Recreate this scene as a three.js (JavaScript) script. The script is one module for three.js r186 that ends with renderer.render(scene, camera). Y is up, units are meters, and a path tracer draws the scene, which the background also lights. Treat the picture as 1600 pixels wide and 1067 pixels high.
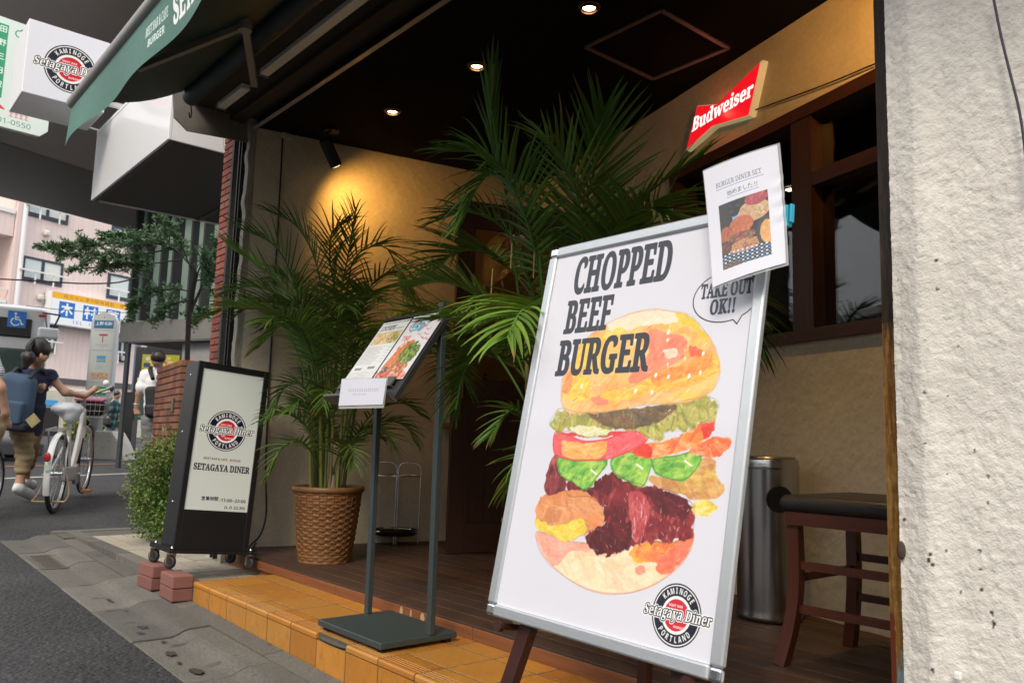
import * as THREE from 'three';
import { mergeGeometries, mergeVertices, toCreasedNormals } from 'three/addons/utils/BufferGeometryUtils.js';
import { RoundedBoxGeometry } from 'three/addons/geometries/RoundedBoxGeometry.js';

// ---------------------------------------------------------------- camera, sky, sun, exposure
const scene = new THREE.Scene();
const camera = new THREE.PerspectiveCamera(45.50, 1024 / 682, 0.05, 400);
camera.position.set(0, 0.70, 0);
camera.rotation.set(THREE.MathUtils.degToRad(7.0427), THREE.MathUtils.degToRad(49.6609), THREE.MathUtils.degToRad(1.628), 'YXZ');
camera.focus = 2.3; camera.userData.fStop = 10;
camera.updateMatrixWorld(true);

const renderer = new THREE.WebGLRenderer();
renderer.toneMapping = THREE.LinearToneMapping;
renderer.toneMappingExposure = 1.65;
renderer.shadowMap.enabled = true;

{ // overcast sky: brighter overhead, cool white, no disc
  const w = 128, h = 64, d = new Float32Array(w * h * 4);
  for (let j = 0; j < h; j++) for (let i = 0; i < w; i++) {
    const el = ((j + .5) / h - .5) * Math.PI, s = Math.sin(el);
    const L = s > 0 ? (1 + 1.6 * s) / 2.6 * 1.45 : .22;
    const o = (j * w + i) * 4;
    d[o] = L * .985; d[o + 1] = L * .995; d[o + 2] = L * 1.02; d[o + 3] = 1;
  }
  const t = new THREE.DataTexture(d, w, h, THREE.RGBAFormat, THREE.FloatType);
  t.mapping = THREE.EquirectangularReflectionMapping; t.magFilter = t.minFilter = THREE.LinearFilter; t.needsUpdate = true;
  scene.background = t; scene.environment = t;
}
const sun = new THREE.DirectionalLight(0xfff1dc, 1.5);
sun.position.set(4, 11, 8); sun.target.position.set(-3, 0, -2);
sun.castShadow = true; sun.shadow.radius = 34; sun.shadow.mapSize.set(2048, 2048);
Object.assign(sun.shadow.camera, { left: -14, right: 14, top: 14, bottom: -14, near: .5, far: 60 });
scene.add(sun, sun.target);

// ---------------------------------------------------------------- helpers
let seed = 7;
const rnd = () => { seed |= 0; seed = seed + 0x6D2B79F5 | 0; let t = Math.imul(seed ^ seed >>> 15, 1 | seed); t = t + Math.imul(t ^ t >>> 7, 61 | t) ^ t; return ((t ^ t >>> 14) >>> 0) / 4294967296; };
const rr = (a, b) => a + (b - a) * rnd();
const V = (x, y, z) => new THREE.Vector3(x, y, z);
const lerp = (a, b, t) => a + (b - a) * t;
const FOC = 1272.3, CAM = camera.position.clone(), CQ = camera.quaternion.clone();
// a pixel of the 1600 x 1067 photograph gives a direction; the distance comes from what the thing touches
const ray = (px, py) => V(px - 800, 533.5 - py, -FOC).applyQuaternion(CQ).normalize();
const onPlane = (px, py, n, p) => { const r = ray(px, py); return CAM.clone().addScaledVector(r, n.dot(p.clone().sub(CAM)) / n.dot(r)); };
const onY = (px, py, y) => onPlane(px, py, V(0, 1, 0), V(0, y, 0));
const onX = (px, py, x) => onPlane(px, py, V(1, 0, 0), V(x, 0, 0));
const onZ = (px, py, z) => onPlane(px, py, V(0, 0, 1), V(0, 0, z));
const upFrom = (b, px, py) => onPlane(px, py, V(CAM.x - b.x, 0, CAM.z - b.z).normalize(), b);
const AX = V(0, 0, -1).applyQuaternion(CQ);
const atDepth = (px, py, d) => { const r = ray(px, py); return CAM.clone().addScaledVector(r, d / r.dot(AX)); };
// the street climbs gently away from the camera and crosses a slightly raised road
const GP = [[14, -.46], [-2.7, -.12], [-6.6, -.04], [-8.2, .09], [-12, .1], [-17, .13], [-24, .33], [-70, .75]];
const gy = x => { for (let i = 0; i < GP.length - 1; i++) { const [a, ya] = GP[i], [b, yb] = GP[i + 1]; if (x >= b) return ya + (yb - ya) * (x - a) / (b - a); } return .75; };

const used = {};
const numbered = n => { if (used[n] === undefined) { used[n] = 0; return n; } used[n]++; return n + '_' + String(used[n]).padStart(3, '0'); };
function tag(o, label, category, group) { o.userData.label = label; o.userData.category = category; if (group) o.userData.group = group; return o; }
function thing(name, label, category, base = V(0, 0, 0), group) {
  const o = new THREE.Group(); o.name = numbered(name); o.position.copy(base); scene.add(o); return tag(o, label, category, group);
}
// world-space geometry becomes a child of a thing (or of one of its parts, which sit at the thing's origin)
function part(name, geo, m, parent) {
  const g = Array.isArray(geo) ? merge(geo) : geo;
  let r = parent; while (r.parent && r.parent !== scene) r = r.parent;
  if (r.isGroup) g.translate(-r.position.x, -r.position.y, -r.position.z);
  const o = new THREE.Mesh(g, m); o.name = name; parent.add(o); return o;
}
function piece(name, geo, m, parent, pos, rot) { const o = new THREE.Mesh(geo, m); o.name = name; if (pos) o.position.copy(pos); if (rot) o.rotation.set(...rot); parent.add(o); return o; }
function solo(name, geo, m, label, category, group) { const g = Array.isArray(geo) ? merge(geo) : geo; const o = new THREE.Mesh(g, m); o.name = numbered(name); scene.add(o); return tag(o, label, category, group); }
function struct(name, geo, m) { const g = Array.isArray(geo) ? merge(geo) : geo; const o = new THREE.Mesh(g, m); o.name = name; o.userData.kind = 'structure'; scene.add(o); return o; }
function merge(list) {
  list = list.map(g => g.index ? g.toNonIndexed() : g);
  const anyColor = list.some(g => g.attributes.color);
  for (const g of list) {
    for (const k of Object.keys(g.attributes)) if (!['position', 'normal', 'uv', 'color'].includes(k)) g.deleteAttribute(k);
    if (!g.attributes.uv) g.setAttribute('uv', new THREE.BufferAttribute(new Float32Array(g.attributes.position.count * 2), 2));
    if (anyColor && !g.attributes.color) g.setAttribute('color', new THREE.BufferAttribute(new Float32Array(g.attributes.position.count * 3).fill(1), 3));
    g.morphAttributes = {};
  }
  return mergeGeometries(list);
}
const boxUV = (g, w, h, d) => { // uv in metres
  const p = g.attributes.position, n = g.attributes.normal, u = g.attributes.uv;
  for (let i = 0; i < p.count; i++) { const ax = Math.abs(n.getX(i)), ay = Math.abs(n.getY(i)), az = Math.abs(n.getZ(i));
    if (ay > ax && ay > az) u.setXY(i, p.getX(i), p.getZ(i)); else if (ax > az) u.setXY(i, p.getZ(i), p.getY(i)); else u.setXY(i, p.getX(i), p.getY(i)); }
  return g; };
const box = (w, h, d, x = 0, y = 0, z = 0) => boxUV(new THREE.BoxGeometry(w, h, d).translate(x, y, z));
const span = (x0, x1, y0, y1, z0, z1) => box(x1 - x0, y1 - y0, z1 - z0, (x0 + x1) / 2, (y0 + y1) / 2, (z0 + z1) / 2);
const rbox = (w, h, d, r = .004, s = 2) => new RoundedBoxGeometry(w, h, d, s, r);
function barQ(a, b) { const d = b.clone().sub(a); return new THREE.Quaternion().setFromUnitVectors(V(0, 1, 0), d.normalize()); }
const cyl = (a, b, r0, r1 = r0, n = 12, open = false) => new THREE.CylinderGeometry(r1, r0, a.distanceTo(b), n, 1, open).applyQuaternion(barQ(a, b)).translate((a.x + b.x) / 2, (a.y + b.y) / 2, (a.z + b.z) / 2);
// a bar of rectangular section from a to b; side = direction of its width
function bar(a, b, w, t, side = V(1, 0, 0)) {
  const d = b.clone().sub(a), L = d.length(); d.normalize(); const s = side.clone().addScaledVector(d, -side.dot(d)).normalize(), u = s.clone().cross(d);
  const g = boxUV(new THREE.BoxGeometry(w, L, t)); const m = new THREE.Matrix4().makeBasis(s, d, u).setPosition((a.x + b.x) / 2, (a.y + b.y) / 2, (a.z + b.z) / 2); return g.applyMatrix4(m);
}
const tube = (pts, r, n = 24, k = 8, closed = false) => new THREE.TubeGeometry(new THREE.CatmullRomCurve3(pts, closed, 'centripetal'), n, r, k, closed);
const poly = (pts) => { const g = new THREE.BufferGeometry(); g.setAttribute('position', new THREE.Float32BufferAttribute(pts.flatMap(p => [p.x, p.y, p.z]), 3)); const idx = []; for (let i = 1; i < pts.length - 1; i++) idx.push(0, i, i + 1); g.setIndex(idx); g.setAttribute('uv', new THREE.Float32BufferAttribute(pts.flatMap(p => [p.x, p.z]), 2)); g.computeVertexNormals(); return g; };
// quad patch from four corners (tl, tr, br, bl), uv 0..1, optional bulge along the normal
function quad(tl, tr, br, bl, nu = 1, nv = 1, bulge = null) {
  const g = new THREE.PlaneGeometry(1, 1, nu, nv), p = g.attributes.position, n = tr.clone().sub(tl).cross(tl.clone().sub(bl)).normalize();
  for (let i = 0; i < p.count; i++) { const u = p.getX(i) + .5, v = p.getY(i) + .5; const q = tl.clone().multiplyScalar((1 - u) * v).addScaledVector(tr, u * v).addScaledVector(br, u * (1 - v)).addScaledVector(bl, (1 - u) * (1 - v)); if (bulge) q.addScaledVector(n, bulge(u, v)); p.setXYZ(i, q.x, q.y, q.z); }
  g.computeVertexNormals(); return g;
}
// a thin slab with real thickness whose front carries a print: returns {front, body}
function slab(tl, tr, br, bl, t) {
  const n = tr.clone().sub(tl).cross(tl.clone().sub(bl)).normalize();
  const back = [tl, tr, br, bl].map(p => p.clone().addScaledVector(n, -t));
  const f = quad(tl, tr, br, bl);
  const body = merge([quad(back[1], back[0], back[3], back[2]), quad(tl, back[0], back[1], tr), quad(bl, br, back[2], back[3]), quad(tl, bl, back[3], back[0]), quad(tr, back[1], back[2], br)]);
  return { front: f, body, n };
}
// ---------------------------------------------------------------- noise and textures
const NP = new Uint8Array(512); { const a = [...Array(256).keys()]; for (let i = 255; i > 0; i--) { const j = Math.floor(rnd() * (i + 1));[a[i], a[j]] = [a[j], a[i]]; } for (let i = 0; i < 512; i++) NP[i] = a[i & 255]; }
function vn(x, y, per = 256) { // periodic value noise
  const xi = Math.floor(x), yi = Math.floor(y), fx = x - xi, fy = y - yi, m = v => ((v % per) + per) % per;
  const h = (a, b) => NP[(NP[m(a) & 255] + m(b)) & 255] / 255, s = t => t * t * (3 - 2 * t);
  return lerp(lerp(h(xi, yi), h(xi + 1, yi), s(fx)), lerp(h(xi, yi + 1), h(xi + 1, yi + 1), s(fx)), s(fy));
}
const fbm = (x, y, o = 4, per = 256) => { let s = 0, a = .5, f = 1; for (let i = 0; i < o; i++) { s += a * vn(x * f, y * f, per * f); a *= .5; f *= 2; } return s / (1 - Math.pow(.5, o)); };
function dataTex(n, fn, srgb, rx = 1, ry = 1) {
  const d = new Uint8Array(n * n * 4);
  for (let j = 0; j < n; j++) for (let i = 0; i < n; i++) { const c = fn(i / n, j / n, i, j), o = (j * n + i) * 4; if (typeof c === 'number') d[o] = d[o + 1] = d[o + 2] = Math.max(0, Math.min(255, c * 255)); else { d[o] = Math.max(0, Math.min(255, c[0] * 255)); d[o + 1] = Math.max(0, Math.min(255, c[1] * 255)); d[o + 2] = Math.max(0, Math.min(255, c[2] * 255)); } d[o + 3] = 255; }
  const t = new THREE.DataTexture(d, n, n); t.wrapS = t.wrapT = THREE.RepeatWrapping; t.magFilter = THREE.LinearFilter; t.minFilter = THREE.LinearMipmapLinearFilter; t.generateMipmaps = true; if (srgb) t.colorSpace = THREE.SRGBColorSpace; t.repeat.set(rx, ry); t.needsUpdate = true; return t;
}
function canvasTex(w, h, draw) { const c = document.createElement('canvas'); c.width = w; c.height = h; const g = c.getContext('2d'); draw(g, w, h); const t = new THREE.CanvasTexture(c); t.colorSpace = THREE.SRGBColorSpace; t.magFilter = THREE.LinearFilter; t.anisotropy = 8; return t; }
const rep = (t, x, y = x) => { const c = t.clone(); c.repeat.set(x, y); c.needsUpdate = true; return c; };
const mat = (color, roughness = .7, o = {}) => { const m = new THREE.MeshStandardMaterial({ roughness, ...o }); if (Array.isArray(color)) m.color.setRGB(...color); else m.color.set(color); return m; };
const phys = (color, roughness = .5, o = {}) => { const m = new THREE.MeshPhysicalMaterial({ roughness, ...o }); if (Array.isArray(color)) m.color.setRGB(...color); else m.color.set(color); return m; };
// grey-scale multiplier textures (mean about .9) so that base colours stay real
const txGrain = dataTex(256, (u, v) => { const a = fbm(u * 8, v * 8, 4, 8), b = vn(u * 128, v * 128, 128); return .78 + .2 * a + .12 * (b - .5); });
const txPatch = dataTex(256, (u, v) => { const a = fbm(u * 4, v * 4, 5, 4); const b = fbm(u * 32 + 9, v * 32, 2, 32); return .62 + .42 * a + .1 * (b - .5); });
const bpFine = dataTex(256, (u, v) => .5 * vn(u * 64, v * 64, 64) + .5 * vn(u * 128, v * 128, 128));
const bpPlaster = dataTex(512, (u, v) => { const a = fbm(u * 6, v * 6, 5, 6), b = fbm(u * 24, v * 24, 3, 24); return .55 * a + .45 * Math.pow(b, 1.5); });
const txWood = dataTex(256, (u, v) => { const g = fbm(u * 3 + .4 * fbm(u * 4, v * 2, 2, 4), v * 40, 4, 40); const f = vn(u * 6, v * 128, 128); return .6 + .45 * g + .12 * (f - .5); });
const txAsphalt = dataTex(512, (u, v) => { const a = vn(u * 128, v * 128, 128), b = vn(u * 256, v * 256, 256), c = fbm(u * 5, v * 5, 4, 5); const k = .36 + .85 * a * b + .4 * (c - .5) + (b > .9 && a > .5 ? .55 : 0); return [k * .98, k, k * 1.03]; });
const txTile = dataTex(256, (u, v) => { const a = fbm(u * 5, v * 5, 4, 5), s = fbm(u * 22 + 5, v * 9, 3, 22), d = vn(u * 90, v * 90, 90); return .74 + .26 * a - (s > .63 ? .9 * (s - .63) : 0) - (d > .95 ? .18 : 0); });
const bpAsphalt = dataTex(512, (u, v) => .6 * vn(u * 110, v * 110, 110) + .4 * vn(u * 230, v * 230, 230));
const txConc = dataTex(512, (u, v) => { const a = fbm(u * 5, v * 5, 5, 5), b = vn(u * 160, v * 160, 160), s = fbm(u * 11 + 3, v * 11, 3, 11); const f = vn(u * 330, v * 330, 330); const k = .66 + .3 * a + .34 * (b - .5) + .3 * (f - .5) - (s > .74 ? .5 * (s - .74) / .2 : 0) + (f > .95 ? .2 : 0); return [k * 1.01, k, k * .97]; });
// ---------------------------------------------------------------- materials shared by the setting
const mAsphalt = mat([.066, .066, .069], .93, { map: rep(txAsphalt, 1 / 1.5), bumpMap: rep(bpAsphalt, 1 / 1.5), bumpScale: .011 });
const concs = [[.155, .148, .134], [.135, .128, .117], [.172, .164, .149], [.122, .117, .107]].map((c, i) => mat(c, .9, { map: rep(txConc, 1.1 + i * .1), bumpMap: rep(bpFine, 5), bumpScale: .0016 }));
const mDark = mat([.02, .018, .016], .85);
const mBlackMetal = mat([.012, .012, .013], .42, { metalness: .2 });
const mChrome = mat([.75, .75, .76], .14, { metalness: 1 });
const mAlu = mat([.62, .65, .68], .36, { metalness: .85 });
const mWhitePaint = mat([.78, .79, .8], .45);

// ---------------------------------------------------------------- ground
{ // road: one sheet that follows the slope
  const xs = [14, 6, 2, 0, -1.5, -2.7, -4.6, -6.58, -6.6, -7, -7.4, -7.8, -8.2, -12, -17, -24, -70, -160], zs = [-160, -60, -20, -8, -3, -1.9, -1.06, -1.05, -.4, .5, 2, 5, 12, 60];
  const p = [], uv = [], idx = [];
  for (const x of xs) for (const z of zs) { p.push(x, gy(x) - .03 + (z < -1.055 && x > -6.59 ? -.12 : 0), z); uv.push(x, z); }
  const n = zs.length;
  for (let i = 0; i < xs.length - 1; i++) for (let j = 0; j < n - 1; j++) { const a = i * n + j; idx.push(a, a + n, a + 1, a + 1, a + n, a + n + 1); }
  const g = new THREE.BufferGeometry(); g.setAttribute('position', new THREE.Float32BufferAttribute(p, 3)); g.setAttribute('uv', new THREE.Float32BufferAttribute(uv, 2)); g.setIndex(idx); g.computeVertexNormals();
  const r = struct('road', g, mAsphalt);
  r.geometry = g;
  // painted lines on the crossing road
  const strip = (a, b, w, m, name) => { const d = b.clone().sub(a).setY(0).normalize(), s = V(-d.z, 0, d.x).multiplyScalar(w / 2), N = 12, P = [], I = []; for (let i = 0; i <= N; i++) { const q = a.clone().lerp(b, i / N); const l = q.clone().add(s), k = q.clone().sub(s); P.push(l.x, gy(l.x) - .024, l.z, k.x, gy(k.x) - .024, k.z); if (i) { const o = i * 2; I.push(o - 2, o, o - 1, o - 1, o, o + 1); } } const gg = new THREE.BufferGeometry(); gg.setAttribute('position', new THREE.Float32BufferAttribute(P, 3)); gg.setAttribute('uv', new THREE.Float32BufferAttribute(P.flatMap((_, i) => i % 3 ? [] : [P[i], P[i + 2]]), 2)); gg.setIndex(I); gg.computeVertexNormals(); const o = new THREE.Mesh(gg, m); o.name = name; r.add(o); };
  strip(onY(-140, 750, .095), onY(235, 737, .095), .17, mat([.5, .5, .49], .8, { map: rep(txConc, .8) }), 'road_line');
  strip(onY(-80, 730, .1), onY(240, 722.5, .11), .2, mat([.42, .16, .06], .8, { map: rep(txConc, .7) }), 'road_line');
}
// profile (z, y) extruded along x and laid on the slope
function alongX(profile, x0, x1, slope = true, nseg = 1) {
  const P = [], U = [], I = [], m = profile.length; let acc = 0; const L = profile.map((q, i) => acc += i ? Math.hypot(q[0] - profile[i - 1][0], q[1] - profile[i - 1][1]) : 0);
  for (let s = 0; s < nseg; s++) { const a = lerp(x0, x1, s / nseg), b = lerp(x0, x1, (s + 1) / nseg);
    for (let i = 0; i < m - 1; i++) { const o = P.length / 3; for (const [x, k] of [[a, i], [b, i], [b, i + 1], [a, i + 1]]) { P.push(x, profile[k][1] + (slope ? gy(x) : 0), profile[k][0]); U.push(x, L[k]); } I.push(o, o + 1, o + 2, o, o + 2, o + 3); } }
  for (const x of [x0, x1]) { const o = P.length / 3; profile.forEach(q => { P.push(x, q[1] + (slope ? gy(x) : 0), q[0]); U.push(q[0], q[1]); }); const c = THREE.ShapeUtils.triangulateShape(profile.map(q => new THREE.Vector2(...q)), []); for (const t of c) I.push(...t.map(v => v + o)); }
  const g = new THREE.BufferGeometry(); g.setAttribute('position', new THREE.Float32BufferAttribute(P, 3)); g.setAttribute('uv', new THREE.Float32BufferAttribute(U, 2)); g.setIndex(I); g.computeVertexNormals(); return g;
}
{ // street gutter made of 0.6 m blocks, each with a low mountable kerb
  const gut = new THREE.Group(); gut.name = 'gutter'; gut.userData.kind = 'structure'; scene.add(gut);
  let x = 1.4, i = 0;
  while (x > -6.55) {
    const x0 = Math.max(-6.6, x - .614), zo = rr(-.004, .004), yo = rr(-.003, .003), far = x < -4.2;
    const kb = -1.362, kh = -.002;
    const prof = [[-1.045 + rr(-.006, .006), -.2], [-1.046 + zo, -.032 + yo], [-1.056, -.027 + yo], [-1.185, -.028 + yo], [-1.205, -.026 + yo], [-1.228, -.018 + yo], [-1.25, -.0075 + yo], [-1.27, kh - .001 + yo], [kb + .005, kh + .002 + yo], [kb, kh - .003 + yo], [kb, -.2]];
    part('gutter_block', alongX(prof, x0 + .004, x - .004), concs[(i * 7 + 3) % 4], gut);
    x = x0; i++;
  }
  // old gum and oil spots trodden into the apron
  const mGum = mat([.035, .034, .033], .85); seed = 404;
  for (const [px, py, r] of [[222, 981, .03], [219, 990, .022], [266, 1022, .03], [306, 1049, .032], [200, 955, .02], [150, 915, .022], [255, 1003, .014], [176, 938, .05], [280, 1036, .012]]) { let q = onY(px, py, -.12); for (let k = 0; k < 12; k++) q = onY(px, py, gy(q.x) - .026); const n = 14, P = []; for (let k = 0; k < n; k++) { const a = k / n * 6.283, e = r * rr(.55, 1.1); const x = q.x + Math.cos(a) * e * 1.3, z = Math.max(-1.18, q.z + Math.sin(a) * e * .8); P.push(V(x, gy(x) - .0235, z)); } part('gum_spot', poly(P), mGum, gut); }
  // thin concrete strip between the gutter and the tiled step, and the kerb of the pavement
  for (let k = 0, a = -.3; k < 8; k++) { const b = Math.max(-6.6, a - .9); if (b >= a) break; part('concrete_strip', alongX([[-1.366, -.2], [-1.367, -.004], [-1.449, .002], [-1.4495, -.2]], b + .003, a - .003), concs[(k + 2) % 4], gut); a = b; }
  for (let k = 0, a = -4.005; k < 4; k++) { const b = a - .65; const top = -.028; part('kerb_stone', merge([span(b + .003, a - .003, -.22, top, -1.545, -1.451)]), concs[(k + 1) % 4], gut); a = b; }
}
{ // drain grate in the gutter
  const x0 = -5.84, x1 = -5.32, z0 = -1.25, z1 = -1.075, c = V((x0 + x1) / 2, gy(-5.58), (z0 + z1) / 2);
  const o = thing('drain_grate', 'rusty dark grey steel drain grate set into the concrete gutter', 'drain grate', c); o.rotation.z = -.0205;
  const m = mat([.15, .135, .115], .75, { metalness: .3, map: rep(txPatch, 4) }), Y = gy(-5.58) - .0245;
  part('frame', [span(x0, x1, Y - .05, Y, z1 - .018, z1), span(x0, x1, Y - .05, Y, z0, z0 + .018), span(x0, x0 + .02, Y - .05, Y, z0 + .019, z1 - .019), span(x1 - .02, x1, Y - .05, Y, z0 + .019, z1 - .019)], m, o);
  for (let i = 0; i < 15; i++) { const x = lerp(x0 + .045, x1 - .045, i / 14); part('bar', span(x - .006, x + .006, Y - .0165, Y - .002, z0 + .02, z1 - .02), m, o); }
  for (let i = 1; i < 4; i++) { const z = lerp(z0, z1, i / 4); part('cross_bar', span(x0 + .02, x1 - .02, Y - .0165, Y - .006, z - .004, z + .004), m, o); }
  part('pit', span(x0, x1, Y - .05, Y - .017, z0, z1), mDark, o);
}
{ // pavement of beige tiles at the corner, on a concrete bed
  const pv = new THREE.Group(); pv.name = 'pavement'; pv.userData.kind = 'structure'; scene.add(pv);
  part('pavement_bed', [span(-6.3, -4.01, -.3, -.043, -9, -1.548), span(-6.6, -6.303, -.3, -.036, -9, -1.38)], mat([.12, .112, .10], .95, { map: rep(txConc, 1.3) }), pv);
  const ms = [[.46, .41, .33], [.5, .45, .37], [.42, .38, .31], [.47, .43, .36]].map((c, i) => mat(c, .8, { map: rep(txConc, 2.1 + i * .13), bumpMap: rep(bpFine, 4), bumpScale: .0012 }));
  const gs = [0, 1, 2].map(i => rbox(.199 - i * .001, .03, .094, .002, 1));
  let k = 0;
  for (let z = -1.55 - .05; z > -2.5; z -= .103) for (let x = -6.19; x < -4.05; x += .207) { k++; piece('paving_tile', gs[k % 3], ms[Math.floor(rnd() * 4)], pv, V(x, -.0465 + rr(-.0012, .0012), z)); }
  // far kerb of the corner
  for (let i = 0; i < 4; i++) part('kerb_stone', span(-6.72, -6.604, -.3, -.03, -1.38 - (i + 1) * .6 + .006, -1.38 - i * .6), concs[i], pv);
}
// ---------------------------------------------------------------- tiled step
const mTiles = [[.56, .235, .034], [.52, .21, .029], [.60, .255, .038], [.47, .185, .027], [.54, .245, .046]].map((c, i) => phys(c, .36, { map: rep(txTile, 2.1 + i * .37), bumpMap: rep(bpPlaster, 3 + i), bumpScale: .0012, clearcoat: .25, clearcoatRoughness: .3 }));
{
  const o = thing('tiled_step', 'long low step of glazed orange tiles along the shop front', 'step', V(-2.3, -.12, -1.65));
  const mGrout = mat([.10, .092, .08], .95, { map: rep(txConc, 3) });
  const W = .2096, X0 = -2.118 + 7 * W, tw = W - .007;
  part('mortar_bed', [span(-4.0, -.72, -.3, -.0225, -1.4615, -1.4545), span(-4.0, -.72, -.3, -.0013, -1.9, -1.462)], mGrout, o);
  const sh = new THREE.Shape(); // nosing tile section: rounded front edge and shallow grooves (x = depth, y = height)
  sh.moveTo(0, -.02); sh.lineTo(0, -.009); sh.absarc(.009, -.009, .009, Math.PI, Math.PI / 2, true);
  for (let i = 0; i < 4; i++) { const a = .02 + i * .013; sh.lineTo(a, 0); sh.lineTo(a + .0012, -.0022); sh.lineTo(a + .0036, -.0022); sh.lineTo(a + .0048, 0); }
  sh.lineTo(.1115, 0); sh.lineTo(.1115, -.02); sh.lineTo(0, -.02);
  const gN = new THREE.ExtrudeGeometry(sh, { depth: tw, bevelEnabled: false, curveSegments: 6 }).rotateY(Math.PI / 2).translate(0, 0, 0);
  const gTop = rbox(tw, .012, .187, .0015, 1), gBack = rbox(tw, .012, .1, .0015, 1);
  for (let k = 0; ; k++) {
    const xr = X0 - k * W, xl = Math.max(xr - W, -4.0); if (xr - xl < .02) break; const w = xr - xl - .007, xc = (xl + xr) / 2, s = w / tw;
    const m = () => mTiles[Math.floor(rnd() * 5)];
    const yb = Math.min(-.04, gy(xc) + .01);
    part('riser_tile', span(xc - w / 2, xc + w / 2, yb - .05, -.0235, -1.459, -1.4525 + rr(-.0005, .0005)), m(), o);
    const chipped = k === 9;
    const n = piece('nosing_tile', gN, m(), o, V(xl + .0035, rr(-.0006, .0006), -1.4505).sub(o.position)); n.scale.set(s, 1, 1);
    if (chipped) { n.scale.z = .86; n.position.z -= .0155; part('chipped_mortar', new THREE.IcosahedronGeometry(.03, 2).scale(w / .062, .28, .42).translate(xc, -.013, -1.4585), mGrout, o); }
    const t = piece('step_tile', gTop, m(), o, V(xc, -.006 + rr(-.0006, .0006), -1.5675 - .095).sub(o.position)); t.scale.set(s, 1, 1);
    const b = piece('step_tile', gBack, m(), o, V(xc, -.006 + rr(-.0005, .0005), -1.7625 - .05).sub(o.position)); b.scale.set(s, 1, 1);
  }
}
// ---------------------------------------------------------------- wooden deck of the recess
const DK = .053;
const woods = [[.07, .034, .02], [.055, .027, .016], [.085, .04, .022], [.06, .034, .024]].map((c, i) => mat(c, .62, { map: rep(txWood, .9, 1), bumpMap: rep(txWood, .9, 1), bumpScale: .0012 }));
{
  const o = thing('wooden_deck', 'dark brown wooden deck floor inside the shop front recess', 'deck', V(-2.6, 0, -2.4));
  const mRed = mat([.25, .088, .03], .6, { map: rep(txWood, 1.1, 3), bumpMap: rep(txWood, 1.1, 3), bumpScale: .001 });
  part('subfloor', span(-4.62, -.4, -.1, DK - .0045, -4.2, -1.872), mat([.42, .16, .055], .7, { map: rep(txWood, 1, 6) }), o);
  const cuts = [-4.66, -3.35, -2.35, -1.5, -.4];
  for (let i = 0; i < cuts.length - 1; i++) part('fascia_board', merge([boxUV(rbox(cuts[i + 1] - cuts[i] - .003, .045, .024, .003, 1).translate((cuts[i] + cuts[i + 1]) / 2, DK - .032, -1.862))]), mRed, o);
  const pale = mat([.55, .4, .22], .75, { map: rep(txWood, 3, 3) });
  for (const [px, py, w] of [[627, 951, .022], [660, 964, .03], [642, 955, .012]]) { const q = onZ(px, py, -1.849); part('worn_patch', new THREE.CircleGeometry(.5, 9).scale(w, .036, 1).translate(q.x, DK - .03, -1.8485), pale, o); }
  let z = -1.852, k = 0;
  while (z > -4.1) {
    const w = .096, pw = w - .0095;
    const joints = [-4.66, rr(-3.4, -1.6), -.4];
    for (let i = 0; i < 2; i++) part('plank', boxUV(rbox(joints[i + 1] - joints[i] - .003, .022, pw, .0025, 1).translate((joints[i] + joints[i + 1]) / 2, DK - .011 + rr(-.0008, .0008), z - pw / 2)), woods[Math.floor(rnd() * 4)], o);
    z -= w; k++;
  }
}
// ---------------------------------------------------------------- the diner
const RO = V(-1.793, 0, -3.09), RU = V(.9563, 0, .2924), RN = V(-.2924, 0, .9563), CE = 2.56;
const rwM = new THREE.Matrix4().makeBasis(RU, V(0, 1, 0), RN).setPosition(RO);
const rw = (u0, u1, y0, y1, d0, d1) => span(u0, u1, y0, y1, d0, d1).applyMatrix4(rwM);
const rwp = (u, y, d) => V(u, y, d).applyMatrix4(rwM);
const mCream = mat([.60, .535, .41], .92, { map: rep(txGrain, .7), bumpMap: rep(bpPlaster, 1.4), bumpScale: .005 });
const mCeil = phys([.011, .0095, .0085], 1, { specularIntensity: .1, bumpMap: rep(bpFine, 3), bumpScale: .001 });
const mDkWood = mat([.055, .02, .011], .42, { map: rep(txWood, 3, 1.2), bumpMap: rep(txWood, 3, 1.2), bumpScale: .0008 });
const mDkWoodV = mat([.05, .019, .011], .45, { map: (() => { const t = rep(txWood, 1, 3); t.rotation = Math.PI / 2; return t; })() });
const mGlass = phys([.9, .92, .92], .02, { transmission: 1, thickness: 0, ior: 1.5 });
const diner = thing('diner_building', 'diner building with open recessed entrance, cream plaster walls and stucco pillar', 'building', V(-2.6, 0, -2.6));
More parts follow.
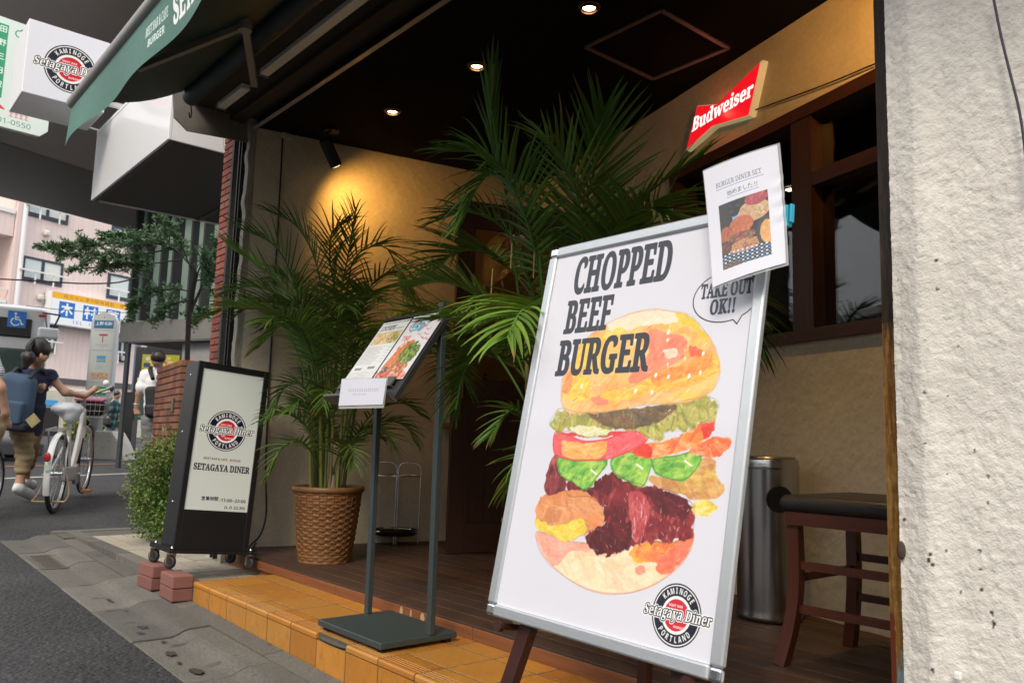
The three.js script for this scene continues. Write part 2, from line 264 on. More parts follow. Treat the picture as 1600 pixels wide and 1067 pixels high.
{
  // side wall of the recess (lit by the spotlight)
  const A = V(-4.672, 0, -1.88), B = V(-4.235, 0, -3.92), d = B.clone().sub(A).normalize(), s = V(d.z, 0, -d.x);
  const L = A.distanceTo(B);
  const g = new THREE.PlaneGeometry(L, CE - DK + .02, 90, 100); { const p = g.attributes.position, u = g.attributes.uv; for (let i = 0; i < p.count; i++) { const x = p.getX(i), y = p.getY(i); p.setZ(i, .010 * (fbm(x * 3 + 20, y * 3 + 20, 4) - .5)); u.setXY(i, x, y); } g.computeVertexNormals(); }
  const m4 = new THREE.Matrix4().makeBasis(d, V(0, 1, 0), V(-d.z, 0, d.x)).setPosition((A.x + B.x) / 2, (CE + DK) / 2 - .005, (A.z + B.z) / 2);
  g.applyMatrix4(m4);
  const wallBody = new THREE.BoxGeometry(L, CE - DK + .2, .14).translate(0, 0, -.085).applyMatrix4(m4);
  const lw = part('side_wall', g, mCream, diner);
  part('wall_core', wallBody, mCream, lw);
  // rough white plaster edge, black shutter rail and worn painted strip at the mouth
  const edge = new THREE.BoxGeometry(.05, CE + .1, .07, 3, 120, 3); { const p = edge.attributes.position; for (let i = 0; i < p.count; i++) { p.setX(i, p.getX(i) + .012 * (fbm(p.getY(i) * 9 + 4, p.getZ(i) * 30 + 7, 3) - .5)); p.setZ(i, p.getZ(i) + .02 * (fbm(p.getY(i) * 11 + 40, 3, 3) - .5)); } edge.computeVertexNormals(); }
  part('plaster_edge', edge.translate(-4.70, CE / 2, -1.872), mat([.55, .52, .46], .95, { map: rep(txConc, 1), bumpMap: rep(bpPlaster, 3), bumpScale: .008 }), diner);
  part('shutter_rail', [span(-4.86, -4.745, -.02, CE + .15, -1.93, -1.895), span(-4.86, -4.845, -.02, CE + .15, -1.894, -1.845), span(-4.80, -4.79, -.02, CE + .15, -1.894, -1.84)], mat([.025, .023, .022], .5, { metalness: .4 }), diner);
  const strip = canvasTex(64, 1024, (c, w, h) => { c.fillStyle = '#8d7440'; c.fillRect(0, 0, w, h); seed = 31; for (let i = 0; i < 900; i++) { const y = rnd() * h; c.fillStyle = ['rgba(120,84,34,.25)', 'rgba(170,140,80,.22)', 'rgba(80,56,28,.25)'][i % 3]; c.fillRect(rnd() * w, y, rr(2, 14), rr(3, 40)); } for (let i = 0; i < 160; i++) { c.fillStyle = ['rgba(170,190,195,.55)', 'rgba(140,80,30,.5)', 'rgba(190,200,200,.5)'][i % 3]; const y = h * (.56 + .2 * rnd()); c.fillRect(rnd() * w, y, rr(4, 26), rr(8, 60)); } });
  part('painted_strip', span(-4.905, -4.866, -.02, CE + .15, -1.915, -1.87).clone(), mat('#ffffff', .7, { map: (() => { strip.wrapS = strip.wrapT = THREE.RepeatWrapping; strip.repeat.set(20, .38); return strip; })() }), diner);
  // ceiling slab, aluminium track at its front, header with the shutter box
  const ceil = part('ceiling', [span(-4.9, -.3, CE, CE + .12, -4.4, -1.875)], mCeil, diner);
  part('track', [span(-4.70, -.55, CE - .012, CE + .01, -1.872, -1.866), span(-4.70, -.55, CE - .013, CE - .009, -1.866, -1.845)], mat([.5, .5, .5], .5, { metalness: .5, map: rep(txPatch, 3) }), ceil);
  const hatch = [[-2.573, -2.591], [-2.12, -2.591], [-2.12, -3.079], [-2.573, -3.079]];
  const hm = mat([.2, .16, .14], .5, { metalness: .4 }); const hy = CE - .003;
  for (let i = 0; i < 4; i++) { const a = hatch[i], b = hatch[(i + 1) % 4]; part('hatch_frame', bar(V(a[0], hy, a[1]), V(b[0], hy, b[1]), .02, .008, i % 2 ? V(1, 0, 0) : V(0, 0, 1)), hm, ceil); }
  const mHead = mat([.035, .024, .018], .8, { map: rep(txWood, 1, 4) });
  part('header', [span(-5.0, 1.6, CE + .05, CE + .6, -1.865, -1.50), span(-4.95, -.5, CE + .015, CE + .05, -1.80, -1.72)], mHead, diner);
  part('upper_wall', span(-5.0, 1.7, CE + .61, 7.5, -4.4, -1.52), mat([.55, .52, .46], .9, { map: rep(txConc, .5) }), diner);
  // window wall with door opening
  const wt = [-.16, 0];
  const ww = part('window_wall', [rw(-2.62, -1.834, -.05, CE, ...wt), rw(-1.834, -1.129, 2.10, CE, ...wt), rw(-1.129, -.9126, -.05, CE, ...wt), rw(-.9126, 1.42, -.05, 1.143, ...wt), rw(-.9126, 1.42, 2.15, CE, ...wt), rw(1.2, 1.42, 1.143, 2.15, ...wt)], mCream, diner);
  // window: casing, mullions, transoms, panes
  const W0 = -.9126, W1 = 1.2, Y0 = 1.143, Y1 = 2.15, win = part('window', [rw(W0, W1, Y0, Y0 + .05, -.12, .022), rw(W0, W1, Y1 - .055, Y1, -.12, .022), rw(W0, W0 + .055, Y0 + .05, Y1 - .055, -.12, .02), rw(W1 - .055, W1, Y0 + .05, Y1 - .055, -.12, .02)], mDkWood, diner);
  const mull = [-.009, .105]; part('mullion', rw(mull[0], mull[1], Y0 + .05, Y1 - .055, -.11, .016), mDkWoodV, win);
  part('mullion', rw(.72, .80, Y0 + .05, Y1 - .055, -.11, .016), mDkWoodV, win);
  part('mullion', rw(-.50, -.44, Y0 + .05, Y1 - .055, -.11, .012), mDkWoodV, win);
  part('transom', rw(mull[1] + .001, .719, 1.79, 1.85, -.1, .012), mDkWood, win);
  part('transom', rw(.801, W1 - .056, 1.79, 1.85, -.1, .012), mDkWood, win);
  for (const [a, b, c, e] of [[W0 + .056, -.501, Y0 + .051, Y1 - .056], [-.439, mull[0] - .001, Y0 + .051, Y1 - .056], [mull[1] + .002, .718, Y0 + .051, 1.789], [mull[1] + .002, .718, 1.851, Y1 - .056], [.802, W1 - .057, Y0 + .051, 1.789], [.802, W1 - .057, 1.851, Y1 - .056]]) part('pane', rw(a, b, c, e, -.052, -.046), mGlass, win);
  part('door_frame', [rw(-1.834, -1.77, DK, 2.1, -.14, .02), rw(-1.19, -1.129, DK, 2.1, -.14, .02), rw(-1.77, -1.19, 2.04, 2.1, -.14, .02)], mDkWood, diner);
  // dark dining room behind the window
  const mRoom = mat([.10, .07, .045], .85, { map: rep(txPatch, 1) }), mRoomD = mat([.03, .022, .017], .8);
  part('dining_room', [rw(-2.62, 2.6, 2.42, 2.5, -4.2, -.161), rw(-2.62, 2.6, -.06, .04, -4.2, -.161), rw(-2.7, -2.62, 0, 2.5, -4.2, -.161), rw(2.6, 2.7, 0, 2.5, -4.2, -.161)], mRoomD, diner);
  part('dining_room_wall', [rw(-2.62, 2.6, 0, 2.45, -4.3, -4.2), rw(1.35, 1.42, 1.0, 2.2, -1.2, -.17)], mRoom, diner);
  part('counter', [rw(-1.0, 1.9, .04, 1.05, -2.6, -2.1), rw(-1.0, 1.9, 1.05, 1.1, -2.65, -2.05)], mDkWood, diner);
  // right return wall of the recess behind the pillar
  part('return_wall', [span(-.62, -.45, -.1, CE, -2.9, -1.66)], mCream, diner);
}
// stucco pillar: a fine relief where the camera looks, plain beyond
{
  const x0 = -.668, x1 = -.20, y0 = -.35, y1 = 2.75, nx = 170, ny = 1100, zf = -1.47;
  const P = [], U = [], Cc = [], I = [];
  const specks = [[1401, 435, 2.5], [1463, 406, 4], [1464, 452, 4], [1447, 692, 3], [1447, 613, 3], [1480, 617, 2], [1542, 744, 3.5], [1542, 785, 2.5], [1479, 740, 3], [1530, 860, 3.5], [1530, 890, 4], [1532, 922, 5], [1500, 925, 3], [1548, 959, 5], [1551, 974, 4.5], [1550, 980, 4], [1456, 866, 4], [1453, 875, 5], [1459, 882, 4], [1411, 813, 4], [1478, 860, 3.5], [1460, 1047, 4.5], [1522, 704, 3.5], [1496, 540, 1.8]].map(([a, b, r]) => { const q = onZ(a, b, zf); return [q.x, q.y, r * .00062]; });
  const baseZ = x => { const t = (x + .668) / .062; if (t < .8) return -.009 * (.8 - t) - .003 + .006 * Math.max(0, (t - .2) / .6); if (t < 1.7) return .0055 * Math.cos((t - .8) / .9 * Math.PI) - .0025; return -.008; };
  for (let j = 0; j <= ny; j++) for (let i = 0; i <= nx; i++) {
    let x = lerp(x0, x1, i / nx), y = lerp(y0, y1, j / ny);
    const edge = x < -.60 ? 1 : 0, a = fbm(x * 58 + 50, y * 58 + 50, 4), b = vn(x * 130 + 9, y * 130 + 3), c = vn(x * 24 + 100, y * 24 + 31), rough = fbm(x * 5 + 3, y * 4 + 60, 2);
    const crack = Math.abs(fbm(x * 22 + 7, y * 18 + 90, 3) - .5) < .018 ? -.0006 : 0;
    const pk = fbm(x * 70 + 20, y * 55 + 20, 3), fl = Math.min(1, Math.max(0, (pk - .46) / .1)), gr = vn(x * 210 + 5, y * 210 + 8);
    let z = zf + baseZ(x + .004 * (c - .5)) + (a - .5) * (.0026 * (.5 + rough)) + .0011 * fl * fl * (3 - 2 * fl) + (b - .5) * .0010 + (gr - .5) * .0010 * (.4 + rough) + crack;
    P.push(x, y, z); U.push(x, y);
    let k = 1; for (const s of specks) { const dx = (x - s[0]) / s[2], dy = (y - s[1]) / (s[2] * 1.25); if (dx * dx + dy * dy < 1 + .5 * (b - .5)) k = .06; }
    Cc.push(k, k, k * 1.05);
  }
  for (let j = 0; j < ny; j++) for (let i = 0; i < nx; i++) { const o = j * (nx + 1) + i; I.push(o, o + 1, o + nx + 2, o, o + nx + 2, o + nx + 1); }
  const g = new THREE.BufferGeometry(); g.setAttribute('position', new THREE.Float32BufferAttribute(P, 3)); g.setAttribute('uv', new THREE.Float32BufferAttribute(U, 2)); g.setAttribute('color', new THREE.Float32BufferAttribute(Cc, 3)); g.setIndex(I); g.computeVertexNormals();
  const mSt = mat([.775, .742, .66], .85, { vertexColors: true, map: rep(txGrain, 1.1), bumpMap: rep(bpFine, 5), bumpScale: .0012 });
  const pl = part('stucco_pillar', g, mSt, diner);
  part('pillar_core', [span(-.662, 1.7, -.4, 2.75, -1.9, -1.495), span(-.2, 1.7, -.4, 2.75, -1.494, -1.474)], mat([.62, .6, .55], .85, { map: rep(txPatch, 1), bumpMap: rep(bpPlaster, 4), bumpScale: .01 }), pl);
  part('broken_edge', new THREE.IcosahedronGeometry(.011, 1).scale(.7, 1.5, .6).translate(...onZ(1409, 860, -1.475).toArray()), mat([.06, .04, .025], .9), pl);
  // rusty shutter rail beside the pillar
  const tx = canvasTex(128, 1024, (c, w, h) => { const gr = ['#3a2a20', '#4a3524', '#86683a', '#a9813f', '#9c7433', '#b08a4c']; seed = 77; for (let y = 0; y < h; y += 4) { const t = y / h, i = t < .3 ? 0 : t < .42 ? 1 : t < .5 ? 2 : 3 + Math.floor(rnd() * 3); c.fillStyle = gr[i]; c.fillRect(0, y, w, 4); } for (let i = 0; i < 1400; i++) { const y = rnd() * h; c.fillStyle = y < h * .42 ? ['rgba(60,44,34,.4)', 'rgba(30,22,18,.4)'][i % 2] : ['rgba(150,105,45,.3)', 'rgba(196,160,96,.3)', 'rgba(120,70,26,.35)'][i % 3]; c.fillRect(rnd() * w, y, rr(3, 30), rr(4, 40)); } for (let i = 0; i < 700; i++) { const y = h * (.80 + .2 * Math.sqrt(rnd())); c.fillStyle = ['rgba(138,172,178,.7)', 'rgba(120,150,156,.6)', 'rgba(168,190,190,.5)'][i % 3]; c.fillRect(w * .35 + rnd() * w * .6, y, rr(5, 30), rr(10, 60)); } c.fillStyle = 'rgba(120,52,20,.75)'; for (let i = 0; i < 200; i++) { const y = h * (.76 + .24 * rnd()); c.fillRect(0, y, w * rr(.1, .36), rr(6, 30)); } });
  const qa = onZ(1365, 0, -1.56), qb = onZ(1394, 1064, -1.56), qc = onZ(1376, 0, -1.56), qd = onZ(1412, 1064, -1.56);
  const f = quad(V(qa.x, qa.y, -1.56), V(qc.x + .012, qa.y, -1.553), V(qd.x + .01, qb.y - .25, -1.553), V(qb.x, qb.y - .25, -1.56), 1, 40);
  part('rusty_rail', f, mat('#ffffff', .7, { map: tx }), diner);
  part('rail_core', [span(-.80, -.64, -.4, CE, -1.9, -1.60)].map(q => q.translate(.075, 0, 0)), mat([.1, .07, .05], .8), diner);
}
solo('wall_cable', tube([[1553, -4], [1566, 60], [1582, 125], [1592, 165], [1599, 205], [1609, 300]].map(([a, b]) => onZ(a, b, -1.455)), .0022, 40, 6), mat([.02, .018, .04], .5), 'thin black cable hanging loose on the white stucco pillar', 'cable');
solo('cable_clip', new RoundedBoxGeometry(.012, .013, .01, 2, .003).translate(...onZ(1498, 1056, -1.458).toArray()), mat([.8, .8, .78], .5), 'small white plastic clip low on the stucco pillar', 'clip');
// ---------------------------------------------------------------- lettering helpers
// strokes of the Japanese characters that stand on the signs, each in a 100 x 100 box
const GL = {
  '木': '10,32 90,32;50,5 50,96;48,34 10,78;52,34 90,78', '村': '4,30 44,30;24,5 24,96;22,34 5,66;26,38 42,56;48,30 97,30;78,5 78,90 66,84;55,48 64,64',
  '薬': '6,14 94,14;32,4 32,24;68,4 68,24;50,22 44,28;36,30 64,30 64,54 36,54 36,30;36,42 64,42;16,30 26,40;12,56 28,48;84,30 74,40;72,46 88,56;6,64 94,64;50,56 50,97;46,66 10,92;54,66 90,92',
  '局': '18,10 84,10 84,32 18,32;18,10 18,50 6,94;22,48 90,48 86,92 70,88;36,62 66,62 66,82 36,82 36,62', '上': '50,6 50,88;50,42 84,42;6,90 94,90',
  '野': '8,10 46,10 46,48 8,48 8,10;8,29 46,29;27,10 27,88;8,68 46,68;4,90 48,86;56,12 92,12 74,30;62,26 78,40;54,46 96,46 86,58;74,46 74,92 62,86', '毛': '80,8 20,20;14,42 86,34;8,66 90,56;46,16 46,82 56,92 88,90 92,76',
  '駅': '10,10 44,10;10,10 10,60 46,60 44,92 36,88;28,10 28,60;10,27 42,27;10,43 42,43;8,72 6,90;18,72 20,84;28,72 32,82;56,14 90,14 90,44 56,44;56,14 56,60 48,94;72,44 94,94',
  '処': '26,6 10,50;18,28 44,28 6,92;16,48 94,92;58,14 58,56 48,74;58,14 82,14 82,66 94,68 94,56', '方': '50,4 50,20;6,24 94,24;40,26 34,62 10,94;36,50 80,50 74,90 58,86', 'せ': '6,42 94,36;72,14 72,62 62,56;30,18 30,76 42,88 82,86', 'ん': '46,8 10,90 30,54 46,52 50,84 66,88 92,60',
  '受': '82,6 16,14;24,22 30,36;50,20 52,34;78,18 68,36;8,56 10,42 92,42 88,56;24,58 74,58 50,80 12,94;32,64 60,84 92,94', '付': '30,6 8,52;22,36 22,96;38,32 96,32;76,8 76,92 62,86;46,50 58,66', '保': '28,6 6,50;20,34 20,96;42,10 86,10 86,36 42,36 42,10;34,54 96,54;64,36 64,97;60,58 34,84;68,58 96,84',
  '険': '10,8 10,96;10,8 34,8 24,36 36,56 22,66;66,4 38,34;66,4 96,34;50,36 82,36;48,46 86,46 86,64 48,64 48,46;66,36 66,66 40,96;68,68 96,96', '調': '12,10 36,10;6,26 42,26;12,42 36,42;12,56 36,56;12,70 36,70 36,92 12,92 12,70;50,10 50,70 42,96;50,10 92,10 92,92 82,90;58,30 84,30;70,18 70,46;56,46 86,46;60,60 80,60 80,78 60,78 60,60',
  '剤': '8,18 62,18;34,4 34,18;54,22 14,48;16,22 58,48;20,52 18,80 8,96;50,52 50,96;20,66 50,66;20,80 50,80;74,14 74,66;92,6 92,92 80,86', '営': '20,6 26,20;48,4 50,18;80,6 70,20;8,40 10,26 92,26 88,40;30,40 70,40 70,58 30,58 30,40;20,68 80,68 80,94 20,94 20,68;50,58 46,68',
  '業': '38,4 38,22;60,4 60,22;18,8 26,20;80,8 72,20;6,24 94,24;32,28 38,38;68,28 60,38;14,40 86,40;22,52 78,52;6,66 94,66;50,40 50,97;46,68 10,92;54,68 90,92', '時': '8,14 36,14 36,84 8,84 8,14;8,48 36,48;48,20 92,20;70,4 70,38;42,38 97,38;44,58 97,58;80,42 80,92 66,86;52,68 62,80',
  '間': '8,8 8,96;8,8 40,8 40,40 8,40;8,24 40,24;92,8 92,96;60,8 92,8;60,8 60,40 92,40;60,24 92,24;34,52 66,52 66,90 34,90 34,52;34,70 66,70', '始': '26,6 12,60 42,88;4,34 46,34 36,60 6,94;70,6 54,42 90,38;80,26 94,48;56,58 92,58 92,94 56,94 56,58', 'め': '24,18 44,76;62,8 48,56 20,84 10,62 34,40 70,34 92,56 80,82 56,92',
  'ま': '16,22 84,22;20,42 80,42;50,6 50,78 34,90 18,78 40,66 84,88', 'し': '30,8 30,70 44,90 66,86 86,62', 'た': '8,28 60,28;34,8 12,92;58,48 92,46;56,74 62,88 94,86', '医': '12,12 90,12;14,12 14,92 92,92;34,24 26,36;32,34 76,34;24,52 82,52;54,34 52,58 28,82;56,56 80,82', '三': '14,16 86,16;20,50 80,50;6,88 94,88', '田': '14,14 86,14 86,90 14,90 14,14;50,14 50,90;14,52 86,52',
};
function cjk(c, str, x, y, s, lw, color, dx = 1.08, dy = 0) { // top left corner, size
  c.save(); c.strokeStyle = color; c.lineWidth = lw; c.lineJoin = 'round'; c.lineCap = 'butt';
  [...str].forEach((ch, i) => { if (!GL[ch]) return; c.beginPath(); for (const st of GL[ch].split(';')) st.trim().split(' ').forEach((q, k) => { const [a, b] = q.split(',').map(Number); c[k ? 'lineTo' : 'moveTo'](x + i * s * dx + a / 100 * s, y + i * s * dy + b / 100 * s); }); c.stroke(); });
  c.restore();
}
function slabText(c, t, x, y, h, w, color, weight = .07) { // condensed heavy slab letters: baseline at y, cap height h, total width w
  c.save(); c.font = 'bold 200px serif'; const m = c.measureText(t).width; c.translate(x, y); c.scale(w / m, h / 143); c.fillStyle = c.strokeStyle = color; c.lineWidth = 200 * weight; c.lineJoin = 'round'; c.fillText(t, 0, 0); c.strokeText(t, 0, 0); c.restore();
}
function fitText(c, t, x, y, w, font, color, size) { c.save(); c.font = font; c.fillStyle = color; const m = c.measureText(t).width; c.translate(x, y); c.scale(w / m, 1); c.fillText(t, 0, 0); c.restore(); }
function arcText(c, t, cx, cy, r, a0, a1, font, color, inward) {
  c.save(); c.font = font; c.fillStyle = color; c.textAlign = 'center'; c.textBaseline = 'middle';
  [...t].forEach((ch, i) => { const a = lerp(a0, a1, (i + .5) / t.length); c.save(); c.translate(cx + r * Math.cos(a), cy + r * Math.sin(a)); c.rotate(a + (inward ? -Math.PI / 2 : Math.PI / 2)); c.scale(.72, 1); c.fillText(ch, 0, 0); c.restore(); }); c.restore();
}
function logo(c, cx, cy, R) { // round badge of the diner
  const navy = '#14172b', red = '#c8202f'; const disc = (r, f) => { c.beginPath(); c.arc(cx, cy, r, 0, 7); c.fillStyle = f; c.fill(); };
  disc(R, navy); disc(R * .955, '#ececea'); disc(R * .915, navy); disc(R * .60, '#ececea'); disc(R * .50, red);
  arcText(c, 'KAMINOGE', cx, cy, R * .76, -Math.PI * .80, -Math.PI * .20, `bold ${R * .27}px sans-serif`, '#ececea');
  arcText(c, 'PORTLAND', cx, cy, R * .76, Math.PI * .80, Math.PI * .20, `bold ${R * .27}px sans-serif`, '#ececea', true);
  c.fillStyle = '#f2dcdc'; c.font = `bold ${R * .12}px sans-serif`; c.textAlign = 'left'; c.fillText('MEET BAR', cx - R * .34, cy - R * .24); c.fillText('& CAFE', cx - R * .36, cy - R * .11); c.fillText('BURGER', cx - R * .06, cy + R * .40);
  c.save(); c.translate(cx, cy + R * .13); c.rotate(-.02); c.font = `italic bold ${R * .46}px serif`; c.textAlign = 'center'; c.lineJoin = 'round'; const t = 'Setagaya Diner', w = c.measureText(t).width; c.scale(R * 2.75 / w, 1); c.lineWidth = R * .13; c.strokeStyle = '#f4f4f2'; c.strokeText(t, 0, 0); c.lineWidth = R * .075; c.strokeStyle = navy; c.strokeText(t, 0, 0); c.fillStyle = '#f4f4f2'; c.fillText(t, 0, 0); c.restore();
}
// ---------------------------------------------------------------- lamps of the recess
const warm = new THREE.Color(1, .60, .22), warmW = new THREE.Color(1, .78, .5);
const mBulb = new THREE.MeshStandardMaterial({ color: 0x221a10, emissive: new THREE.Color(1, .72, .40), emissiveIntensity: 9, roughness: .5 });
const mBronze = mat([.16, .09, .055], .35, { metalness: .7 });
function downlight(x, z, label, I) {
  const o = thing('ceiling_downlight', label, 'downlight', V(x, CE, z), 'downlights in the recess ceiling');
  piece('trim_ring', new THREE.TorusGeometry(.043, .006, 8, 28).rotateX(Math.PI / 2), mBronze, o, V(0, -.004, 0));
  piece('reflector', new THREE.CylinderGeometry(.038, .034, .016, 28, 1, true), mBronze, o, V(0, -.0095, 0));
  piece('lamp_face', new THREE.CylinderGeometry(.028, .028, .004, 24), mBulb, o, V(0, -.004, 0));
  const l = new THREE.SpotLight(warm, I, 6, .62, .8, 2); l.position.set(0, -.03, 0); l.target.position.set(0, -3, 0); l.castShadow = true; l.shadow.radius = 1.2; o.add(l, l.target);
}
downlight(-3.859, -2.333, 'lit recessed downlight in the dark ceiling beside the black spotlight', 1.1);
downlight(-3.078, -2.333, 'lit recessed downlight second from the black spotlight in dark ceiling', 1.1);
downlight(-2.314, -2.345, 'lit recessed downlight beside the square ceiling hatch', 1.1);
downlight(-1.545, -2.40, 'lit recessed downlight above the wooden stool by the pillar', 3.2);
{ // black track spotlight aimed at the side wall
  const top = onY(518, 203, CE - .01), a = onY(507, 218, CE - .12), b = a.clone().add(V(-.045, -.135, -.115).multiplyScalar(.9));
  const o = thing('spotlight', 'black cylinder spotlight on the ceiling aimed at the cream side wall', 'spotlight', top);
  part('mount', [new THREE.CylinderGeometry(.045, .045, .022, 24).translate(top.x, top.y, top.z), cyl(top, V(a.x, a.y + .03, a.z), .008)], mBlackMetal, o);
  part('lamp_body', merge([cyl(a, b, .037, .037, 24), cyl(a.clone().lerp(b, -.04), a, .028, .037, 24)]), mBlackMetal, o);
  const d = b.clone().sub(a).normalize(), f = b.clone().addScaledVector(d, .001);
  part('lamp_face', cyl(f, f.clone().addScaledVector(d, .002), .029, .029, 24), new THREE.MeshStandardMaterial({ color: 0x221a10, emissive: new THREE.Color(1, .62, .25), emissiveIntensity: 6 }), o);
  const tgt = V(-4.47, 2.02, -2.72);
  const l = new THREE.SpotLight(new THREE.Color(1, .48, .10), 1.05, 7, 1.2, 1, 2); l.position.copy(f).addScaledVector(d, .02).sub(o.position); l.target.position.copy(tgt).sub(o.position); l.castShadow = true; l.shadow.radius = 1; o.add(l, l.target);
}
{ // second spotlight, behind the pillar, aimed at the window wall
  const a = V(-1.02, CE - .12, -2.15), b = a.clone().add(V(-.05, -.06, -.12)), o = thing('spotlight', 'black cylinder spotlight behind the pillar aimed at the window wall', 'spotlight', a);
  part('mount', [new THREE.CylinderGeometry(.045, .045, .022, 24).translate(a.x, CE - .012, a.z), cyl(V(a.x, CE - .02, a.z), a, .008)], mBlackMetal, o); part('lamp_body', cyl(a, b, .037, .037, 24), mBlackMetal, o);
  const d = b.clone().sub(a).normalize(), f = b.clone().addScaledVector(d, .001); part('lamp_face', cyl(f, f.clone().addScaledVector(d, .002), .029, .029, 24), new THREE.MeshStandardMaterial({ color: 0x221a10, emissive: new THREE.Color(1, .62, .25), emissiveIntensity: 6 }), o);
  const l = new THREE.SpotLight(new THREE.Color(1, .46, .10), 1.7, 7, .8, 1, 2); l.position.copy(f).addScaledVector(d, .02).sub(o.position); l.target.position.copy(rwp(.30, 2.25, 0)).sub(o.position); l.castShadow = true; l.shadow.radius = 1; o.add(l, l.target);
}
// lamps inside the dining room
for (const [u, d, lab] of [[.62, -1.6, 'small lit downlight in the dark dining room ceiling behind the window'], [-1.45, -1.3, 'small lit downlight over the dark doorway inside']]) {
  const q = rwp(u, 2.41, d), o = thing('room_downlight', lab, 'downlight', q);
  piece('trim_ring', new THREE.TorusGeometry(.04, .006, 8, 24).rotateX(Math.PI / 2), mBronze, o, V(0, 0, 0));
  piece('lamp_face', new THREE.CylinderGeometry(.03, .03, .004, 24), mBulb, o, V(0, -.001, 0));
  const l = new THREE.SpotLight(warm, 1.4, 6, .9, .7, 2); l.position.set(0, -.02, 0); l.target.position.set(0, -3, 0); l.castShadow = true; o.add(l, l.target);
}
// ---------------------------------------------------------------- awning
{
  const xl = -4.57, xr = 1.5, rz = -1.45, ry = 2.60, fy = 2.345, fz = -.857;
  const o = thing('awning', 'dark green retractable awning with lettered valance over the shop front', 'awning', V((xl + xr) / 2, ry, rz));
  const mFab = mat([.012, .05, .038], .55, { map: rep(txGrain, 4), bumpMap: rep(bpFine, 6), bumpScale: .0008 });
  const N = V(0, rz - fz, -(ry - fy)).normalize(); if (N.y < 0) N.negate();
  part('front_bar', cyl(V(xl, fy + .03, fz), V(xr, fy + .03, fz), .034, .034, 24), mat([.34, .33, .31], .45, { metalness: .5, map: rep(txGrain, 3) }), o);
  part('roller_tube', [cyl(V(xl - .03, ry, rz), V(xr, ry, rz), .05, .05, 24)], mat([.02, .03, .036], .6), o);
  part('canopy', quad(V(xl, ry + .05, rz), V(xr, ry + .05, rz), V(xr, fy + .055, fz), V(xl, fy + .055, fz), 60, 8, (u, v) => -.05 * Math.sin(Math.PI * v) * (1 + .2 * Math.sin(u * 9))), mFab, o);
  // valance: hanging cloth with lettering, slightly billowed, its end curling outwards
  const vt = canvasTex(2048, 96, (c, w, h) => { c.fillStyle = '#2c6657'; c.fillRect(0, 0, w, h); seed = 5; for (let i = 0; i < 2600; i++) { c.fillStyle = i % 2 ? 'rgba(70,130,115,.10)' : 'rgba(6,30,26,.12)'; c.fillRect(rnd() * w, rnd() * h, rr(2, 20), rr(1, 4)); } fitText(c, 'MEET BAR & CAFE', 428, 46, 84, 'italic bold 26px serif', '#dfe8e4'); fitText(c, 'BURGER', 440, 70, 60, 'bold 22px sans-serif', '#dfe8e4'); slabText(c, 'SETAGAYA DINER', 530, 72, 50, 330, '#eef2f0', .05); fitText(c, 'MEET BAR & CAFE', 1228, 46, 84, 'italic bold 26px serif', '#dfe8e4'); slabText(c, 'SETAGAYA DINER', 1330, 72, 50, 330, '#eef2f0', .05); });
  const H = .205, va = quad(V(xl, fy, fz + .01), V(xr, fy, fz + .01), V(xr, fy - H, fz + .01), V(xl, fy - H, fz + .01), 160, 8, (u, v) => (1 - v) * (.014 * Math.sin(u * 40) + .012 * Math.sin(u * 17 + 1) ));
  part('valance', va, mat('#ffffff', .5, { map: vt, side: THREE.DoubleSide }), o);
  // folding arm
  const P0 = V(0, ry - .03, rz), e = onPlane(383, 40, N, P0), f = onPlane(215, 107, N, P0), w = onZ(397, 133, -1.56);
  const mArm = mat([.32, .28, .25], .5, { metalness: .4 });
  part('arm', [bar(e, f, .03, .022, V(0, 1, 0)), bar(e, w, .032, .024, V(1, 0, 0)), cyl(e.clone().add(V(0, -.025, 0)), e.clone().add(V(0, .025, 0)), .03, .03, 16)], mArm, o);
  const e2 = e.clone().add(V(3.4, 0, 0)); part('arm', [bar(e2, f.clone().add(V(3.4, 0, 0)), .03, .022, V(0, 1, 0)), bar(e2, w.clone().add(V(3.4, 0, 0)), .032, .024, V(1, 0, 0))], mArm, o);
  part('end_plate', (() => { const s = new THREE.Shape(); s.moveTo(-1.38, 2.66); s.lineTo(-1.40, 2.50); s.lineTo(-1.48, 2.44); s.lineTo(-1.86, 2.47); s.lineTo(-1.86, 2.66); return new THREE.ExtrudeGeometry(s, { depth: .012, bevelEnabled: false }).rotateY(-Math.PI / 2).translate(xl - .14, 0, 0); })(), mat([.2, .185, .165], .6, { map: rep(txPatch, 2) }), o);
  part('pull_cord', tube([V(xl - .02, ry - .05, rz), V(xl - .03, ry - .1, rz - .01), V(xl - .02, ry - .125, rz), V(xl - .01, ry - .1, rz + .01)], .004, 16, 6), mat([.12, .05, .05], .7), o);
}
for (const [a, b, lab] of [[[345, 170], [384, 139], 'short pale batten lamp on the header beside the awning bracket'], [[412, 117], [640, -60], 'long pale batten lamp on the header under the awning']]) {
  const z = -1.62, p = onZ(...a, z), q = onZ(...b, z), y = CE + .035;
  const o = thing('batten_lamp', lab, 'lamp', V(p.x, y, z));
  part('diffuser', boxUV(rbox(q.x - p.x, .035, .05, .008, 2).translate((p.x + q.x) / 2, y, z)), mat([.8, .74, .66], .5), o);
  part('end_cap', span(p.x - .012, p.x, y - .02, y + .02, z - .028, z + .028), mat([.2, .19, .18], .5), o);
  part('base_rail', span(p.x - .01, q.x, y + .0185, y + .05, z - .02, z + .02), mat([.12, .11, .1], .6), o);
}
